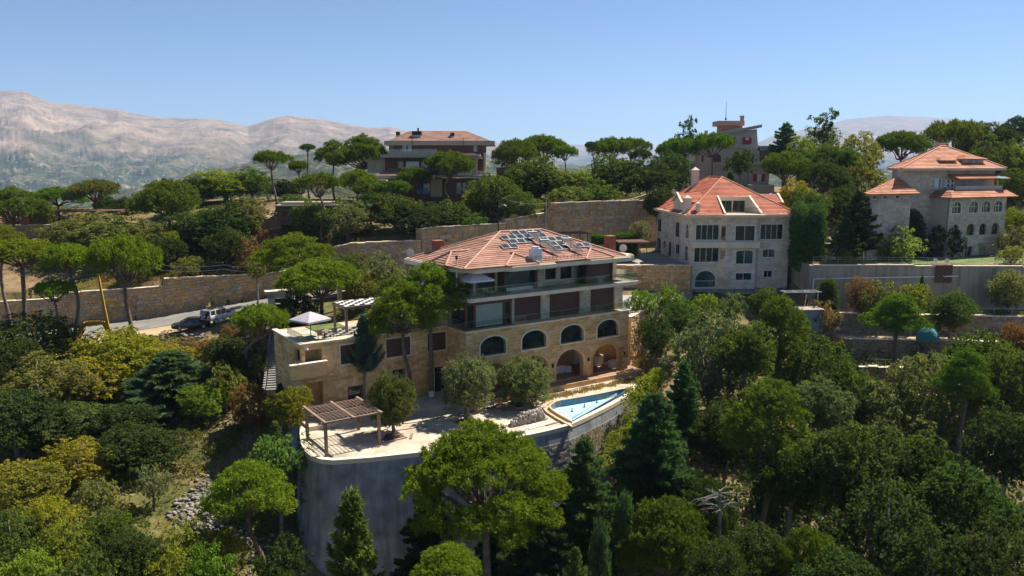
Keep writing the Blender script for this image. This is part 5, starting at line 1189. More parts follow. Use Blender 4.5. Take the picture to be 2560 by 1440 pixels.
def unit_trunk(name, mtl, lean=.0, wob=.03, r0=1.0, r1=.72, n=8, k=9):
    """trunk of height 1 with girth radius 1 (scaled when planted)"""
    mb = MB(); ph = random.uniform(0, 6)
    path = [(lean * math.sin(math.pi * i / k) * 1.0, wob * math.sin(ph + i * .9) * math.sin(math.pi * i / k), i / k) for i in range(k + 1)]
    mb.tube(path, [(r0 + (r1 - r0) * i / k) * (1.35 if i == 0 else 1) * random.uniform(.93, 1.07) for i in range(k + 1)], n)
    return mb
# a planted trunk: path offsets are in metres, girth separate
def trunk_mesh(name, H, r0, r1, mtl, bends, n=7, k=10):
    mb = MB(); path = [(bends[0] * math.sin(math.pi * i / k) + bends[1] * math.sin(2 * math.pi * i / k), bends[2] * math.sin(math.pi * i / k), H * i / k) for i in range(k + 1)]
    mb.tube(path, [(r0 + (r1 - r0) * i / k) * (1.3 if i == 0 else 1) * random.uniform(.92, 1.08) for i in range(k + 1)], n); return mb.mesh(name, mtl, True)
PROTO = {}
def reg(kind, crown, limbs, Hc, W): PROTO.setdefault(kind, []).append((crown, limbs, Hc, W))
def make_umb(R_, Hc, nring, dens, seed, kind, flat=1.0, cr=.30, drop=.45, size=.34, low=-.25, gaps=0.0):
    """stone pine crown: flattened dome of needle clumps on spreading limbs; z = 0 at the fork"""
    random.seed(seed); cl = []; lb = MB()
    for k, (f, m_) in enumerate(nring):
        for j in range(m_):
            if random.random() < gaps: continue
            a = 2 * math.pi * (j + random.uniform(-.3, .3)) / m_ + k * .7; r = R_ * f * random.uniform(.88, 1.1)
            rr = R_ * cr * random.uniform(.6, 1.35); z = Hc - rr * .62 * flat - drop * Hc * (r / R_) ** 2 * random.uniform(.75, 1.2)
            cl.append(((r * math.cos(a), r * math.sin(a), z), (rr, rr, rr * .62 * flat)))
    P, N, C = crown_points(cl, .38, 4.3, 15, low, .8)
    crown = leaves_mesh('crown', P, N, C, size * .95, M_NEEDLE, 'needle', .42, 2, .3)
    for c, r in cl:
        if random.random() < .75:
            j = Vector((c[0] * .25, c[1] * .25, Hc * .22 * random.random())); limb(lb, (0, 0, -.05), j, R_ * .034, R_ * .024, .05); limb(lb, j, (c[0], c[1], c[2] - r[2] * .3), R_ * .024, R_ * .008, .14)
    reg(kind, crown, lb.mesh('limbs', M_BARK, True), Hc, 2 * R_ * (1 + cr * .55))
make_umb(4, 3.5, [(0, 1), (.42, 6), (.80, 12), (.6, 5)], 85, 11, 'umb', 1.15, .25, .40, size=.27)
make_umb(4, 3.2, [(.15, 1), (.5, 6), (.84, 11), (.65, 4)], 85, 12, 'umb', 1.05, .26, .36, size=.27, gaps=.1)
make_umb(4, 3.9, [(0, 1), (.45, 7), (.78, 11), (.7, 5)], 85, 13, 'umb', 1.2, .27, .46, size=.27, gaps=.12)
make_umb(4, 5.4, [(0, 1), (.4, 6), (.68, 9), (.86, 12), (.92, 8)], 90, 21, 'dome', 1.2, .24, .68, size=.26)
make_umb(4, 5.0, [(.1, 1), (.42, 6), (.72, 9), (.88, 11)], 90, 22, 'dome', 1.25, .26, .60, size=.26, gaps=.08)
make_umb(4, 6.2, [(0, 1), (.38, 5), (.66, 8), (.84, 11), (.9, 8)], 90, 23, 'dome', 1.25, .25, .78, size=.26, gaps=.05)
def make_tall(kind, R_, H, seed, n=34, dens=85, size=.26):
    """irregular pine: clumps in uneven storeys, widest below the middle"""
    random.seed(seed); cl = []; lb = MB()
    for k in range(n):
        t = (k + .5) / n; z = H * (.18 + .80 * t); w = R_ * (1.05 - .85 * t ** 1.5) * random.uniform(.55, 1.0); a = k * 2.4 + random.uniform(-.4, .4)
        rr = R_ * random.uniform(.26, .40) * (1.05 - .35 * t); cl.append(((w * math.cos(a), w * math.sin(a), z), (rr, rr, rr * .68)))
        limb(lb, (0, 0, z * .72), (w * math.cos(a), w * math.sin(a), z - rr * .2), R_ * .03, R_ * .009, .12)
    limb(lb, (0, 0, -.1), (0, 0, H * .92), R_ * .055, R_ * .012, .02)
    P, N, C = crown_points(cl, .40, 3.5, 15, -.3, .8); reg(kind, leaves_mesh('crown', P, N, C, size * .95, M_NEEDLE, 'needle', .42, 2, .3), lb.mesh('limbs', M_BARK, True), H, 2 * R_ * 1.12)
make_tall('tall', 4, 9, 31); make_tall('tall', 4, 8, 32, 28)
def make_big(seed=41):
    """the large foreground pine: broad broken dome, open underneath with pale limbs"""
    random.seed(seed); cl = []; lb = MB(); R_, Hc = 5.2, 7.4
    spec = [(0, 0, 7.0, 1.5), (1.3, .6, 6.8, 1.35), (-1.4, .3, 6.6, 1.4), (.4, -1.5, 6.3, 1.4), (-.5, 1.6, 6.5, 1.4)]
    for j in range(9): a = j * .7; spec.append((3.0 * math.cos(a), 3.0 * math.sin(a), 5.4 + random.uniform(-.3, .4), random.uniform(1.15, 1.45)))
    for j in range(13): a = j * .483 + .2; spec.append((4.5 * math.cos(a), 4.5 * math.sin(a), 3.7 + random.uniform(-.7, .6), random.uniform(.9, 1.25)))
    for j in range(8): a = j * .785 + .5; spec.append((4.3 * math.cos(a), 4.3 * math.sin(a), 2.0 + random.uniform(-.6, .6), random.uniform(.7, 1.0)))
    for x, y, z, r in ((-1.2, -3.2, 2.6, 1.05), (-2.2, -2.6, 1.5, .9), (1.6, -3.0, 2.9, .85), (-.2, -3.4, 3.9, 1.0)): spec.append((x, y, z, r))
    for x, y, z, r in spec:
        cl.append(((x, y, z - r * .5), (r, r, r * .72))); j = Vector((x * .3, y * .3, max(.1, z * .35))); limb(lb, (random.uniform(-.3, .3), 0, -.1), j, .20, .14, .06); limb(lb, j, (x, y, z - r * .8), .13, .045, .16, k=7)
    P, N, C = crown_points(cl, .32, 5.0, 18, -.35, .8); reg('big', leaves_mesh('crown', P, N, C, .19, M_NEEDLE, 'needle', .40, 3, .3), lb.mesh('limbs', M_BARK, True), Hc, 11.6)
make_big()
def make_oak(kind, R_, H, seed, nc=34, size=.215, dens=62, low=.12, cr=(.27, .42), skirt=.0):
    random.seed(seed); cl = []; lb = MB(); c0 = H * (.56 - skirt * .1)
    for k in range(nc):
        z = 1 - 2 * (k + .5) / nc; a = k * 2.39996 + random.uniform(-.3, .3); s = math.sqrt(1 - z * z); f = random.uniform(.5, 1.0)
        rr = R_ * random.uniform(*cr); x, y, zz = R_ * s * math.cos(a) * f, R_ * s * math.sin(a) * f, c0 + (H - c0) * z * (f + .02)
        if zz < H * low: zz = H * low + rr * .3
        cl.append(((x, y, zz), (rr, rr, rr * random.uniform(.7, .95))))
        if k % 2 == 0: limb(lb, (0, 0, H * .16), (x * .8, y * .8, zz), R_ * .045, R_ * .012, .12)
    limb(lb, (0, 0, -.2), (0, 0, H * .5), R_ * .085, R_ * .045, .05)
    P, N, C = crown_points(cl, size * 1.75, .30 / size ** 1.75 * .50, 17, -.55); reg(kind, leaves_mesh('crown', P, N, C, size, M_LEAF, 'leaf', .7), lb.mesh('trunk', M_BARKG, True), H, 2 * R_ * 1.08)
make_oak('oak', 3.6, 7.2, 51); make_oak('oak', 3.6, 6.4, 52, 38); make_oak('oak', 3.6, 8.2, 53, 36, cr=(.22, .36)); make_oak('oak', 3.6, 6.8, 54, 28, cr=(.28, .44))
make_oak('shrub', 1.6, 2.0, 55, 16, .15, 80, .1, (.28, .5)); make_oak('shrub', 1.6, 1.7, 56, 14, .15, 80, .1, (.3, .52)); make_oak('airy', 3.4, 7.5, 57, 46, .18, 48, .12, (.2, .32))
make_oak('poplar', 1.7, 9, 58, 30, .24, 55, .1, (.34, .55))
def make_olive(seed, R_=2.0, H=3.1):
    random.seed(seed); cl = []; lb = MB()
    for k in range(16):
        z = 1 - 2 * (k + .5) / 16; a = k * 2.4; s = math.sqrt(1 - z * z); rr = R_ * random.uniform(.36, .48); cl.append(((R_ * .62 * s * math.cos(a), R_ * .62 * s * math.sin(a), H * .5 + H * .32 * z), (rr, rr, rr * .9)))
        if k % 3 == 0: limb(lb, (0, 0, -.1), (R_ * .4 * s * math.cos(a), R_ * .4 * s * math.sin(a), H * .4), .09, .04, .1)
    P, N, C = crown_points(cl, .26, 5, 14, -.8); reg('olive', leaves_mesh('crown', P, N, C, .19, M_LEAF, 'needle', .34, 3, .15, .8), lb.mesh('limbs', M_BARKG, True), H, 2 * R_)
make_olive(61); make_olive(62, 2.0, 2.8)
def make_cedar(kind, R_, H, seed, nb=70, dens=1.0, droop=.16, power=.75, low=.06, size=.34, tip=0.25):
    """conifer in layers: flat sprays along boughs that leave a straight trunk"""
    random.seed(seed); P, N, C = [], [], []; lb = MB()
    limb(lb, (0, 0, -.2), (0, 0, H * .97), R_ * .07, .02, .01, k=8)
    for k in range(nb):
        t = low + (1 - low) * (k / nb) ** 1.05; z = H * t; L = R_ * ((1 - t) ** power) * random.uniform(.62, 1.22) + .12; a = k * 2.39996 + random.uniform(-.25, .25)
        e = np.array([math.cos(a), math.sin(a), 0]); sdv = np.array([-math.sin(a), math.cos(a), 0]); m = int((26 + 46 * L) * dens * (L / R_ * .6 + .4))
        s = RNG.random(m) ** .65; lat = RNG.normal(size=m) * .13 * L * (1.15 - s) ** .6 + RNG.normal(size=m) * .06
        zz = z - droop * L * s + tip * L * s ** 3 * .5 + RNG.normal(size=m) * .07 + .05 * L * (1 - np.abs(lat) / (L * .3 + .01)).clip(0, 1)
        P.append(e * (s * L)[:, None] + sdv * lat[:, None] + np.stack([np.zeros(m), np.zeros(m), zz], 1)); N.append(unit(e * 1.0 + sdv * np.sign(lat)[:, None] * .5 + np.array([0, 0, .15]) + RNG.normal(size=(m, 3)) * .15)); C.append(np.full(m, random.random()))
        if L > .6: limb(lb, (0, 0, z), (e[0] * L * .8, e[1] * L * .8, z - droop * L * .7), .03 + .01 * L, .012, .03, 4, 3)
    P, N, C = map(np.concatenate, (P, N, C)); reg(kind, leaves_mesh('crown', P, N, C, size, M_NEEDLE, 'needle', .26, 4, .12, .38), lb.mesh('trunk', M_BARKG, True), H, 2 * R_ * .97)
make_cedar('cedar', 4.0, 8.5, 71, 170, 1.5, .20, .62, .05, .34); make_cedar('cedar', 3.8, 9.5, 72, 130, 1.6, .12, .72, .05, .34); make_cedar('cedar', 4.2, 9.0, 75, 80, 1.9, .03, .6, .16, .36)
make_cedar('fir', 1.9, 6.0, 73, 80, 2.6, .0, .8, .04, .24, .8); make_cedar('fir', 2.2, 5.6, 74, 70, 2.8, -.08, .85, .04, .24, .9)
def make_column(kind, R_, H, seed, boxy=False):
    random.seed(seed); cl = []; lb = MB(); limb(lb, (0, 0, -.2), (0, 0, H * .9), .14, .04, .01)
    for k in range(46):
        t = (k + .5) / 46; a = k * 2.4; w = R_ * (.62 if boxy else (.66 * math.sin(math.pi * (t * .86 + .1)) ** .7)); rr = R_ * random.uniform(.36, .5)
        cl.append(((w * math.cos(a), w * math.sin(a), H * (.04 + t * .93)), (rr, rr, rr * 1.2)))
    P, N, C = clump_points(cl, 55, -.9, .8, .12); reg(kind, leaves_mesh('crown', P, N, C, .27, M_NEEDLE, 'needle', .38, 2, .8, .5), lb.mesh('trunk', M_BARKG, True), H, 2 * R_)
make_column('cypress', 1.2, 7, 81); make_column('block', 1.9, 7, 82, True)
SPLIT = {'umb', 'dome', 'big', 'olive', 'tall'}
NAME = {'umb': 'umbrella_pine', 'dome': 'stone_pine', 'big': 'stone_pine', 'tall': 'pine_tree', 'oak': 'oak_tree', 'airy': 'broadleaf_tree', 'shrub': 'shrub', 'poplar': 'poplar_tree', 'olive': 'olive_tree', 'cedar': 'cedar_tree', 'fir': 'fir_tree', 'cypress': 'cypress_tree', 'block': 'clipped_cypress'}
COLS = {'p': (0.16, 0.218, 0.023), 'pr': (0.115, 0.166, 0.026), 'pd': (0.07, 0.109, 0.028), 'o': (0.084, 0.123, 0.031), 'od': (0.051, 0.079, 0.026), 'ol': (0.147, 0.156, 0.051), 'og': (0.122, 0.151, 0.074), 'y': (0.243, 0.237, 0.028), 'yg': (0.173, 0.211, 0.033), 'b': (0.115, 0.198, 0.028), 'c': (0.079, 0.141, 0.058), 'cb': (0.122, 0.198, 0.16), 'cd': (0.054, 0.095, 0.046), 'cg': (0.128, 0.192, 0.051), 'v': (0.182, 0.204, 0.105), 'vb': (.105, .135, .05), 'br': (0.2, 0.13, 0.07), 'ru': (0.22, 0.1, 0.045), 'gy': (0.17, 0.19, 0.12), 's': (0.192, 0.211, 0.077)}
_cnt = {}
TREES = []
def T(kind, px, py, d, wpx, label, col='o', zb=None, ch=1.0, cat=None, group=None, bend=None, name=None, girth=1.0, var=None, foot=None):
    """plant a tree: crown centre column px, crown top row py, distance d, crown width wpx as the photo shows them"""
    i = _cnt.get(kind, 0); _cnt[kind] = i + 1; P = PROTO[kind]; crown, limbs, Hc, W0 = P[(i if var is None else var) % len(P)]
    top = atd(px, py, d); W = wpx * d / 1950 * 1.14; s = W / W0; x, y = top.x, top.y
    if foot is not None: q = atd(*foot, d); bx_, by_ = q.x, q.y
    z = zb if zb is not None else gz(x, y) - .1
    H = max(top.z - z, W * .35); rot = random.Random(i * 31 + len(kind)).uniform(0, 6.28)
    root = empty(name or NAME[kind], (x, y, z), 0, label, cat or ('shrub' if kind == 'shrub' else 'tree'), group)
    jit = random.Random(px * 7 + py); c = COLS[col]; c = tuple(v * jit.uniform(.88, 1.14) for v in c)
    if kind in SPLIT:
        hc = min(Hc * s * ch * (1.3 if kind == 'umb' else 1.0), H * .97); sz = hc / Hc; zf = H - hc; r = max(.07, W * .017 * girth) + .009 * H
        o = link('crown', crown, root, (0, 0, zf)); o.scale = (s, s, sz); o.rotation_euler = (0, 0, rot); o.color = (*c, 1)
        o = link('limbs', limbs, root, (0, 0, zf)); o.scale = (s, s, sz); o.rotation_euler = (0, 0, rot)
        b = bend or (jit.uniform(-.05, .05) * zf, jit.uniform(-.03, .03) * zf, jit.uniform(-.04, .04) * zf)
        link('trunk', trunk_mesh('trunk', zf + .15, r, r * .72, M_BARK if kind != 'olive' else M_BARKG, b), root)
    else:
        cap = {'oak': 1.15, 'airy': 1.2, 'cedar': 1.2, 'shrub': 1.5, 'fir': 1.3}.get(kind, 9); hc = min(H, cap * s * Hc * ch); sz = hc / Hc; zf = H - hc
        o = link('crown', crown, root, (0, 0, zf)); o.scale = (s, s, sz); o.rotation_euler = (0, 0, rot); o.color = (*c, 1)
        o = link('limbs' if zf > .2 else 'trunk', limbs, root, (0, 0, zf)); o.scale = (s, s, sz); o.rotation_euler = (0, 0, rot)
        if zf > .2: link('trunk', trunk_mesh('trunk', zf + .1, .022 * W + .08, .018 * W + .05, M_BARKG, (jit.uniform(-.04, .04) * zf, 0, 0)), root)
    TREES.append((x, y, W / 2)); return root

def undergrowth(name, label, n, region, rad, col, leaf, dens, cat, hsc=.7, keep=None, seed=5):
    """one uncountable mass of low bushes over a region of the slope"""
    rs = np.random.default_rng(seed); cl = []
    x0, x1, y0, y1 = region; xs = rs.uniform(x0, x1, n * 3); ys = rs.uniform(y0, y1, n * 3); zs = ground(xs, ys); k = 0
    for x, y, z in zip(xs, ys, zs):
        if keep and not keep(x, y): continue
        r = rs.uniform(*rad); cl.append(((x, y, z + r * hsc * .25), (r, r, r * hsc * rs.uniform(.7, 1.4)))); k += 1
        if k >= n: break
    P, N, C = crown_points(cl, leaf * 1.8, .30 / leaf ** 1.75 * .30, 9, .0); o = link(name, leaves_mesh(name, P, N, C, leaf, M_LEAF, 'leaf')); o.color = (*col, 1)
    return tag(o, label, cat, kind='stuff')
# ---------------------------------------------------------------- trees, ridge and left hillside
g = 'pines along the ridge'
T('dome', 25, 470, 128, 165, 'wide pine at the left edge before the terracotta pergola', 'pr', ch=.8)
T('dome', 142, 468, 140, 120, 'rounded pine left of the flat umbrella pine on the ridge', 'pr', ch=.62)
T('umb', 235, 450, 138, 112, 'flat-topped umbrella pine with bare branches seen against the valley', 'ol', ch=.85, girth=.7)
T('dome', 262, 488, 146, 56, 'small dark pine just behind the flat umbrella pine', 'pd')
T('dome', 310, 494, 142, 66, 'low dark pine right of the flat umbrella pine', 'pd')
T('dome', 415, 450, 128, 150, 'large dense domed pine on the left ridge', 'pr')
T('umb', 676, 378, 132, 92, 'tall lone umbrella pine with long bare trunk by the dirt path', 'pr', ch=.95, bend=(.5, .25, 0))
T('umb', 746, 402, 150, 50, 'thin little umbrella pine right of the tall lone pine', 'pr')
T('umb', 768, 360, 146, 34, 'small one-sided pine tuft left of the brown house', 'pd')
T('dome', 832, 350, 146, 80, 'leaning ridge pine with ragged crown left of the brown house', 'pr')
T('dome', 906, 338, 150, 122, 'broad bright pine touching the left side of the brown house', 'pr')
T('umb', 797, 434, 124, 112, 'umbrella pine with tall pale trunk above the round oak', 'pr', bend=(.4, -.3, 0))
T('dome', 893, 424, 138, 96, 'rounded light green pine below the brown house terrace', 'p')
T('umb', 1034, 418, 142, 84, 'low umbrella pine before the middle terrace of the brown house', 'pr')
T('umb', 1122, 380, 140, 112, 'umbrella pine with bare forked trunk in front of the brown house', 'pr', bend=(-.4, .5, 0), girth=.8)
T('umb', 985, 452, 138, 90, 'flat pine crown below the pink lower roof of the brown house', 'pr')
T('oak', 560, 432, 152, 140, 'tall green oak on the skyline between two pines', 'yg'); T('oak', 488, 447, 150, 120, 'green oak directly behind the large domed pine', 'o')
T('oak', 626, 424, 152, 96, 'dark oak just left of the tall lone pine', 'o'); T('oak', 712, 452, 146, 84, 'dark oak just right of the tall lone pine', 'od'); T('oak', 735, 490, 136, 76, 'small oak at the head of the dirt path', 'o')
T('oak', 445, 492, 140, 80, 'pale green tree peeping out right of the domed pine', 'yg'); T('shrub', 620, 505, 138, 60, 'bush beside the tall lone pine trunk', 'yg')
T('oak', 272, 540, 122, 190, 'wide olive oak thicket tree under the flat umbrella pine', 'ol'); T('oak', 176, 548, 122, 130, 'olive oak left of the wide thicket tree above the road', 'ol')
T('oak', 372, 566, 122, 140, 'dusty olive oak right of the wide thicket tree', 'ol'); T('oak', 545, 520, 125, 150, 'dark round oak on the slope above the cars', 'od')
T('oak', 604, 500, 128, 120, 'brownish green oak left of the dirt path', 'ol'); T('oak', 572, 572, 119, 96, 'lower dark oak hanging over the slope above the cars', 'od'); T('oak', 480, 540, 124, 120, 'dark green oak between the domed pine and the round oak', 'o')
T('oak', 410, 600, 117, 90, 'small shaded oak above the road wall by the dirt bank', 'od'); T('shrub', 428, 583, 119, 34, 'bright little pine bush on the bank above the road', 'p')
T('oak', 866, 503, 124, 122, 'grey-green round oak before the pale pine trunk', 'og'); T('oak', 785, 508, 127, 96, 'oak growing over the brown stone hut', 'o'); T('dome', 925, 478, 130, 96, 'dark pine between the round oak and the brown house', 'pd')
T('oak', 985, 492, 128, 112, 'oak below the brown house, left of the stone panel', 'o'); T('oak', 1062, 515, 126, 130, 'wide dark oak over the solar roof chimney', 'od'); T('oak', 1128, 505, 128, 96, 'bushy oak below the blue windows of the brown house', 'o')
T('oak', 1240, 440, 132, 112, 'tall oak against the right corner of the brown house', 'o'); T('shrub', 1180, 545, 126, 70, 'low tree on the wall ledge behind the roof ridge', 'o'); T('oak', 1195, 480, 134, 80, 'slim oak under the brown house glass railing', 'yg')
T('oak', 1330, 402, 140, 140, 'big leafy oak right of the brown house', 'o'); T('oak', 1300, 480, 128, 100, 'oak spilling over the lit corner of the stone wall', 'o'); T('oak', 1402, 425, 140, 96, 'dry olive oak behind the tall stone wall', 'ol')
T('oak', 1452, 432, 142, 100, 'small-leaved oak in the middle behind the tall stone wall', 'yg'); T('oak', 1545, 398, 146, 140, 'large dark oak over the tall stone wall', 'o'); T('oak', 1622, 400, 146, 120, 'dark oak left of the red-roofed house chimney', 'od')
T('oak', 1680, 380, 152, 96, 'dark oak between the umbrella pines and the white house', 'od'); T('shrub', 1420, 485, 134, 90, 'scrubby bush on top of the tall stone wall', 'ol'); T('shrub', 1500, 478, 136, 90, 'green bush on the tall stone wall under the dark oak', 'o')
T('umb', 1290, 350, 160, 112, 'broad umbrella pine right of the brown house roof', 'pr', ch=1.2); T('umb', 1358, 340, 166, 118, 'high umbrella pine in the middle of the ridge group', 'pr'); T('umb', 1412, 366, 156, 66, 'smaller umbrella pine on a tall thin trunk', 'pr', girth=.6)
T('umb', 1478, 354, 158, 32, 'slender leaning pine with tiny crown on the ridge', 'pd', bend=(.9, 0, 0), girth=.6); T('umb', 1528, 345, 166, 96, 'umbrella pine left of the gap before the red shutter house', 'pr'); T('umb', 1580, 346, 168, 86, 'umbrella pine beside its twin left of the red shutter house', 'pr'); T('umb', 1602, 372, 160, 56, 'low umbrella pine under the twin pines', 'pd')
T('umb', 1700, 346, 162, 102, 'umbrella pine in front of the left wall of the red shutter house', 'pr'); T('umb', 1782, 334, 160, 100, 'umbrella pine covering the slanting roof foot of the red shutter house', 'pr', ch=1.1)
T('poplar', 1722, 298, 178, 52, 'dark round-headed cypress on the skyline left of the antenna', 'cd'); T('shrub', 1852, 385, 163, 62, 'dark ivy-like bush against the red shutter house', 'od', zb=-7); T('fir', 1826, 430, 158, 44, 'little dark fir below the red shutter house', 'c')
T('cedar', 1966, 308, 166, 100, 'dark layered cedar right of the red shutter house', 'c', var=2); T('poplar', 2062, 280, 168, 72, 'tall poplar rising over the ridge right of the cedar', 'o', girth=.8); T('umb', 1965, 380, 140, 116, 'umbrella pine with white leaning trunk behind the white house', 'pr', bend=(.8, 0, 0))
T('dome', 2068, 362, 146, 96, 'rounded pine under the poplar', 'pr'); T('airy', 2010, 343, 160, 70, 'thin yellowish tree between cedar and poplar', 'yg'); T('airy', 2150, 334, 152, 110, 'feathery open tree left of the orange mansion roof', 'yg'); T('dome', 2118, 372, 144, 76, 'dark pine left of the feathery open tree', 'pr')
T('umb', 2258, 330, 156, 118, 'umbrella pine standing above the left eaves of the mansion', 'pr', girth=.8); T('umb', 2386, 303, 166, 132, 'wide umbrella pine behind the mansion roof top', 'pr', ch=1.2); T('oak', 2442, 318, 168, 90, 'oak in front of the far pink roof', 'o'); T('oak', 2502, 318, 166, 100, 'dark oak near the top right corner of the ridge', 'od')
T('dome', 2545, 290, 172, 72, 'dark pine at the right edge of the skyline', 'cd'); T('oak', 2488, 352, 152, 130, 'green oak right of the mansion roof', 'o'); T('oak', 2548, 372, 150, 96, 'tall oak at the right edge behind the mansion', 'yg'); T('oak', 2545, 432, 142, 80, 'oak at the right edge beside the mansion balcony', 'o')
T('oak', 2548, 528, 128, 70, 'bright green bush tree at the right edge by the mansion door', 'yg'); T('oak', 2152, 402, 140, 130, 'olive tree crown left of the mansion wall', 'ol'); T('dome', 2058, 402, 136, 120, 'dark pine above the clipped cypress', 'pd'); T('oak', 2108, 468, 128, 90, 'shaded round tree left of the mansion tower', 'od')
T('airy', 1990, 450, 128, 86, 'bright yellow shrub behind the white house', 'y', cat='shrub', name='yellow_shrub'); T('oak', 2020, 480, 124, 84, 'rounded green bush over the clipped cypress block', 'o'); T('block', 2024, 522, 112, 70, 'tall clipped cypress block right of the white house', 'c', zb=-14.5); T('block', 1990, 532, 117, 44, 'second clipped cypress touching the white house balcony', 'c', zb=-14.5)
T('cedar', 2150, 478, 110, 120, 'dark drooping cedar before the mansion tower', 'cd', var=2); T('cedar', 2118, 545, 109, 80, 'grey drooping cedar boughs above the lawn swing', 'c', var=2); T('shrub', 2246, 586, 112, 110, 'pale bushy shrub at the foot of the mansion', 's'); T('cypress', 2284, 530, 115.5, 52, 'dark cypress against the mansion wall', 'cd'); T('shrub', 2362, 578, 117, 84, 'dark creeper bush under the mansion arches', 'od')
T('oak', 2113, 624, 108.5, 40, 'tiny yellow-green tree on the lawn edge', 'yg'); T('shrub', 2535, 580, 118, 66, 'grey-green shrub right of the mansion', 'og'); T('shrub', 2530, 622, 108, 50, 'pale shrub at the right end of the lawn wall', 's')
# the pines and bushes about the road
T('umb', 302, 590, 93, 168, 'umbrella pine with bare trunk behind the excavator arm', 'p', bend=(.3, .2, 0), ch=1.15); T('umb', 165, 612, 92, 124, 'umbrella pine directly over the excavator cab', 'p', bend=(.6, -.4, 0)); T('dome', 48, 598, 92, 180, 'wide bright pine at the left edge over the road', 'p', ch=.62); T('umb', 132, 704, 91, 96, 'small dark pine fork left of the excavator', 'p'); T('dome', 0, 560, 98, 100, 'pine cut off by the left edge above the road', 'p')
T('dome', 738, 585, 105, 176, 'bright rounded pine behind the garden gate', 'p', ch=.75); T('dome', 800, 648, 95, 196, 'low wide pine over the shaded parasol', 'p', ch=.78); T('oak', 740, 730, 94, 110, 'dark bush under the low wide pine', 'od', cat='shrub'); T('shrub', 955, 658, 103, 110, 'grey-leaved bush left of the villa roof', 'og'); T('shrub', 905, 690, 99, 80, 'olive green bush behind the checkered pergola', 'ol'); T('oak', 985, 690, 94, 96, 'green oleander with red blooms beside the villa', 'o', cat='shrub'); T('shrub', 640, 650, 113, 50, 'small bush above the road wall near the gate', 'ol'); T('oak', 870, 640, 112, 90, 'shaded oak before the brown stepped wall', 'o')
T('umb', 648, 762, 86, 136, 'leaning pine with curved pale trunk beside the stairs', 'p', bend=(-1.6, .5, 0)); T('oak', 578, 850, 89, 120, 'dark shaded bush under the leaning pine', 'od', cat='shrub'); T('oak', 616, 885, 87, 80, 'dark bush against the foot of the stairs', 'od', cat='shrub')
# close to the villa
WZ = -24.25
T('dome', 1072, 660, 80.5, 168, 'bright domed pine rising beside the villa terraces', 'p', zb=WZ, ch=1.15, bend=(.1, 0, 0), var=0); T('dome', 1006, 706, 79, 158, 'lower bright pine with crooked trunk before the wing', 'p', zb=WZ, ch=1.05, bend=(.35, .3, 0), var=2)
T('fir', 907, 788, 77.5, 78, 'slim blue-green fir in front of the brown wing shutters', 'cb', zb=WZ)
T('olive', 980, 938, 71.5, 104, 'olive tree beside the timber pergola', 'vb', zb=-24.62, girth=2, ch=1.4); T('olive', 1168, 902, 75.5, 112, 'tall olive tree between pergola and arcade', 'v', zb=-24.62, ch=1.4, girth=2); T('olive', 1206, 912, 79.5, 66, 'smaller olive tree in the square planter', 'v', zb=-24.62); T('olive', 1311, 905, 79.5, 114, 'round olive tree before the arcade beside the pool', 'v', zb=-24.62, girth=2, ch=1.3)
T('shrub', 1606, 735, 98, 66, 'glossy round laurel on the drive right of the villa', 'b'); T('shrub', 1672, 728, 100, 70, 'bushy laurel below the white house terrace', 'b'); T('oak', 1700, 755, 96, 80, 'green bush tree between villa drive and white house', 'o'); T('shrub', 1762, 745, 104, 66, 'bush under the arched window of the white house', 'yg'); T('shrub', 1830, 748, 103, 60, 'grey bush under the bay of the white house', 'og'); T('oak', 1915, 725, 100, 70, 'leafy bush at the right foot of the white house', 'o'); T('shrub', 1600, 560, 122, 46, 'silver olive bush by the clipped hedge', 'gy'); T('oak', 1645, 475, 130, 70, 'blue-green tree between the stone wall and the white house', 'od')
T('oak', 1640, 790, 92, 84, 'dark tree right of the ochre drive wall', 'od')
# kitchen gardens on the right
T('tall', 2248, 742, 88, 140, 'spreading pine with bare crooked trunk before the garden terraces', 'pr', ch=.62, bend=(.5, .4, 0)); T('oak', 2382, 732, 99, 92, 'round fruit tree on the garden terrace beside the green net', 'o'); T('airy', 2158, 695, 103, 76, 'brownish thin tree before the concrete lawn wall', 'br'); T('shrub', 2205, 722, 101, 80, 'dusty shrub before the concrete lawn wall', 'ol'); T('cypress', 2070, 702, 104, 46, 'slender evergreen against the concrete lawn wall', 'o'); T('shrub', 2285, 722, 101, 76, 'leafy shrub left of the green net', 'yg'); T('oak', 2528, 684, 103, 84, 'pale round tree at the right end of the concrete wall', 's'); T('shrub', 2060, 770, 98, 70, 'brown bush at the left end of the garden terraces', 'br'); T('fir', 2306, 690, 104, 16, 'thin climbing cypress on the concrete lawn wall', 'c')
# the shaded wood
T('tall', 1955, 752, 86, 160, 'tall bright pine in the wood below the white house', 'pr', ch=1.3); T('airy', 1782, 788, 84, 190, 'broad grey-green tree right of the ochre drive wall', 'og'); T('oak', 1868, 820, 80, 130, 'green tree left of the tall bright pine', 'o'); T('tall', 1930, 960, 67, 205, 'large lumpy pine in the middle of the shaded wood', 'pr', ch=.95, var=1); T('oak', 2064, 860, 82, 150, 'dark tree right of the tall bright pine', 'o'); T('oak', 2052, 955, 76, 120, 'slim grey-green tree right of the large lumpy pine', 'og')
T('cedar', 1640, 985, 68, 240, 'large layered cedar right of the pool wall', 'c', var=0); T('cedar', 1712, 905, 76, 130, 'cedar top behind the large layered cedar', 'c', var=1); T('dome', 1672, 1250, 57, 210, 'low rounded pine under the large layered cedar', 'pr', ch=1.5); T('dome', 1775, 1195, 60, 140, 'shaded pine left of the dead branches', 'pd', ch=1.5); T('oak', 1820, 1010, 74, 150, 'dim tree between the cedar and the lumpy pine', 'od')
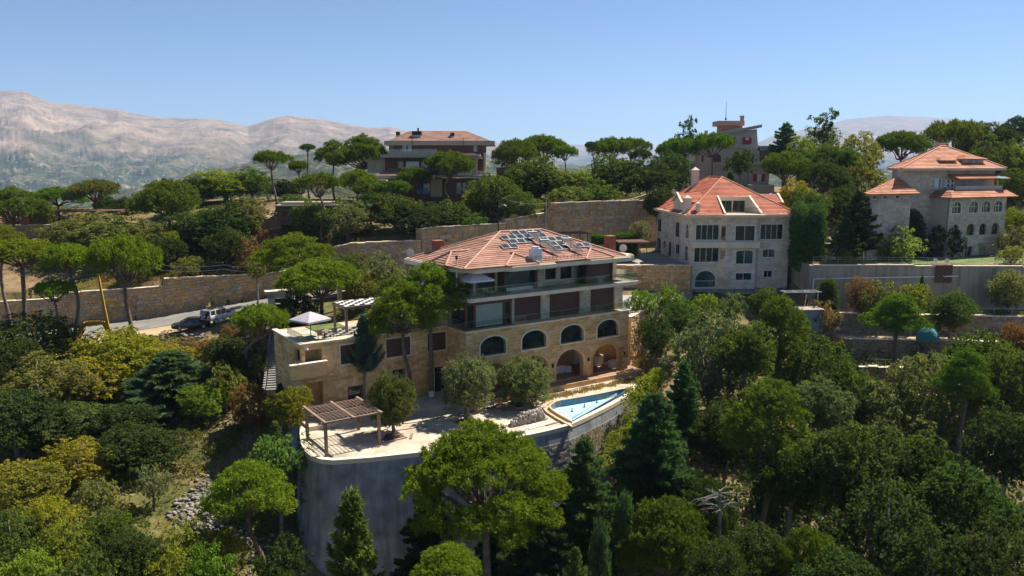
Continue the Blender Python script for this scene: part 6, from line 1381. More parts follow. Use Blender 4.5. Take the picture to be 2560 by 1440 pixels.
T('oak', 2125, 1075, 63, 220, 'grey-leaved tree right of the lumpy pine', 'o'); T('oak', 2218, 1225, 56, 250, 'dark leafy tree low in the right-hand wood', 'od'); T('oak', 2405, 1170, 59, 250, 'dim tree deep in the lower right wood', 'od'); T('airy', 2330, 890, 80, 210, 'olive tree below the garden terraces with bare twigs', 'og'); T('oak', 2452, 846, 84, 180, 'olive green tree under the lowest garden wall', 'o'); T('oak', 2516, 885, 76, 170, 'rounded tree at the right edge of the wood', 'o'); T('tall', 2425, 880, 73, 120, 'dark pine in front of the olive trees on the right', 'pr', ch=1.1); T('oak', 2232, 955, 79, 200, 'olive tree around the crooked pine trunk', 'og'); T('oak', 2130, 935, 80, 130, 'green tree at the left end of the lowest garden wall', 'o')
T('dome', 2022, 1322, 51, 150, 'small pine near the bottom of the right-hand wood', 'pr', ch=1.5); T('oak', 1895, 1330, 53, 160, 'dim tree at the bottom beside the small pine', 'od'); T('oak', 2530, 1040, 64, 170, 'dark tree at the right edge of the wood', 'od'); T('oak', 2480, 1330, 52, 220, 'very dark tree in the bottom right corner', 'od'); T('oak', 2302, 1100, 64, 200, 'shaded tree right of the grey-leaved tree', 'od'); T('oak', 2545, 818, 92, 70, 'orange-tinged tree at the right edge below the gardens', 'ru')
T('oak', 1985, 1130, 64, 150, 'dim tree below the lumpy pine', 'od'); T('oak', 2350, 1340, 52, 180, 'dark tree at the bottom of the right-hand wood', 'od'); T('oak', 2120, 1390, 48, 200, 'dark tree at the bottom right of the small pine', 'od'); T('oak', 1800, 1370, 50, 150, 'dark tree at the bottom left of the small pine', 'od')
T('cypress', 1560, 1255, 58, 60, 'slender cypress at the bottom right of the big pine', 'c'); T('cypress', 1500, 1330, 54, 56, 'second slender cypress at the bottom right of the big pine', 'c'); T('fir', 1440, 1370, 50, 70, 'young fir at the bottom right of the big pine', 'cg')
# in front of the terrace wall
T('big', 1212, 1062, 55, 382, 'very large stone pine with pale limbs in front of the terrace wall', 'p', ch=1.0, girth=.8, var=0); T('cedar', 1462, 1095, 59, 210, 'dark cedar right of the large stone pine', 'c', var=1); T('cedar', 1072, 1205, 58, 170, 'dark cedar hidden behind the left side of the large stone pine', 'cd', var=1); T('cedar', 1350, 1230, 57, 200, 'dark cedar behind the trunks of the large stone pine', 'cd', var=0); T('fir', 875, 1232, 51, 205, 'feathery fir in front of the grey concrete wall', 'cg', var=0); T('dome', 1118, 1368, 47, 150, 'small bright pine at the bottom under the large stone pine', 'p'); T('cedar', 1240, 1290, 60, 200, 'dim cedar in the dark behind the large pine trunks', 'cd', var=1)
T('dome', 614, 1155, 60, 190, 'bright pine with bare crooked trunk on the left slope', 'p', ch=.95, bend=(.7, .45, .2), var=2); T('cedar', 425, 878, 83, 240, 'big shaggy dark cedar on the left slope', 'c', var=0)
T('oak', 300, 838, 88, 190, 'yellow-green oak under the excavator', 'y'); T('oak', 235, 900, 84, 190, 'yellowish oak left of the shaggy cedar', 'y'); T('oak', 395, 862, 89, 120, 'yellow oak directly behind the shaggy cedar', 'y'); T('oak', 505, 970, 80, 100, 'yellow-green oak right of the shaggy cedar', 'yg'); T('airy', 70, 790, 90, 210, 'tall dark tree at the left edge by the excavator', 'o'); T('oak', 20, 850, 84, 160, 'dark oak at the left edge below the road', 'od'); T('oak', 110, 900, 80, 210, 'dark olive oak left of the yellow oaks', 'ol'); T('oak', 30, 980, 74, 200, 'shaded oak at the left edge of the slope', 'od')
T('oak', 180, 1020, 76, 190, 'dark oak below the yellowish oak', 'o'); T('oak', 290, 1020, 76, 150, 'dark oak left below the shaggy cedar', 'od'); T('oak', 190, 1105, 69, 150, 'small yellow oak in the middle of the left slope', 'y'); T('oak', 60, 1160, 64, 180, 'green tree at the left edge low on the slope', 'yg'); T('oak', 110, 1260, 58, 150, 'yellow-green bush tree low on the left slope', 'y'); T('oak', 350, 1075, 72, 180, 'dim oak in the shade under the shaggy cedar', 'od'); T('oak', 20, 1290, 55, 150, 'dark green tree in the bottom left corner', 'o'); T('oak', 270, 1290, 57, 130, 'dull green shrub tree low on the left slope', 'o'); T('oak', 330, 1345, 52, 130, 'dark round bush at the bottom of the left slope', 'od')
T('fir', 700, 960, 77, 50, 'thin fir at the bottom of the stairs', 'c'); T('oak', 722, 975, 73, 96, 'bright leafy bush beside the terrace corner', 'yg', cat='shrub'); T('fir', 688, 1055, 68, 60, 'thin fir left of the ivy-covered wall', 'cg'); T('shrub', 690, 1110, 66, 110, 'bush at the foot of the ivy-covered wall', 'cg'); T('airy', 622, 965, 78, 100, 'rusty brown half-dry bush above the gully', 'ru', cat='shrub'); T('shrub', 560, 930, 82, 90, 'dusty olive bush right of the shaggy cedar', 'ol')
for i, (px, py, d, w, lb, c) in enumerate([(150, 1330, 54, 110, 'yellow bush at the bottom left', 'yg'), (470, 1330, 57, 100, 'yellowish scrub bush below the gully stones', 'yg'), (400, 1390, 52, 110, 'scrub bush at the bottom centre left', 'yg'), (520, 1385, 54, 100, 'low green bush left of the crooked pine trunk', 'b'), (240, 1210, 62, 90, 'pale grassy bush on the left slope', 's'), (380, 1180, 66, 70, 'spiky grey bush above the gully', 'gy'), (560, 1340, 58, 80, 'yellow-green bush near the crooked pine trunk', 'yg'), (700, 1380, 54, 120, 'dark bush right of the crooked pine trunk', 'od'), (60, 1400, 50, 130, 'green bush at the very bottom left', 'yg'), (230, 1400, 50, 120, 'bush at the bottom edge of the left slope', 'o')]):
    T('shrub', px, py, d, w, lb, c)
# bushes along the road edge and the hill bank
for px, py, d, w, lb, c in [(300, 832, 96, 50, 'pale green tuft bush at the foot of the excavator bucket', 'yg'), (470, 850, 95, 60, 'dry purple-brown scrub below the grey car', 'br'), (420, 865, 93, 70, 'dry grey scrub on the bank under the shoulder', 'br'), (530, 860, 94, 80, 'straw coloured brush below the white off-roader', 'ru'), (580, 815, 97, 50, 'dry brush beside the white off-roader', 'br'), (350, 640, 114, 60, 'dusty bush on the bank above the road wall', 'ol'), (330, 665, 113, 60, 'olive bush on the bare bank over the wall', 'ol'), (620, 610, 117, 60, 'dry bush on the slope above the gate road', 'br'), (470, 650, 115, 70, 'brown scrub on the shaded bank', 'ol'), (660, 585, 120, 60, 'dry bush under the dirt path', 'br')]:
    T('shrub', px, py, d, w, lb, c)
def in_wood(x, y):
    if x < 2.5: return x > -14 and y < 59.5 - (x + 14) * 0 and y > 40
    if y > 76 + (x - 12) * .9 and x < 22: return False
    return y < 96 + (x - 25) * .12
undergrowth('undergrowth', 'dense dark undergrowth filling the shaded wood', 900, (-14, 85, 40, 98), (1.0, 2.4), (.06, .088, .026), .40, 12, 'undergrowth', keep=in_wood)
def in_slope(x, y):
    if x > -19: return False
    if y > 96 and x > -62: return False
    if abs(x + 27 - (y - 66) * .3) < 2.5 and 60 < y < 76: return False
    return mnoise.noise((x * .11, y * .11, 2.2)) > -.12
undergrowth('scrub', 'yellow-green scrub covering the left slope', 700, (-62, -19, 38, 97), (.5, 1.3), (.13, .135, .035), .20, 36, 'scrub', keep=in_slope, seed=6)
def on_bank(x, y): return y > wl(x, 2.5) and y < 150 and mnoise.noise((x * .13, y * .13, 7.2)) > .02 and not (-27 < x < -1 and y > 146)
undergrowth('hillside_scrub', 'dry olive scrub on the ridge hillside', 620, (-95, 45, 110, 165), (.5, 1.3), (.13, .13, .045), .24, 26, 'scrub', keep=on_bank, seed=8)
# ---------------------------------------------------------------- vehicles by the road
def loft(mb, rings, m=0, cap=True, closed=True):
    k0 = len(mb.v); n = len(rings[0])
    for r_ in rings: mb.v += [tuple(p) for p in r_]
    for i in range(len(rings) - 1):
        for j in range(n if closed else n - 1):
            a = k0 + i * n; mb.f.append((a + j, a + (j + 1) % n, a + n + (j + 1) % n, a + n + j)); mb.m.append(m); mb.r.append(0.0)
    if cap:
        mb.f.append(tuple(k0 + j for j in range(n))[::-1]); mb.m.append(m); mb.r.append(0.); q = k0 + (len(rings) - 1) * n; mb.f.append(tuple(q + j for j in range(n))); mb.m.append(m); mb.r.append(0.)
def ring(x, hw, z0, z1, c=.12): return [(x, -hw + c, z0), (x, hw - c, z0), (x, hw, z0 + c), (x, hw, z1 - c), (x, hw - c, z1), (x, -hw + c, z1), (x, -hw, z1 - c), (x, -hw, z0 + c)]
def car_paint(name, col, rough=.25, metal=.3):
    m, n, l, b = nt(name); b.inputs['Base Color'].default_value = (*col, 1); b.inputs['Roughness'].default_value = rough; b.inputs['Metallic'].default_value = metal; b.inputs['Coat Weight'].default_value = .7; b.inputs['Coat Roughness'].default_value = .06
    d = noise(n, l, texco(n, l), 1.5, 4); l.new(ramp(n, l, d, [(.3, tuple(c * .85 for c in col)), (.75, tuple(min(1, c * 1.12 + .006) for c in col))]), b.inputs['Base Color']); return m
M_TYRE = mat('tyre_rubber', (.018, .018, .018), .85, .2, 6); M_CARGLASS = glass_mat('car_glass', (.012, .016, .022), .03, .8); M_LAMPR = mat('red_lamp_lens', (.35, .015, .012), .25, .05, 3); M_LAMPW = mat('clear_lamp_lens', (.6, .6, .58), .15, .05, 3)
def wheel(root, x, y, r, w=.22, name='wheel', loc=None, rot=None):
    e = empty(name, loc or (x, y, r), parent=root)
    if rot: e.rotation_euler = rot
    mb = MB(); mb.tube([(0, -w / 2, 0), (0, -w / 2 + .03, 0), (0, w / 2 - .03, 0), (0, w / 2, 0)], [r * .9, r, r, r * .9], 16); mb.build('tyre', M_TYRE, e)
    mb = MB(); mb.tube([(0, -w / 2 - .012, 0), (0, w / 2 + .012, 0)], r * .62, 12)
    for k in range(5): a = k * 1.2566; mb.bar((.0, w / 2 + .015, 0), (r * .58 * math.cos(a), w / 2 + .015, r * .58 * math.sin(a)), .06, .03)
    mb.build('rim', M_ALU, e)
def sedan(loc, rz):
    r_ = empty('parked_sedan', loc, rz, 'dark grey sedan parked on the sandy road shoulder, nose downhill', 'car'); P_ = car_paint('dark_grey_paint', (.035, .037, .042))
    mb = MB(); loft(mb, [ring(-2.3, .72, .35, .82), ring(-2.2, .84, .24, .98), ring(-1.5, .90, .2, 1.02), ring(-.6, .91, .2, .98), ring(.6, .91, .2, .95), ring(1.3, .90, .2, .90), ring(2.05, .84, .22, .78), ring(2.32, .66, .3, .62)]); mb.build('body', P_, r_, True)
    mb = MB(); g = lambda x, hw, z: [(x, -hw, .93), (x, hw, .93), (x, hw * .80, z), (x, -hw * .80, z)]
    loft(mb, [g(-2.0, .78, .97), g(-1.2, .84, 1.36), g(-.3, .84, 1.43), g(.35, .84, 1.38), g(1.25, .80, .95)]); mb.build('windows', M_CARGLASS, r_)
    mb = MB(); q = lambda x, hw, z: [(x, -hw, z), (x, hw, z), (x, hw, z + .035), (x, -hw, z + .035)]
    loft(mb, [q(-1.3, .66, 1.33), q(-.9, .68, 1.41), q(-.3, .68, 1.44), q(.3, .67, 1.40)]); mb.build('roof', P_, r_, True)
    for s in (-1, 1):
        mb = MB()
        for a, b in (((1.2, s * .80, .95), (.33, s * .68, 1.39)), ((-.35, s * .85, .95), (-.35, s * .69, 1.42)), ((-1.25, s * .68, 1.34), (-1.95, s * .75, .98)), ((.33, s * .70, 1.41), (-1.25, s * .70, 1.37))): mb.bar(a, b, .06, .05)
        mb.build('window_pillar', P_, r_)
        mb = MB(); mb.box(.75, .95, s * .98 - .1, s * .98 + .1, .95, 1.08); mb.build('mirror', P_, r_)
        mb = MB(); mb.hexa([(2.0, s * .5, .55), (2.27, s * .5, .55), (2.12, s * .8, .55), (1.95, s * .84, .55), (2.0, s * .5, .70), (2.24, s * .5, .70), (2.1, s * .8, .70), (1.93, s * .84, .70)]); mb.build('headlight', M_LAMPW, r_)
        mb = MB(); mb.box(-2.3, -2.18, s * .62 - .16, s * .62 + .16, .72, .88); mb.build('tail_light', M_LAMPR, r_)
        wheel(r_, 1.45, s * .80, .33); wheel(r_, -1.40, s * .80, .33)
    mb = MB(); mb.box(2.2, 2.36, -.45, .45, .3, .45); mb.build('grille', M_BLACK, r_); return r_
def offroader(loc, rz):
    r_ = empty('off_roader', loc, rz, 'white off-road vehicle with spare wheel and loaded roof rack behind the sedan', 'car'); P_ = car_paint('white_car_paint', (.66, .66, .64), .3, .0)
    mb = MB(); loft(mb, [ring(-2.3, .86, .5, 1.18, .06), ring(-2.2, .92, .48, 1.22, .07), ring(.8, .92, .48, 1.2, .07), ring(1.0, .90, .48, 1.16, .07), ring(2.15, .88, .5, 1.08, .07), ring(2.3, .8, .55, 1.0, .07)]); mb.build('body', P_, r_, True)
    mb = MB(); g = lambda x, hw, z: [(x, -hw, 1.15), (x, hw, 1.15), (x, hw * .92, z), (x, -hw * .92, z)]
    loft(mb, [g(-2.27, .86, 1.16), g(-2.16, .87, 1.78), g(.3, .87, 1.78), g(1.0, .85, 1.16)]); mb.build('windows', M_CARGLASS, r_)
    mb = MB(); mb.box(-2.2, .32, -.80, .80, 1.78, 1.86)
    for s in (-1, 1):
        for x in (-2.18, -1.35, -.45, .35): mb.bar((x, s * .89, 1.16), (x - (.0 if x < .3 else .05), s * .81, 1.8), .10, .05)
        mb.bar((1.0, s * .86, 1.16), (.34, s * .80, 1.8), .07, .07)
    mb.bar((-2.28, -.86, 1.2), (-2.2, -.82, 1.8), .1, .1); mb.bar((-2.28, .86, 1.2), (-2.2, .82, 1.8), .1, .1); mb.build('roof', P_, r_)
    rk = MB()
    for y in (-.7, 0, .7): rk.bar((-2.1, y, 1.98), (.2, y, 1.98), .04, .04)
    for x in (-2.05, -1.5, -.9, -.3, .15): rk.bar((x, -.75, 1.96), (x, .75, 1.96), .04, .04); rk.bar((x, -.75, 1.86), (x, -.75, 2.06), .03, .03); rk.bar((x, .75, 1.86), (x, .75, 2.06), .03, .03)
    rk.bar((-1.9, -.35, 2.06), (-.1, -.3, 2.06), .25, .12); rk.bar((-1.6, .35, 2.06), (0, .4, 2.06), .15, .14); rk.box(-1.2, -.7, -.1, .2, 2.0, 2.2); rk.build('roof_rack', M_BLACK, r_)
    wheel(r_, 0, 0, .36, .24, 'spare_wheel', (-2.44, -.12, 1.12), (0, 0, R(90)))
    for s in (-1, 1):
        wheel(r_, 1.42, s * .8, .40, .26); wheel(r_, -1.38, s * .8, .40, .26)
        mb = MB(); mb.box(-2.36, -2.26, s * .76 - .1, s * .76 + .1, .78, 1.1); mb.build('tail_light', M_LAMPR, r_)
        mb = MB(); mb.box(2.26, 2.34, s * .6 - .14, s * .6 + .14, .78, .98); mb.build('headlight', M_LAMPW, r_)
        mb = MB(); mb.box(.78, .92, s * 1.02 - .1, s * 1.02 + .1, 1.2, 1.42); mb.build('mirror', M_BLACK, r_)
    mb = MB(); mb.box(-2.5, -2.28, -.9, .9, .46, .62); mb.box(2.28, 2.48, -.9, .9, .46, .64); mb.build('bumper', M_BLACK, r_); return r_
p = atd(478, 816, 100.5); sedan((p.x, p.y, gz(p.x, p.y) + .12), math.atan2(-.45, -.89))
p = atd(549, 812, 102); offroader((p.x, p.y, gz(p.x, p.y) + .12), R(64))
M_CAT = mat('excavator_yellow', (.42, .26, .025), .5, .15, 2)
p = atd(172, 860, 97.5); ex = empty('excavator', (p.x, p.y, gz(p.x, p.y) + .1), R(8), 'yellow tracked excavator with folded boom and raised long stick beside the road', 'excavator'); K = 97.5 / 1950
def EX(px, py): return ((px - 172) * K, (858 - py) * K)
for y in (-.95, .95):
    mb = MB(); rr = [(-1.6, .1), (-1.75, .4), (-1.5, .75), (1.5, .75), (1.75, .4), (1.6, .1)]; loft(mb, [[(x, y - .25, z) for x, z in rr], [(x, y + .25, z) for x, z in rr]]); mb.build('track', M_TYRE, ex)
mb = MB(); mb.box(-1.5, 1.3, -1.15, 1.15, .8, 1.0); mb.box(-1.7, -.3, -1.1, 1.1, 1.0, 1.75); mb.box(-.3, 1.2, -1.1, -.2, 1.0, 1.3); mb.hexa([(-2.2, -1.05, .95), (-1.7, -1.1, .95), (-1.7, 1.1, .95), (-2.2, 1.05, .95), (-2.0, -1, 1.7), (-1.7, -1.1, 1.7), (-1.7, 1.1, 1.7), (-2.0, 1, 1.7)]); mb.build('house', M_CAT, ex)
mb = MB(); mb.hexa([(-.5, -1.05, 1.3), (.75, -1.05, 1.3), (.75, -.1, 1.3), (-.5, -.1, 1.3), (-.5, -1.0, 2.75), (.35, -1.0, 2.75), (.35, -.15, 2.75), (-.5, -.15, 2.75)]); cb = mb.build('cab', M_CARGLASS, ex)
mb = MB(); mb.box(-.55, .45, -1.08, -.08, 2.72, 2.84)
for x, y, xx in ((-.5, -1.04, -.5), (.75, -1.04, .38), (-.5, -.12, -.5), (.75, -.12, .38)): mb.bar((x, y, 1.28), (xx, y, 2.75), .08, .08)
mb.build('cab_frame', M_BLACK, cb)
def arm(name, pts, w, h):
    mb = MB()
    for (a, ha), (b, hb) in zip(pts, pts[1:]):
        (x0, z0), (x1, z1) = EX(*a), EX(*b); d = Vector((x1 - x0, z1 - z0)).normalized(); n = Vector((-d.y, d.x))
        mb.hexa([(x0 - n.x * ha, -w / 2, z0 - n.y * ha), (x1 - n.x * hb, -w / 2, z1 - n.y * hb), (x1 - n.x * hb, w / 2, z1 - n.y * hb), (x0 - n.x * ha, w / 2, z0 - n.y * ha), (x0 + n.x * ha, -w / 2, z0 + n.y * ha), (x1 + n.x * hb, -w / 2, z1 + n.y * hb), (x1 + n.x * hb, w / 2, z1 + n.y * hb), (x0 + n.x * ha, w / 2, z0 + n.y * ha)])
    return mb.build(name, M_CAT, ex)
arm('boom', [((187, 846), .14), ((205, 812), .26), ((216, 801), .28), ((255, 799), .22), ((262, 806), .15)], .34, .4)
arm('stick', [((255, 682), .10), ((262, 760), .15), ((267, 806), .18), ((275, 838), .12)], .24, .3); arm('bucket_link', [((256, 800), .12), ((270, 834), .14), ((278, 838), .13)], .3, .3)
mb = MB(); c = EX(281, 842); mb.tube([(c[0], -.35, c[1]), (c[0], .35, c[1])], .38, 9); mb.hexa([(c[0] - .4, -.4, c[1] - .4), (c[0] + .5, -.4, c[1] - .5), (c[0] + .5, .4, c[1] - .5), (c[0] - .4, .4, c[1] - .4), (c[0] - .3, -.4, c[1]), (c[0] + .4, -.4, c[1]), (c[0] + .4, .4, c[1]), (c[0] - .3, .4, c[1])]); mb.build('bucket', M_CAT, ex)
mb = MB(); a, b = EX(196, 843), EX(212, 815); mb.tube([(a[0], -.26, a[1]), (b[0], -.26, b[1])], .07, 7); mb.tube([(a[0], .26, a[1]), (b[0], .26, b[1])], .07, 7); a, b = EX(224, 797), EX(262, 795); mb.tube([(a[0], 0, a[1] + .28), (b[0], 0, b[1] + .1)], .08, 7); mb.build('hydraulic_ram', M_BLACK, ex)
# ---------------------------------------------------------------- gate, stairs
gt = empty('garden_gate', (-29.3, 97.2, -19.6), R(24), 'pale stone gateway with brown slatted gate and projecting cap', 'gate'); gt_b = Build(gt)
mb = MB(); mb.box(-1.5, -.7, -.4, .4, -20.5, -15.9); mb.box(.75, 1.4, -.4, .4, -20.5, -15.9); mb.box(-1.5, 1.4, -.4, .4, -16.6, -15.9); gt_b.part(mb, 'gate_pillar', M_COPING)
mb = MB(); mb.box(-1.85, 1.75, -.7, .7, -15.9, -15.62); mb.box(-1.65, 1.55, -.55, .55, -16.05, -15.9); gt_b.part(mb, 'gate_cap', M_COPING)
for k in range(4):
    mb = MB(); mb.box(-.66, .72, -.06, .02, -19.4 + k * .72, -18.85 + k * .72); gt_b.part(mb, 'slat', M_WOODB)
mb = MB(); mb.box(-.7, -.62, -.1, .05, -19.6, -16.6); mb.box(.67, .75, -.1, .05, -19.6, -16.6); gt_b.part(mb, 'gate_frame', M_BLACK)
gp = empty('gate_panel', (-20.8, 101.5, -18.4), R(26), 'brown slatted gate panel between stone posts behind the low wide pine', 'gate'); gpb = Build(gp)
mb = MB(); mb.box(-2.2, -1.7, -.3, .3, -18.6, -15.6); mb.box(1.9, 2.4, -.3, .3, -18.6, -15.6); gpb.part(mb, 'gate_pillar', M_COPING)
for k in range(4): mb = MB(); mb.box(-1.7, 1.9, -.05, .03, -18.2 + k * .66, -17.7 + k * .66); gpb.part(mb, 'slat', M_WOODB)
sa = Vector((-24.9, 82.0, -24.2)); sb2 = Vector((-28.2, 97.0, -19.0)); dr = (sb2 - sa); dh = Vector((dr.x, dr.y)).normalized(); ang = math.atan2(dh.y, dh.x)
st = empty('outdoor_stairs', sa, ang, 'long flight of grey stone steps climbing beside the villa wing', 'stairs'); ns = 34; LL = Vector((dr.x, dr.y)).length
for k in range(ns):
    w0, w1 = (-1.75, 1.15) if k < 13 else (-1.9, 1.9)
    mb = MB(); x0 = LL * k / ns; z1 = dr.z * (k + 1) / ns; mb.box(x0, x0 + LL / ns + .03, w0 if False else -w1, -w0, z1 - .8, z1); mb.box(x0 - .03, x0 + .08, -w1, -w0, z1 - .05, z1 + .012); mb.build('step', mat('grey_stone_step', (.26, .25, .235), .9, .2, 1.5), st)
mb = MB()
for k in range(0, ns, 1): mb.box(LL * k / ns, LL * (k + 1) / ns, 1.9, 2.12, dr.z * k / ns - 1.5, dr.z * (k + 1) / ns + .25)
mb.build('stair_kerb', mat('grey_stone_step', (.26, .25, .235)), st)
# ---------------------------------------------------------------- things on the wing roof
def pergola_root(name, u, v, z, label): return empty(name, uvw(u, v, z), UA, label, 'pergola')
pg = pergola_root('checkered_pergola', -10.5, 6.2, -16.9, 'brown roof pergola with checkered white infill panels on the wing terrace')
mb = MB(); H = 2.55; Lx, Ly = 6.8, 3.4
for x in (0, Lx): mb.bar((x, 0, H), (x, Ly, H), .16, .22)
for y in (0, Ly): mb.bar((0, y, H + .02), (Lx, y, H + .02), .16, .26)
mb.build('beam', M_WOODP, pg)
for x, y in ((.15, .1), (Lx - .15, .1), (.15, Ly - .1), (Lx - .15, Ly - .1)): mb = MB(); mb.box(x - .11, x + .11, y - .11, y + .11, 0, H); mb.build('post', M_WOODP, pg)
for i in range(12):
    for j in range(6):
        if (i + j) % 2 == 0:
            mb = MB(); mb.box(i * Lx / 12 + .03, (i + 1) * Lx / 12 - .03, j * Ly / 6 + .03, (j + 1) * Ly / 6 - .03, H + .16, H + .20); mb.build('infill_panel', M_WHITE, pg)
mb = MB()
for i in range(13): mb.bar((i * Lx / 12, 0, H + .12), (i * Lx / 12, Ly, H + .12), .06, .08)
for j in range(1, 6): mb.bar((0, j * Ly / 6, H + .125), (Lx, j * Ly / 6, H + .125), .05, .06)
mb.build('lattice', M_WOODB, pg)
def parasol(loc, rz, label, w, h, mtl, name='parasol', side=False, group=None):
    r_ = empty(name, loc, rz, label, 'parasol', group); mb = MB(); hz = h - .75
    for i in range(4):
        c = [(-w / 2, -w / 2), (w / 2, -w / 2), (w / 2, w / 2), (-w / 2, w / 2)]; a, b = c[i], c[(i + 1) % 4]
        rows = [[(0, 0, h)], None]
        q = 5
        for t in range(q):
            f0, f1 = t / q, (t + 1) / q; sg = lambda f: h - .75 * f ** 1.12
            mb.poly([(a[0] * f0, a[1] * f0, sg(f0)), (a[0] * f1, a[1] * f1, sg(f1)), (b[0] * f1, b[1] * f1, sg(f1)), (b[0] * f0, b[1] * f0, sg(f0))][(0 if t else 1):] if t else [(0, 0, h), (a[0] * f1, a[1] * f1, sg(f1)), (b[0] * f1, b[1] * f1, sg(f1))])
        mb.poly([(*a, hz), (*a, hz - .18), (*b, hz - .18), (*b, hz)])
    mb.build('canopy', mtl, r_)
    mb = MB(); mb.tube([(.0, 0, 0), (0, 0, h)] if not side else [(w * .55, 0, 0), (w * .55, 0, h + .1), (w * .2, 0, h + .25), (0, 0, h)], .045, 7); mb.build('pole', M_BLACK, r_)
    mb = MB()
    for sx, sy in ((-1, -1), (1, -1), (1, 1), (-1, 1)): mb.bar((0, 0, h - .1), (sx * w * .48, sy * w * .48, hz), .03, .03)
    mb.build('rib', M_STEEL, r_); mb = MB(); mb.box(-.4, .4, -.4, .4, 0, .1) if not side else mb.box(w * .55 - .4, w * .55 + .4, -.4, .4, 0, .1); mb.build('base', M_CONC, r_); return r_
q = uvw(-14.0, 6.6, -16.95); parasol(q, UA + R(20), 'square parasol in shade-darkened pink canvas at the wing corner above the glass railing', 2.9, 2.6, mat('shade_toned_canvas', (.40, .36, .38), .85, .1, 1.5))  # pale canvas darkened in its colour to stand for tree shade
q = uvw(1.7, .9, F3 + .03); parasol(q, UA, 'pale square parasol on the upper villa terrace', 2.9, 2.5, M_CANVAS, side=True)
q = uvw(2.6, .1, F3 + .03); lg = empty('sun_lounger', q, UA + R(20), 'lime green sun lounger beside the upper terrace parasol', 'sun lounger'); M_LIME = mat('lime_cushion', (.36, .46, .06), .85, .1, 3)
mb = MB(); mb.hexa([(0, -.3, .28), (1.2, -.3, .28), (1.2, .3, .28), (0, .3, .28), (0, -.3, .40), (1.2, -.3, .40), (1.2, .3, .40), (0, .3, .40)]); mb.build('seat_cushion', M_LIME, lg)
mb = MB(); mb.hexa([(-.5, -.3, .75), (.02, -.3, .30), (.02, .3, .30), (-.5, .3, .75), (-.42, -.3, .85), (.08, -.3, .42), (.08, .3, .42), (-.42, .3, .85)]); mb.build('back_cushion', M_LIME, lg)
mb = MB()
for x, y in ((.1, -.25), (1.1, -.25), (.1, .25), (1.1, .25)): mb.bar((x, y, 0), (x, y, .28), .05, .05)
mb.build('frame', M_BLACK, lg)
q = uvw(1.9, -.35, F3 + .03); sl = empty('parasol_weight', q, UA, 'flat grey slab weight on the upper terrace edge', 'slab'); mb = MB(); mb.box(-.5, .5, -.25, .25, 0, .1); mb.box(-.4, .4, -.2, .2, .1, .16); mb.build('slab', M_CONC, sl)
def seat_set(u, v, label):
    t_ = empty('garden_table', uvw(u, v, -16.93), UA, label, 'table'); mb = MB(); mb.cyl((0, 0), .5, .7, .75, 12); mb.build('table_top', M_WOODP, t_); mb = MB(); mb.cyl((0, 0), .05, 0, .7, 8); mb.cyl((0, 0), .3, 0, .04, 10); mb.build('leg', M_BLACK, t_)
seat_set(-13.0, 5.5, 'small round table beside the glass railing of the wing'); 
def chair(loc, rz, label, mtl, group=None):
    c_ = empty('garden_chair', loc, rz, label, 'chair', group); mb = MB(); mb.box(-.25, .25, -.25, .25, .42, .48); mb.build('seat', mtl, c_); mb = MB(); mb.hexa([(-.25, .2, .48), (.25, .2, .48), (.25, .26, .48), (-.25, .26, .48), (-.25, .32, .95), (.25, .32, .95), (.25, .37, .95), (-.25, .37, .95)]); mb.build('backrest', mtl, c_)
    for x, y in ((-.22, -.22), (.22, -.22), (-.22, .22), (.22, .22)): mb = MB(); mb.bar((x, y, 0), (x, y, .42), .04, .04); mb.build('leg', mtl, c_)
    return c_
chair(uvw(-13.6, 5.0, -16.93), UA + 2.6, 'timber chair left of the small round table', M_WOODP); chair(uvw(-12.2, 5.2, -16.93), UA - 1.2, 'timber chair right of the small round table', M_WOODP)
M_BLUEC = mat('blue_plastic', (.08, .22, .42), .5, .1, 3); chair(uvw(-15.2, 4.9, -20.45), UA + 2.9, 'blue folding chair on the wing balcony', M_BLUEC); chair(uvw(-16.6, 3.8, -20.2), UA + .4, 'white plastic chair at the balcony end', M_WHITE)
# ---------------------------------------------------------------- roof equipment of the villa
def on_roof(u, v): return -10.36 + (v + .75) * (2.94 / 6.0)
slope = math.atan(2.94 / 6.0); pw, pl_ = 1.0, .80
def array(u, v, nx, ny, label):
    """rack of photovoltaic panels lying along the front roof slope; u, v is its upper left corner"""
    r_ = empty('solar_array', uvw(u, v, on_roof(u, v) + .16), UA, label, 'solar panels', 'solar arrays on the villa roof'); t = math.cos(slope), math.sin(slope)
    for j in range(ny):
        for i in range(nx):
            x0, x1 = i * 1.02, i * 1.02 + pw; s0, s1 = j * .90, j * .90 + .87
            def Q(x, s, h): return (x, -s * t[0] - h * t[1] * 0, -s * t[1] + h)
            mb = MB(); mb.hexa([Q(x0, s1, 0), Q(x1, s1, 0), Q(x1, s0, 0), Q(x0, s0, 0), Q(x0, s1, .05), Q(x1, s1, .05), Q(x1, s0, .05), Q(x0, s0, .05)]); f_ = mb.build('panel_frame', M_ALU, r_)
            mb = MB(); e = .035; mb.hexa([Q(x0 + e, s1 - e, .03), Q(x1 - e, s1 - e, .03), Q(x1 - e, s0 + e, .03), Q(x0 + e, s0 + e, .03), Q(x0 + e, s1 - e, .058), Q(x1 - e, s1 - e, .058), Q(x1 - e, s0 + e, .058), Q(x0 + e, s0 + e, .058)]); mb.build('cells', M_SOLAR, f_)
    mb = MB()
    for j in range(ny):
        for s in (.2, .65): mb.bar((-.05, -(j * .9 + s) * t[0], -(j * .9 + s) * t[1] - .06), (nx * 1.02, -(j * .9 + s) * t[0], -(j * .9 + s) * t[1] - .06), .05, .05)
    mb.build('mounting_rail', M_ALU, r_)
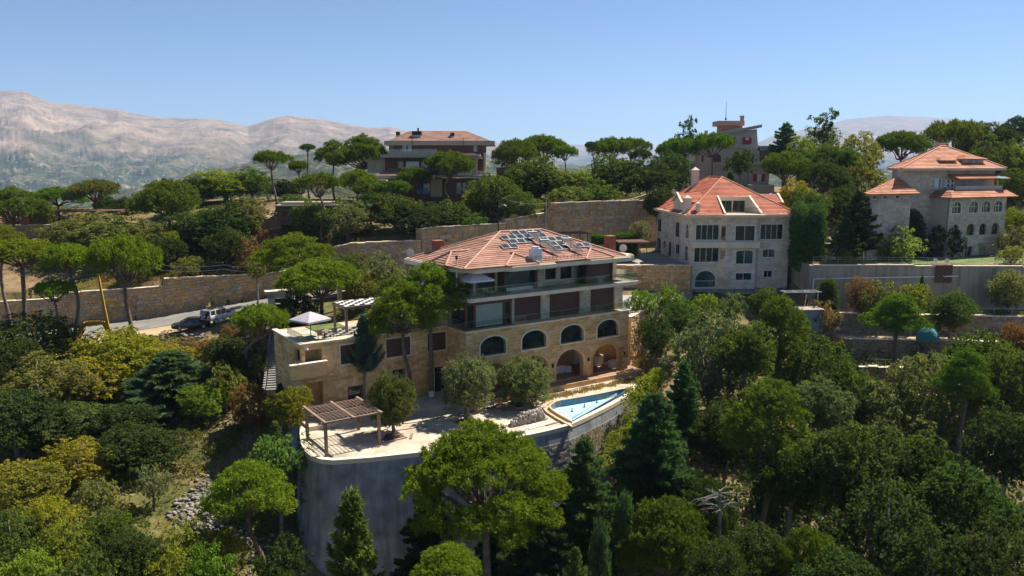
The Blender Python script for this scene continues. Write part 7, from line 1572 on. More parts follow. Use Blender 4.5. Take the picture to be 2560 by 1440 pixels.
array(8.8, 5.05, 4, 1, 'row of four solar panels right under the roof ridge'); array(6.85, 4.3, 6, 1, 'long row of six solar panels, second below the ridge'); array(7.45, 3.5, 3, 1, 'row of three solar panels at mid slope'); array(5.9, 2.72, 2, 1, 'lone pair of solar panels at the left of the roof')
array(11.7, 3.45, 4, 1, 'row of four solar panels right of the first collector'); array(12.25, 2.6, 2, 2, 'block of four solar panels between the tilted collectors'); array(15.5, 2.0, 2, 1, 'pair of solar panels at the right of the roof')
M_COLL = glass_mat('collector_tubes', (.03, .034, .042), .5, .12)
def collector(u, v, label):
    z = on_roof(u, v); r_ = empty('solar_collector', uvw(u, v, z), UA, label, 'solar collector', 'tilted solar water collectors'); A1, A2, B1, B2 = Vector((0, .3, 1.0)), Vector((.95, -.05, 1.0)), Vector((.65, -1.25, -.35)), Vector((1.55, -1.55, -.35))
    for k in range(9):
        mb = MB(); a = A1.lerp(A2, k / 8); b = B1.lerp(B2, k / 8); mb.tube([a, b], .032, 5); mb.build('tube', M_COLL, r_)
    mb = MB(); mb.tube([A1, A2], .10, 8); mb.bar(B1, B2, .08, .06); mb.build('header', M_ALU, r_)
    mb = MB(); mb.bar((.95, -.05, -.3), (.95, -.05, 1.0), .06, .06); mb.bar((0, .3, -.1), (0, .3, 1.0), .06, .06); mb.bar((.95, -.05, 0), B2.lerp(A2, .4), .04, .04); mb.build('stand', M_BLACK, r_)
collector(10.2, 3.2, 'highest of the tilted solar water collectors, near the ridge'); collector(10.7, 1.6, 'tilted solar collector beside the white tank unit'); collector(13.8, 1.6, 'rightmost tilted solar water collector')
hu = empty('rooftop_unit', uvw(8.55, -.25, -10.45), UA, 'tall white metal heat pump unit at the roof edge', 'heat pump'); mb = MB(); mb.box(-.55, .55, -.45, .45, 0, 1.65); mb.build('casing', M_WHITE, hu)
mb = MB(); mb.cyl((0, 0), .42, 1.65, 1.85, 14); mb.build('fan_cowl', M_ALU, hu); mb = MB(); mb.box(-.5, .5, -.47, -.451, .1, .9); mb.build('louvre', M_ALU, hu)
pipes = empty('roof_pipework', uvw(9.3, -.35, -10.4), UA, 'low black pipe racks along the roof edge right of the white unit', 'pipework'); mb = MB()
for k in range(12): mb.bar((k * .5, 0, 0), (k * .5, 0, .55 if k % 3 else .8), .035, .035)
for z in (.25, .5): mb.bar((0, 0, z), (5.5, 0, z), .04, .04)
mb.bar((0, .5, .2), (5.4, .6, .25), .05, .05); mb.build('pipes', M_BLACK, pipes)
def dish(loc, rz, label, r=.45):
    d_ = empty('satellite_dish', loc, rz, label, 'satellite dish'); mb = MB(); rings = []
    for k in range(5):
        f = k / 4; rings.append([(r * f * math.cos(a) if f else 0, -.28 * r * f * f, .7 + (r * f * math.sin(a) if f else 0)) for a in np.linspace(0, 2 * math.pi, 15)[:-1]])
    loft(mb, rings, cap=False); loft(mb, [[(x, y + .02, z) for x, y, z in q_] for q_ in rings[::-1]], cap=False); mb.build('reflector', M_ALU, d_); mb = MB(); mb.tube([(0, .05, 0), (0, .05, .7)], .03, 6); mb.tube([(0, 0, .4), (0, -.55, .75)], .015, 5); mb.build('mast', M_ALU, d_)
dish(uvw(22.3, 1.2, -10.4), UA - .6, 'satellite dish on the right eaves corner of the villa'); dish(uvw(-.6, 11.2, -10.4), UA - .3, 'satellite dish on the left back eaves of the villa')
# ---------------------------------------------------------------- pool terrace things
tp_ = empty('timber_pergola', uvw(-17.5, -6.0, TZ), UA, 'weathered timber pergola with lattice top at the terrace corner', 'pergola'); PX, PY, PH = 5.1, 4.9, 2.95
for x, y in ((.1, .1), (PX - .1, .1), (.1, PY - .1), (PX - .1, PY - .1)): mb = MB(); mb.box(x - .12, x + .12, y - .12, y + .12, 0, PH); mb.build('post', M_WOODP, tp_)
for x in (0, PX / 2, PX): mb = MB(); mb.bar((x, -.35, PH + .1), (x, PY + .35, PH + .1), .24, .16); mb.build('beam', M_WOODP, tp_)
for y in (.1, PY / 2, PY - .1): mb = MB(); mb.tube([(-.3, y, PH + .02), (PX + .3, y, PH + .02)], .09, 7); mb.build('rail', M_WOODP, tp_)
for i in range(1, 14):
    if i == 7: continue
    mb = MB(); mb.bar((PX * i / 14, .1, PH + .14), (PX * i / 14, PY - .1, PH + .14), .05, .04); mb.build('lattice_strip', M_WOODP, tp_)
for j in range(1, 12):
    if j == 6: continue
    mb = MB(); mb.bar((0, PY * j / 12, PH + .19), (PX, PY * j / 12, PH + .19), .05, .04); mb.build('lattice_strip', M_WOODP, tp_)
def planter(u, v, w, d, h, label, soil=(.13, .06, .03)):
    r_ = empty('planter_box', uvw(u, v, TZ), UA + random.uniform(-.1, .1), label, 'planter'); mb = MB(); t = .14
    mb.box(-w / 2, w / 2, -d / 2, -d / 2 + t, 0, h); mb.box(-w / 2, w / 2, d / 2 - t, d / 2, 0, h); mb.box(-w / 2, -w / 2 + t, -d / 2 + t, d / 2 - t, 0, h); mb.box(w / 2 - t, w / 2, -d / 2 + t, d / 2 - t, 0, h); mb.build('kerb', M_CONCB, r_); mb = MB(); mb.box(-w / 2 + t, w / 2 - t, -d / 2 + t, d / 2 - t, 0, h * .7); mb.build('soil', mat('dark_red_soil', soil, .95, .3, 3), r_)
planter(1.3, -.9, 1.9, 1.7, .4, 'square stone planter around the smaller olive tree'); planter(4.3, -3.6, 2.0, 1.9, .25, 'low planter under the round olive tree'); planter(-10.9, -4.8, 2.4, 2.0, .12, 'sunken bed under the olive beside the pergola', (.05, .03, .02)); planter(-2.9, -4.8, 2.2, 1.4, .08, 'red soil bed under the tall olive tree')
def rock_mesh(seed, name='stone', mtl=None):
    rs = random.Random(seed); import bmesh; bm = bmesh.new(); bmesh.ops.create_icosphere(bm, subdivisions=1, radius=1)
    for v in bm.verts: v.co *= rs.uniform(.7, 1.15); v.co.x *= 1.25; v.co.z *= .75
    me = bpy.data.meshes.new(name); bm.to_mesh(me); bm.free(); me.materials.append(mtl or M_ROCK); return me
M_ROCK = piece_mat('pale_limestone_rock', [(0, (.30, .26, .22)), (.5, (.42, .37, .32)), (1, (.54, .49, .43))], gscale=3, grain=.25)
ROCKS = [rock_mesh(k) for k in range(6)]
heap = empty('stone_heap', uvw(1.9, -8.6, TZ), UA, 'dry stacked heap of pale rubble stones beside the pool', 'stone heap'); rr_ = random.Random(9)
for row in range(6):
    for k in range(17 - row):
        for dd in range(2):
            if row * .16 > .18 + .9 * math.sin(min(1, (k + 1) / 7) * 1.57): continue
            o = link('stone', ROCKS[rr_.randrange(6)], heap, ((k - 8 + row * .5) * .26 + rr_.uniform(-.05, .05), dd * .35 + rr_.uniform(-.06, .06), .1 + row * .19)); s = rr_.uniform(.12, .18); o.scale = (s, s * 1.2, s); o.rotation_euler = (rr_.uniform(0, 3), rr_.uniform(0, 3), rr_.uniform(0, 3))
def boulder(loc, s, label, mtl=None, name='boulder'):
    r_ = link(name, rock_mesh(int(s * 1000) + int(loc[0] * 10), 'boulder', mtl), None, loc); r_.scale = (s, s * .8, s); r_.rotation_euler = (.2, .3, s * 9); return tag(r_, label, 'stone')
boulder(uvw(-2.2, -4.2, TZ + .15), .42, 'leaning slab stone right of the tall olive trunk'); boulder(uvw(-11.6, -4.4, TZ + .3), .5, 'grey block leaning behind the olive by the pergola', M_CONC); boulder(uvw(5.2, -4.2, TZ + .2), .38, 'dark stone at the pool tip', M_CONC)
for i, (u, v, a, l, lb) in enumerate([(2.4, -9.9, .05, 3.0, 'long white board lying at the terrace edge'), (1.0, -9.6, .25, 2.2, 'white board beside the stone heap'), (-9.2, -5.6, 1.0, 1.4, 'pale plank by the olive bed near the pergola'), (3.6, -10.0, .1, 1.6, 'short board near the pool steps')]):
    mb = MB(); mb.box(-l / 2, l / 2, -.12, .12, 0, .07); o = mb.build('board', M_WHITE if i < 2 else M_WOODP); o.location = uvw(u, v, TZ + .01); o.rotation_euler = (0, 0, UA + a); tag(o, lb, 'board')
for i, (pts, lb) in enumerate([([(-9.5, -1.6), (-7, -2.4), (-5, -2.2), (-3, -2.8), (-.5, -2.2), (2, -2.6)], 'dark hose winding along the terrace before the walkway'), ([(5.5, -3.2), (7.5, -2.2), (10, -2.4), (13, -1.9), (17, -2.0)], 'cable lying along the plinth behind the pool'), ([(-12.6, -2.6), (-11, -3.1), (-8.6, -3.6), (-6.6, -3.9)], 'thin cable crossing the sunny paving')]):
    mb = MB(); path = smooth_path([uvw(u, v, TZ + .035) for u, v in pts], .4, 8); mb.tube(path, .035, 5); tag(mb.build('hose', M_BLACK), lb, 'hose')
def spot(u, v, label):
    s_ = empty('spotlight', uvw(u, v, -24.5), UA, label, 'lamp', 'spotlights along the plinth'); mb = MB(); mb.tube([(0, 0, 0), (0, 0, .18)], .03, 5); mb.tube([(0, .1, .22), (0, -.12, .28)], [.1, .13], 9); mb.build('housing', M_STEEL, s_)
for i, u in enumerate((10.8, 15.6, 20.8, 22.0)): spot(u, -1.75, ['first', 'second', 'third', 'fourth'][i] + ' small steel spotlight from the olive tree along the arcade plinth')
def crate(u, v, w, d, h, label, mtl, z=F0):
    c_ = empty('wrapped_crate', uvw(u, v, z), UA + random.uniform(-.15, .15), label, 'crate'); mb = MB(); mb.box(-w / 2, w / 2, -d / 2, d / 2, .12, h); mb.build('cover', mtl, c_); mb = MB(); mb.box(-w / 2, w / 2, -d / 2, -d / 2 + .1, 0, .12); mb.box(-w / 2, w / 2, d / 2 - .1, d / 2, 0, .12); mb.build('pallet', M_WOODP, c_)
crate(20.2, 3.4, 1.6, 1.2, 1.25, 'sunlit pale crate at the back of the rightmost arch', M_COPING); crate(21.0, 1.2, .9, .5, 1.0, 'upright stone slab crate inside the rightmost arch', M_COPING); crate(18.0, 2.8, 1.4, 1.0, .7, 'stack of flat slabs under the rightmost arch', M_CONCB); crate(13.9, 2.9, 1.7, 1.0, 1.0, 'white covered table under the third arch', M_WHITE); crate(15.2, 2.6, .8, .8, .8, 'small white box beside the covered table', M_WHITE); crate(4.2, 2.2, .9, .9, 1.1, 'pale box under the leftmost arch', M_WHITE); crate(-2.6, 2.9, .45, .4, .7, 'white bucket-like bin by the wing door', M_WHITE, -24.2)
# ---------------------------------------------------------------- drive, patio, walls beside the villa
rubble_wall('drive_wall', [(14.3, 92.6, -25.0, -18.2), (17.6, 97.2, -24.5, -18.0)], 'ochre stone retaining wall under the drive right of the villa', 40, hs=.36, stone=(.4, .8), thick=1.2, mtl=M_ASH, seed=21)
a = atd(1548, 655, 112.5); b = atd(1712, 660, 112.3)
patio = [(a.x - 1.5, a.y + .3), (b.x + 1.2, b.y + .3), (27, 134), (14, 128)]
mb = MB(); mb.prism(patio, -19, -14.45); tag(mb.build('patio', mat('grey_patio_paving', (.30, .285, .26), .9, .12, .6)), kind='structure')
rubble_wall('patio_wall', [(a.x - 2.5, a.y, -19.2, -14.4), (b.x + .9, b.y, -19.4, -14.35)], 'coursed golden stone wall carrying the patio left of the white house', 40, hs=.34, stone=(.4, .75), thick=.9, mtl=M_ASH, seed=22)
mb = MB(); mb.prism([(14.6, 93.5), (18.0, 98), (26, 110.8), (13.0, 110.5), (12.6, 101)], -19.5, -18.1); tag(mb.build('drive', mat('grey_patio_paving', (.3, .29, .26))), kind='structure')
def rail_fence(name, pts, h, label, n_per=1.2, bars=2, mtl=None, r=.025):
    root = empty(name, pts[0], 0, label, 'railing'); o = Vector(pts[0]); mb = MB(); post = MB()
    for p, q in zip(pts, pts[1:]):
        p = Vector(p) - o; q = Vector(q) - o; n = max(1, int((q - p).length / n_per))
        for k in range(n + 1): w = p.lerp(q, k / n); post.bar(w, w + Vector((0, 0, h)), r * 1.6, r * 1.6)
        for k in range(bars): z = Vector((0, 0, h * (k + 1) / bars)); mb.bar(p + z, q + z, r * 1.4, r * 1.4)
    post.build('post', mtl or M_BLACK, root); mb.build('rail', mtl or M_BLACK, root); return root
rail_fence('patio_railing', [(a.x - 2, a.y + .4, -14.4), (b.x + .6, b.y + .4, -14.4)], .95, 'thin black railing along the patio edge', .25, 2, r=.012)
def hedge(name, c, sx, sy, h, rz, label, col, leaf=.16):
    root = empty(name, c, rz, label, 'hedge'); n = int(2 * (sx * sy + (sx + sy) * h) * 150); f = RNG.random(n); P = np.stack([RNG.uniform(-sx / 2, sx / 2, n), RNG.uniform(-sy / 2, sy / 2, n), RNG.uniform(0, h, n)], 1); N = np.zeros((n, 3)); side = RNG.integers(0, 6, n)
    for k, (ax, sg, ex_) in enumerate(((0, 1, sx / 2), (0, -1, -sx / 2), (1, 1, sy / 2), (1, -1, -sy / 2), (2, 1, h), (2, 1, h))): m_ = side == k; P[m_, ax] = ex_; N[m_, ax] = sg
    P += N * (RNG.normal(size=n) * .09)[:, None]; P[:, 2] += .15 * np.sin(P[:, 0] * 1.1) * (P[:, 2] > h * .8)
    o = link('crown', leaves_mesh('crown', P, N, RNG.random(n), leaf, M_LEAF, 'needle', .5, 2, .2, .7), root); o.color = (*col, 1)
    mb = MB(); mb.box(-sx / 2 + .3, sx / 2 - .3, -sy / 2 + .3, sy / 2 - .3, -.2, h - .35); mb.build('hedge_core', mat('dark_hedge_core', (.02, .03, .012), .95, .3, 3), root); return root  # solid dark core fills the hedge behind its leaves
p = atd(1536, 610, 121); hedge('clipped_hedge', (p.x, p.y, -14.5), 6.9, 1.6, 3.7, R(12), 'tall clipped bright green hedge before the stone wall', (.075, .15, .018)); p = atd(1516, 640, 117); hedge('clipped_hedge', (p.x, p.y, -14.9), 4.2, 1.5, 2.9, R(12), 'lower clipped hedge behind the villa chimney', (.065, .115, .02))
p = atd(1945, 520, 125); hedge('clipped_hedge', (p.x, p.y, -13.5), 4.5, 2.0, 5.6, 0, 'green hedge block below the yellow shrub', (.075, .14, .02))
cp = empty('carport', atd(1582, 645, 116.5), R(8), 'brown slatted carport on thin posts on the patio', 'carport'); mb = MB(); z0 = 0
for x, y in ((-2, 0), (2.1, 0), (-2, 3.2), (2.1, 3.2)): mb.bar((x, y, 0), (x, y, 2.35), .1, .1)
mb.build('post', M_WOODP, cp)
for k in range(9): mb = MB(); mb.box(-2.3 + k * .53, -1.8 + k * .53, -.3, 3.5, 2.38, 2.44); mb.build('roof_board', M_WOODB, cp)
mb = MB(); mb.box(-2.4, 2.5, -.35, -.22, 2.28, 2.4); mb.build('front_beam', M_WOODP, cp)
bp_ = empty('black_pergola', atd(1425, 600, 117), R(14), 'black metal slatted pergola behind the villa roof', 'pergola'); mb = MB()
for x in (-2.8, 0, 2.8): mb.bar((x, 0, -2.5), (x, 0, .9), .1, .1); mb.bar((x, 3.5, -2.5), (x, 3.5, .9), .1, .1)
mb.build('post', M_BLACK, bp_)
for k in range(16): mb = MB(); mb.bar((-3.1 + k * .42, -.3, .95), (-3.1 + k * .42, 3.8, .95), .06, .1); mb.build('slat', M_BLACK, bp_)
# white-house steps and laundry frame
mb = MB(); hs_ = empty('garden_steps', (41.6, 110.5, -19.8), 0, 'stone steps and slanting wall right of the white house', 'stairs')
for k in range(10): m2 = MB(); m2.box(-.2, 1.9, k * .55, k * .55 + .6, -1, .15 + k * .55); m2.build('step', M_CONCB, hs_)
mb.hexa([(2.0, -.5, -1), (2.4, -.5, -1), (2.4, 6, -1), (2.0, 6, -1), (2.0, -.5, 1.2), (2.4, -.5, 1.2), (2.4, 6, 6.3), (2.0, 6, 6.3)]); mb.build('side_wall', M_CONCB, hs_)
lf = empty('laundry_frame', atd(2008, 765, 99), R(6), 'white metal clothes drying frame below the white house', 'drying frame'); mb = MB()
for y in (0, .8, 1.6): mb.bar((-2.4, y, 1.75), (2.4, y, 1.75), .05, .05)
for x in (-2.3, -.8, .8, 2.3): mb.bar((x, 0, 1.73), (x, 1.6, 1.73), .04, .04)
mb.bar((-2.3, .8, 0), (-2.3, .8, 1.75), .06, .06); mb.bar((2.3, .8, 0), (2.3, .8, 1.75), .06, .06); mb.build('frame', M_WHITE, lf)
mb = MB(); q0 = atd(2013, 750, 102); vp = empty('vent_pipe', (q0.x, q0.y, gz(q0.x, q0.y)), 0, 'grey metal vent pipe standing beside the garden steps', 'pipe'); mb.cyl((0, 0), .2, 0, 4.4, 10); mb.cyl((0, 0), .3, 4.4, 4.6, 10); mb.build('pipe', M_STEEL, vp)
cbk = empty('concrete_box', atd(2033, 800, 97), R(5), 'low grey concrete cistern left of the garden terraces', 'cistern'); mb = MB(); mb.box(-1.6, 1.3, 0, 2, -1.5, 1.2); mb.build('walls', M_CONC, cbk); mb = MB(); mb.box(-1.7, 1.4, -.1, 2.1, 1.2, 1.32); mb.build('lid', M_CONCB, cbk)
# ---------------------------------------------------------------- lawn wall, lawn and garden terraces
lw = [(41.7, 107.0), (55, 105.7), (69, 104.4), (95, 101.9), (118, 99.6)]
lawn_w = empty('lawn_wall', (41.7, 107, -22), 0, 'long stained beige concrete retaining wall under the mansion lawn', 'wall'); lb_ = Build(lawn_w); lawn_w['kind'] = 'thing'
mb = MB(); cm = MB()
for (x0, y0), (x1, y1) in zip(lw, lw[1:]):
    x0 -= 41.7; x1 -= 41.7; y0 -= 107; y1 -= 107; mb.hexa([(x0, y0, -22.5), (x1, y1, -22.5), (x1, y1 + 1.9, -22.5), (x0, y0 + 1.9, -22.5), (x0, y0, -13.75), (x1, y1, -13.6), (x1, y1 + 1.9, -13.6), (x0, y0 + 1.9, -13.75)])
    cm.hexa([(x0, y0 - .06, -13.75), (x1, y1 - .06, -13.6), (x1, y1 + .4, -13.6), (x0, y0 + .4, -13.75), (x0, y0 - .06, -13.6), (x1, y1 - .06, -13.45), (x1, y1 + .4, -13.45), (x0, y0 + .4, -13.6)])
mb.hexa([(0, 0, -22), (0, 1.9, -22), (-.3, 12, -22), (-.4, 0, -22), (0, 0, -13.75), (0, 1.9, -13.75), (-.3, 12, -13.75), (-.4, 0, -13.75)])
lb_.part(mb, 'wall_face', M_CONCB); lb_.part(cm, 'coping', M_COPING)
mb = MB(); mb.tube([(.1, -.1, -15.6), (19.0, -1.95, -14.95)], .09, 8); mb.tube([(.1, -.1, -15.6), (.1, -.1, -17.5)], .09, 8); lb_.part(mb, 'drain_pipe', M_WHITE)
for px in (2220, 2252): q = atd(px, 730, 106); x = q.x - 41.7; y = -.095 * x - .02; mb = MB(); mb.box(x - .4, x + .4, y - .06, y + .3, -18.9, -17.6); lb_.part(mb, 'small_window', M_GLASS)
rail_fence('lawn_railing', [(x, y + .2, -13.5 if x > 50 else -13.6) for x, y in lw], 1.0, 'thin wire railing along the lawn edge', 1.6, 3, M_STEEL, .012)
mb = MB(); mb.prism([(42, 109), (69, 106.3), (118, 101.6), (118, 112), (80, 122), (56, 116), (46, 119), (42, 118)], -14.2, -13.62); tag(mb.build('lawn', M_LAWN), kind='structure')
rg = empty('draped_rug', (0, 0, -13.5), 0, 'dark checkered rug hung over the lawn wall', 'rug'); q = atd(2371, 660, 105); q.y = 107 - (q.x - 41.7) * .0955 - .05; rg.location = (q.x, q.y, -15.9)
for i in range(7):
    for j in range(9):
        mb = MB(); mb.box(-1.15 + i * .33, -.82 + i * .33, -.16, -.12, j * .27, j * .27 + .27); mb.build('woven_square', mat('rug_dark', (.06, .045, .04), .95, .2, 5) if (i + j) % 2 else mat('rug_red_brown', (.16, .07, .06), .95, .2, 5), rg)
chair((q.x - .7, q.y + .6, -13.6), 2.2, 'white chair left of the two above the hanging rug', M_WHITE); chair((q.x + .7, q.y + .5, -13.6), 2.6, 'white chair right of the two above the hanging rug', M_WHITE)
sw = empty('swing_frame', atd(2090, 655, 109), R(10), 'wooden swing frame on the lawn', 'swing'); mb = MB(); mb.bar((-1, 0, 0), (.1, 0, 2.2), .1, .1); mb.bar((-1.0, 1.2, 0), (.1, .6, 2.2), .1, .1); mb.bar((.1, .3, 2.2), (2.4, .5, 1.9), .1, .1); mb.bar((2.4, .5, 1.9), (3.0, .2, 0), .1, .1); mb.build('frame', M_WOODP, sw)
sh = empty('white_shed', atd(2105, 648, 114), R(14), 'low white shed behind the lawn swing', 'shed'); mb = MB(); mb.box(-1.8, 1.6, 0, 2, -.5, 2.1); mb.build('walls', M_WHITE, sh); mb = MB(); mb.box(-1.95, 1.75, -.15, 2.15, 2.1, 2.22); mb.build('roof', M_CONC, sh)
pr = empty('teal_parasol', (0, 0, 0), 0, 'teal parasol on the mansion balcony', 'parasol'); c22, s22 = math.cos(R(22.5)), math.sin(R(22.5)); gx_, gy_ = 19.8, -1.4; pr.location = (56.22 + gx_ * c22 - gy_ * s22, 115.32 + gx_ * s22 + gy_ * c22, -3.75); mb = MB()
for k in range(8):
    a, b = k * math.pi / 4, (k + 1) * math.pi / 4; mb.poly([(0, 0, 2.1), (1.5 * math.cos(a), 1.5 * math.sin(a), 1.7), (1.5 * math.cos(b), 1.5 * math.sin(b), 1.7)]); mb.poly([(0, 0, 2.06), (1.5 * math.cos(b), 1.5 * math.sin(b), 1.66), (1.5 * math.cos(a), 1.5 * math.sin(a), 1.66)])
mb.build('canopy', mat('teal_canvas', (.02, .20, .26), .8, .1, 2), pr); mb = MB(); mb.cyl((0, 0), .04, 0, 2.1, 7); mb.build('pole', M_STEEL, pr)
TW = [(-19.6, 41.9, 101.8, 118, 95.6, 'upper'), (-22.1, 42.5, 97.6, 118, 91.2, 'middle'), (-24.7, 42.8, 93.4, 118, 87.0, 'lower'), (-27.0, 43.2, 89.2, 100, 84.4, 'lowest')]
for i, (z, x0, y0, x1, y1, nm) in enumerate(TW):
    zb = TW[i + 1][0] - .4 if i < 3 else -31
    pts = [(x0, y0, zb, z + .08), ((x0 + x1) / 2, (y0 + y1) / 2 - .6, zb, z + .08), (x1, y1, zb, z + .08)]
    w_ = rubble_wall('garden_wall', pts, nm + ' dark stone wall of the kitchen garden terraces', 25 if i < 3 else 0, hs=.3, stone=(.25, .55), thick=.7, mtl=piece_mat('dark_field_stone', [(0, (.20, .16, .125)), (.5, (.30, .24, .185)), (1, (.38, .31, .24))], gscale=5, grain=.3), seed=30 + i, cap=True)
    yb0, yb1 = (107.5, 100) if i == 0 else (TW[i - 1][2] + .3, TW[i - 1][4] + .3)
    mb = MB(); mb.prism([(x0, y0 + .5), ((x0 + x1) / 2, (y0 + y1) / 2 - .1), (x1, y1 + .5), (x1, yb1 + 1), (x0, yb0 + 1)], z - 3, z - .03); tag(mb.build('garden_bed', M_DIRT if i != 3 else M_TERR), kind='structure')
    rail_fence('garden_railing', [(x0 + 1, y0 + .3, z + .18), (x1 - 10, y1 + .9, z + .18)], .85, 'thin pale railing along the ' + nm + ' garden wall', 2.2, 1, M_STEEL, .02)
def crops(name, label, z, x0, x1, yf, col, n, seed):
    rs = np.random.default_rng(seed); cl = []
    for _ in range(n): x = rs.uniform(x0, x1); y = yf(x) + rs.uniform(.9, 2.9); r = rs.uniform(.15, .4); cl.append(((x, y, z + r * .5), (r, r, r)))
    P, N, C = crown_points(cl, .16, 6, 7, -.1); o = link(name, leaves_mesh(name, P, N, C, .14, M_LEAF, 'leaf')); o.color = (*col, 1); tag(o, label, 'plants', kind='stuff')
crops('vegetable_plants', 'low green vegetable plants on the upper garden terrace', -19.6, 52, 84, lambda x: 101.8 - (x - 41.9) * .08, (.13, .19, .04), 170, 3); crops('vegetable_plants', 'green vegetable rows on the middle garden terrace', -22.1, 60, 85, lambda x: 97.6 - (x - 42.5) * .085, (.13, .19, .05), 150, 4); crops('vegetable_plants', 'sparse plants on the lower garden terrace', -24.7, 43, 60, lambda x: 93.4 - (x - 42.8) * .085, (.14, .17, .05), 70, 5)
nb = empty('netted_bush', (0, 0, 0), 0, 'bush wrapped in teal green netting on the garden terrace', 'netting'); q = atd(2326, 790, 97); nb.location = (q.x, q.y, -22.1); mb = MB(); rings = []
for k in range(7):
    f = k / 6; r = 1.4 * (math.cos(f * 1.45) ** .5); rings.append([(r * math.cos(a) * (1 + .08 * math.sin(5 * a)), r * .8 * math.sin(a) * (1 + .08 * math.cos(4 * a)), 1.6 * f + .4 + .12 * math.sin(3 * a)) for a in np.linspace(0, 2 * math.pi, 25)[:-1]])
loft(mb, rings); mb.build('net', mat('teal_net', (.03, .20, .19), .8, .35, 5, bmp=.8, bscale=14), nb, True); mb = MB(); mb.tube([(0, 0, -.3), (0, 0, .3)], .1, 6); mb.build('trunk', M_BARKG, nb)
q = atd(2402, 722, 103); dish((q.x, q.y, -19.6), .5, 'white satellite dish on the upper garden terrace', .5)
# ---------------------------------------------------------------- poles and wires
def post_lamp(loc, h, label, arm=True):
    l_ = empty('street_lamp', loc, 0, label, 'lamp post'); mb = MB(); mb.tube([(0, 0, 0), (0, 0, h)], [.11, .06], 8); mb.build('pole', M_BLACK, l_)
    if arm: mb = MB(); mb.tube([(0, 0, h * .48), (.35, -.3, h * .52), (.9, -.5, h * .53)], .035, 6); mb.build('arm', M_STEEL, l_); mb = MB(); mb.tube([(.85, -.48, h * .53), (1.25, -.6, h * .51)], [.1, .14], 8); mb.build('lamp_head', M_STEEL, l_)
    return l_
q = atd(1246, 600, 122); t_ = atd(1246, 432, 122); post_lamp((q.x, q.y, q.z), t_.z - q.z, 'tall dark utility pole with small lamp beside the brown house')
q = atd(1365, 578, 124); t_ = atd(1364, 500, 124); pl2 = empty('wall_pole', q, 0, 'thin grey pole before the lit corner of the stone wall', 'pole'); mb = MB(); mb.tube([(0, 0, -1), (0, 0, t_.z - q.z)], .05, 6); mb.build('pole', M_STEEL, pl2)
def wire(pts, label):
    mb = MB(); path = []
    for a, b in zip(pts, pts[1:]):
        for k in range(9): t = k / 8; p_ = Vector(a).lerp(Vector(b), t); p_.z -= .5 * 4 * t * (1 - t); path.append(p_)
    mb.tube(path, .022, 4); tag(mb.build('overhead_wire', M_STEEL), label, 'wire')
wire([atd(1250, 492, 122), atd(1365, 508, 124)], 'overhead wire from the dark pole to the stone wall'); wire([atd(1520, 503, 128), atd(1642, 474, 132)], 'wire rising to the white house from the tall stone wall'); wire([atd(355, 655, 110), atd(560, 662, 112), atd(690, 655, 114)], 'upper thin wire above the road wall'); wire([atd(360, 668, 110), atd(560, 672, 112), atd(690, 668, 114)], 'lower thin wire above the road wall')
# ---------------------------------------------------------------- things on the left ridge
M_TERRA = mat('terracotta_render', (.42, .17, .10), .85, .12, 1)
tw = empty('terracotta_pavilion', atd(50, 572, 134), 0, 'terracotta pillared pavilion with flat roof at the left edge of the ridge', 'pavilion'); k_ = 134 / 1950
for px, w in ((-18, 8), (25, 6), (38, 14), (72, 10), (106, 8), (130, 5)): mb = MB(); x = (px - 50) * k_; mb.box(x - w * k_ / 2, x + w * k_ / 2, -.3, .5, 0, 2.9); mb.build('pillar', M_TERRA, tw)
mb = MB(); mb.box(-75 * k_, 260 * k_, -.5, 3.5, 2.9, 3.15); mb.build('roof_beam', M_BROWN, tw); mb = MB(); mb.box(-80 * k_, 60 * k_, -.8, 4.5, -.35, .05); mb.build('floor_slab', M_COPING, tw); mb = MB(); mb.box(-75 * k_, 50 * k_, 3.3, 3.5, 0, 2.6); mb.build('back_wall', mat('ochre_render', (.50, .36, .20), .9, .1, 1), tw)
p = atd(90, 592, 131); rubble_wall('pavilion_wall', [(-98, 128.5, -16, -10.3), (p.x, p.y, -15, -10.0), (p.x + 8, p.y + 1.5, -14.5, -9.9)], 'dark brown stone wall under the terracotta pavilion', 0, mtl=M_RUBBLE, seed=41, thick=1)
p = atd(762, 540, 129); hut = empty('stone_hut', (p.x, p.y, p.z - .5), R(4), 'brown stone flat-roofed hut among trees below the ridge', 'hut'); hb_ = Build(hut); z0 = p.z - .5
mb = MB(); panel(mb, (-4.5, 0), (4.5, 0), z0 - 1, z0 + 2.1, [rect(1.1, 1.5, z0 + .7, z0 + 1.2), rect(1.9, 2.3, z0 + .7, z0 + 1.2)], .3); mb.box(-4.5, 4.5, .3, 5, z0 - 1, z0 + 2.1); hb_.part(mb, 'stone_wall', mat('brown_stone', (.14, .075, .05), .9, .2, 2, bmp=.4))
ashlar(hb_, (-4.5, 0), (4.5, 0), z0 - 1, z0 + 2.1, [rect(1.1, 1.5, z0 + .7, z0 + 1.2), rect(1.9, 2.3, z0 + .7, z0 + 1.2)], piece_mat('brown_hut_stone', [(0, (.12, .06, .04)), (1, (.20, .11, .07))]), .35); mb = MB(); mb.box(-4.8, 4.8, -.3, 5.2, z0 + 2.1, z0 + 2.3); mb.box(-3.9, 4.6, .5, 4.5, z0 + 2.3, z0 + 2.75); hb_.part(mb, 'roof_slab', M_SLABG)
mb = MB(); mb.prism([(-43.2, 130.5), (-39, 131.5), (-38.2, 136), (-40.5, 136.5)], -13, [-9.2, -8.6, -7.3, -7.5]); tag(mb.build('dirt_path', M_DIRT), kind='structure')
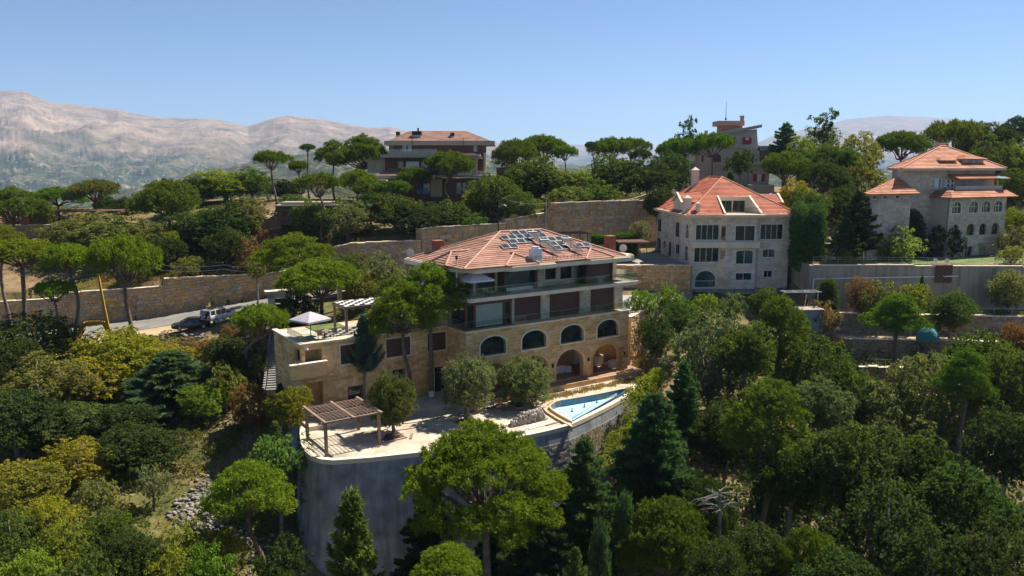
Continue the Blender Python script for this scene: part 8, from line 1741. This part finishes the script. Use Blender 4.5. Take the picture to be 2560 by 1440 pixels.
# ---------------------------------------------------------------- gully stones, ivy, dead tree, loose rocks
def stone_field(name, label, n, fn, smin, smax, seed):
    rs = random.Random(seed); V, Q, rr = [], [], []; base = [np.array([tuple(v.co) for v in m.vertices]) for m in ROCKS]; fc = [np.array([tuple(p.vertices) for p in m.polygons]) for m in ROCKS]; k = 0
    for _ in range(n):
        x, y = fn(rs); s = rs.uniform(smin, smax) * rs.uniform(.6, 1); i = rs.randrange(6); a = rs.uniform(0, 6.28); rot = np.array([[math.cos(a), -math.sin(a), 0], [math.sin(a), math.cos(a), 0], [0, 0, 1]]); z = gz(x, y) + s * rs.uniform(-.1, .5)
        V.append(base[i] @ rot.T * s + np.array([x, y, z])); Q.append(fc[i] + k); k += len(base[i]); rr += [rs.random()] * len(fc[i])
    me = bpy.data.meshes.new(name); fast_mesh(me, np.concatenate(V), np.concatenate(Q)); me.materials.append(piece_mat('grey_gully_rock', [(0, (.15, .13, .11)), (.5, (.24, .21, .18)), (1, (.33, .29, .25))], gscale=6, grain=.4)); at = me.attributes.new('rnd', 'FLOAT', 'FACE'); at.data.foreach_set('value', np.array(rr, np.float32)); return tag(link(name, me), label, 'stones', kind='stuff')
def poly_sampler(pts, wid):
    pts = [Vector(p) for p in pts]
    def f(rs): i = rs.randrange(len(pts) - 1); p = pts[i].lerp(pts[i + 1], rs.random()); return p.x + rs.gauss(0, wid), p.y + rs.gauss(0, wid)
    return f
gl = []
for px, py, d in ((595, 1120, 72), (520, 1180, 70), (470, 1235, 67), (520, 1275, 65.5), (600, 1310, 64.5), (730, 1330, 64)): q = atd(px, py, d); gl.append((q.x, q.y))
stone_field('gully_stones', 'tumbled grey rubble stones lining the gully left of the concrete wall', 760, poly_sampler(gl, 1.0), .09, .30, 2)
q1 = atd(350, 848, 98); q2 = atd(520, 832, 98.5); stone_field('roadside_stones', 'pale stones along the edge of the sandy road shoulder', 60, poly_sampler([(q1.x, q1.y), (q2.x, q2.y)], .5), .12, .4, 5)
def ivy(name, label, quad, col, n, thick, leaf, cat='ivy', seed=1):
    """leaves clinging to an upright face given by its four corners"""
    a, b, c, d = [np.array(tuple(p)) for p in quad]; rs = np.random.default_rng(seed); u = rs.random(n)[:, None]; v = rs.random(n)[:, None]; P = (a * (1 - u) + b * u) * (1 - v) + (d * (1 - u) + c * u) * v; nn = np.cross(b - a, d - a); nn /= np.linalg.norm(nn)
    cl = [((P[i]), (thick * rs.uniform(.5, 1.3),) * 3) for i in range(n)]; P2, N, C = crown_points(cl, leaf * 1.6, .3 / leaf ** 1.75 * .5, 9, -.9); root = empty(name, tuple((a + b) / 2), 0, label, cat); P2 = P2 - np.array(tuple(root.location)); o = link('foliage', leaves_mesh('foliage', P2, N, C, leaf, M_LEAF, 'leaf'), root); o.color = (*col, 1)
    mb = MB(); rl = np.array(tuple(root.location))
    for k in range(7): t = k / 6; mb.tube([tuple(a * (1 - t) + b * t - rl), tuple(d * (1 - t) + c * t - rl)], .03, 4)
    mb.build('stem', M_BARKG, root); return root
ivy('wall_ivy', 'dark ivy hanging down the left end of the concrete terrace wall', [(-20.4, 70.2, -33), (-17.9, 63.4, -34), (-17.4, 64.2, -24.4), (-19.8, 70.2, -24.3)], (.07, .115, .04), 150, .42, .15, seed=3)
ivy('pool_vine', 'bright yellow-green vine climbing the wall right of the pool', [tuple(atd(1530, 1180, 73)), tuple(atd(1640, 1050, 80)), tuple(atd(1650, 925, 86)), tuple(atd(1568, 985, 80))], (.19, .225, .03), 130, .62, .19, seed=4)
ivy('pool_vine', 'sunlit creeper falling below the far pool corner', [tuple(atd(1490, 1190, 70)), tuple(atd(1560, 1120, 75)), tuple(atd(1575, 1040, 80)), tuple(atd(1520, 1100, 76))], (.17, .20, .035), 60, .5, .17, seed=7)
ivy('dry_creeper', 'grey-brown dry creeper on the split-block wall', [tuple(atd(1440, 1160, 70)), tuple(atd(1500, 1120, 73)), tuple(atd(1500, 1075, 76)), tuple(atd(1460, 1095, 74))], (.22, .17, .14), 40, .35, .12, seed=5)
q = atd(1800, 1225, 57); dt = empty('dead_tree', (q.x, q.y, gz(q.x, q.y)), 0, 'bleached dead branches fanning out in the dark wood', 'dead tree'); mb = MB(); hz = q.z - gz(q.x, q.y); mb.tube([(0, 0, 0), (.2, 0, hz * .5), (0, 0, hz)], [.22, .16, .1], 7); mb.build('trunk', M_BARKG, dt); mb = MB(); random.seed(77)
for k in range(22):
    a = random.uniform(0, 6.28); L = random.uniform(.8, 1.9); z_ = hz - random.uniform(0, 1.6); e = Vector((math.cos(a) * L, math.sin(a) * L, random.uniform(-.7, .5))); p_ = limb(mb, (0, 0, z_), Vector((0, 0, z_)) + e, .04, .012, .22)
    for _ in range(2): m_ = p_[random.choice((2, 3, 4))]; limb(mb, m_, m_ + e * .35 + Vector((random.uniform(-.5, .5), random.uniform(-.5, .5), random.uniform(-.5, .1))), .018, .006, .2)
mb.build('branches', MATS['bleached_deadwood'], dt)
def tufts(name, label, spots, col, leaf, seed):
    """stand of dry grass blades round the given ground points (x, y, z, spread, count)"""
    rs = np.random.default_rng(seed); P, N = [], []
    for x, y, z, sp, n in spots:
        q = np.stack([x + rs.normal(size=n) * sp, y + rs.normal(size=n) * sp, np.full(n, z)], 1); P.append(q); N.append(unit(rs.normal(size=(n, 3)) * .35 + np.array([0, 0, 1.0])))
    P = np.concatenate(P); N = np.concatenate(N); o = link(name, leaves_mesh(name, P, N, rs.random(len(P)), leaf, M_LEAF, 'needle', .16, 4, .4, .35)); o.color = (*col, 1); tag(o, label, 'grass', kind='stuff')
sp = []
for k in range(46): u = 7.5 + k * .36; q = uvw(u, -3.1 - .25 * math.sin(k) + (u - 8) * .02, TZ); sp.append((q.x, q.y, TZ, .30, 34))
for k in range(16): q = uvw(23.5 + k * .2, -2.2 + k * .35, TZ); sp.append((q.x, q.y, max(TZ, gz(q.x, q.y)), .55, 90))
tufts('dry_grass', 'straw coloured dry grass between the arcade plinth and the pool', sp, (.27, .20, .11), .36, 3)
sp = []; rs_ = random.Random(4)
for k in range(420):
    x = rs_.uniform(-60, -21); y = rs_.uniform(44, 97)
    if mnoise.noise((x * .11, y * .11, 2.2)) < .05: sp.append((x, y, gz(x, y), .5, 26))
for k in range(260):
    x = rs_.uniform(-62, -36); y = wl(x, 2.6) + rs_.random() ** 2 * 10; sp.append((x, y, gz(x, y), .5, 22))
tufts('dry_grass', 'dry grass on the open ground of the slopes by the road', sp, (.34, .25, .11), .45, 5)
# ---------------------------------------------------------------- the air between here and the mountains
hb = MB(); hb.box(-14500, 14500, -900, 16500, -420, 900)
def haze_mat():
    m = bpy.data.materials.new('haze_air'); m.use_nodes = True; n = m.node_tree.nodes; l = m.node_tree.links
    n.remove(n['Principled BSDF']); v = n.new('ShaderNodeVolumePrincipled'); v.inputs['Color'].default_value = (.50, .70, 1.0, 1)
    v.inputs['Density'].default_value = 0.7e-4; v.inputs['Anisotropy'].default_value = .15
    l.new(v.outputs[0], n['Material Output'].inputs['Volume'])
    try: m.volume_intersection_method = 'FAST'
    except Exception: pass
    return m
tag(hb.build('haze', haze_mat()), 'pale blue air haze over the valley and mountains', 'haze', kind='stuff')
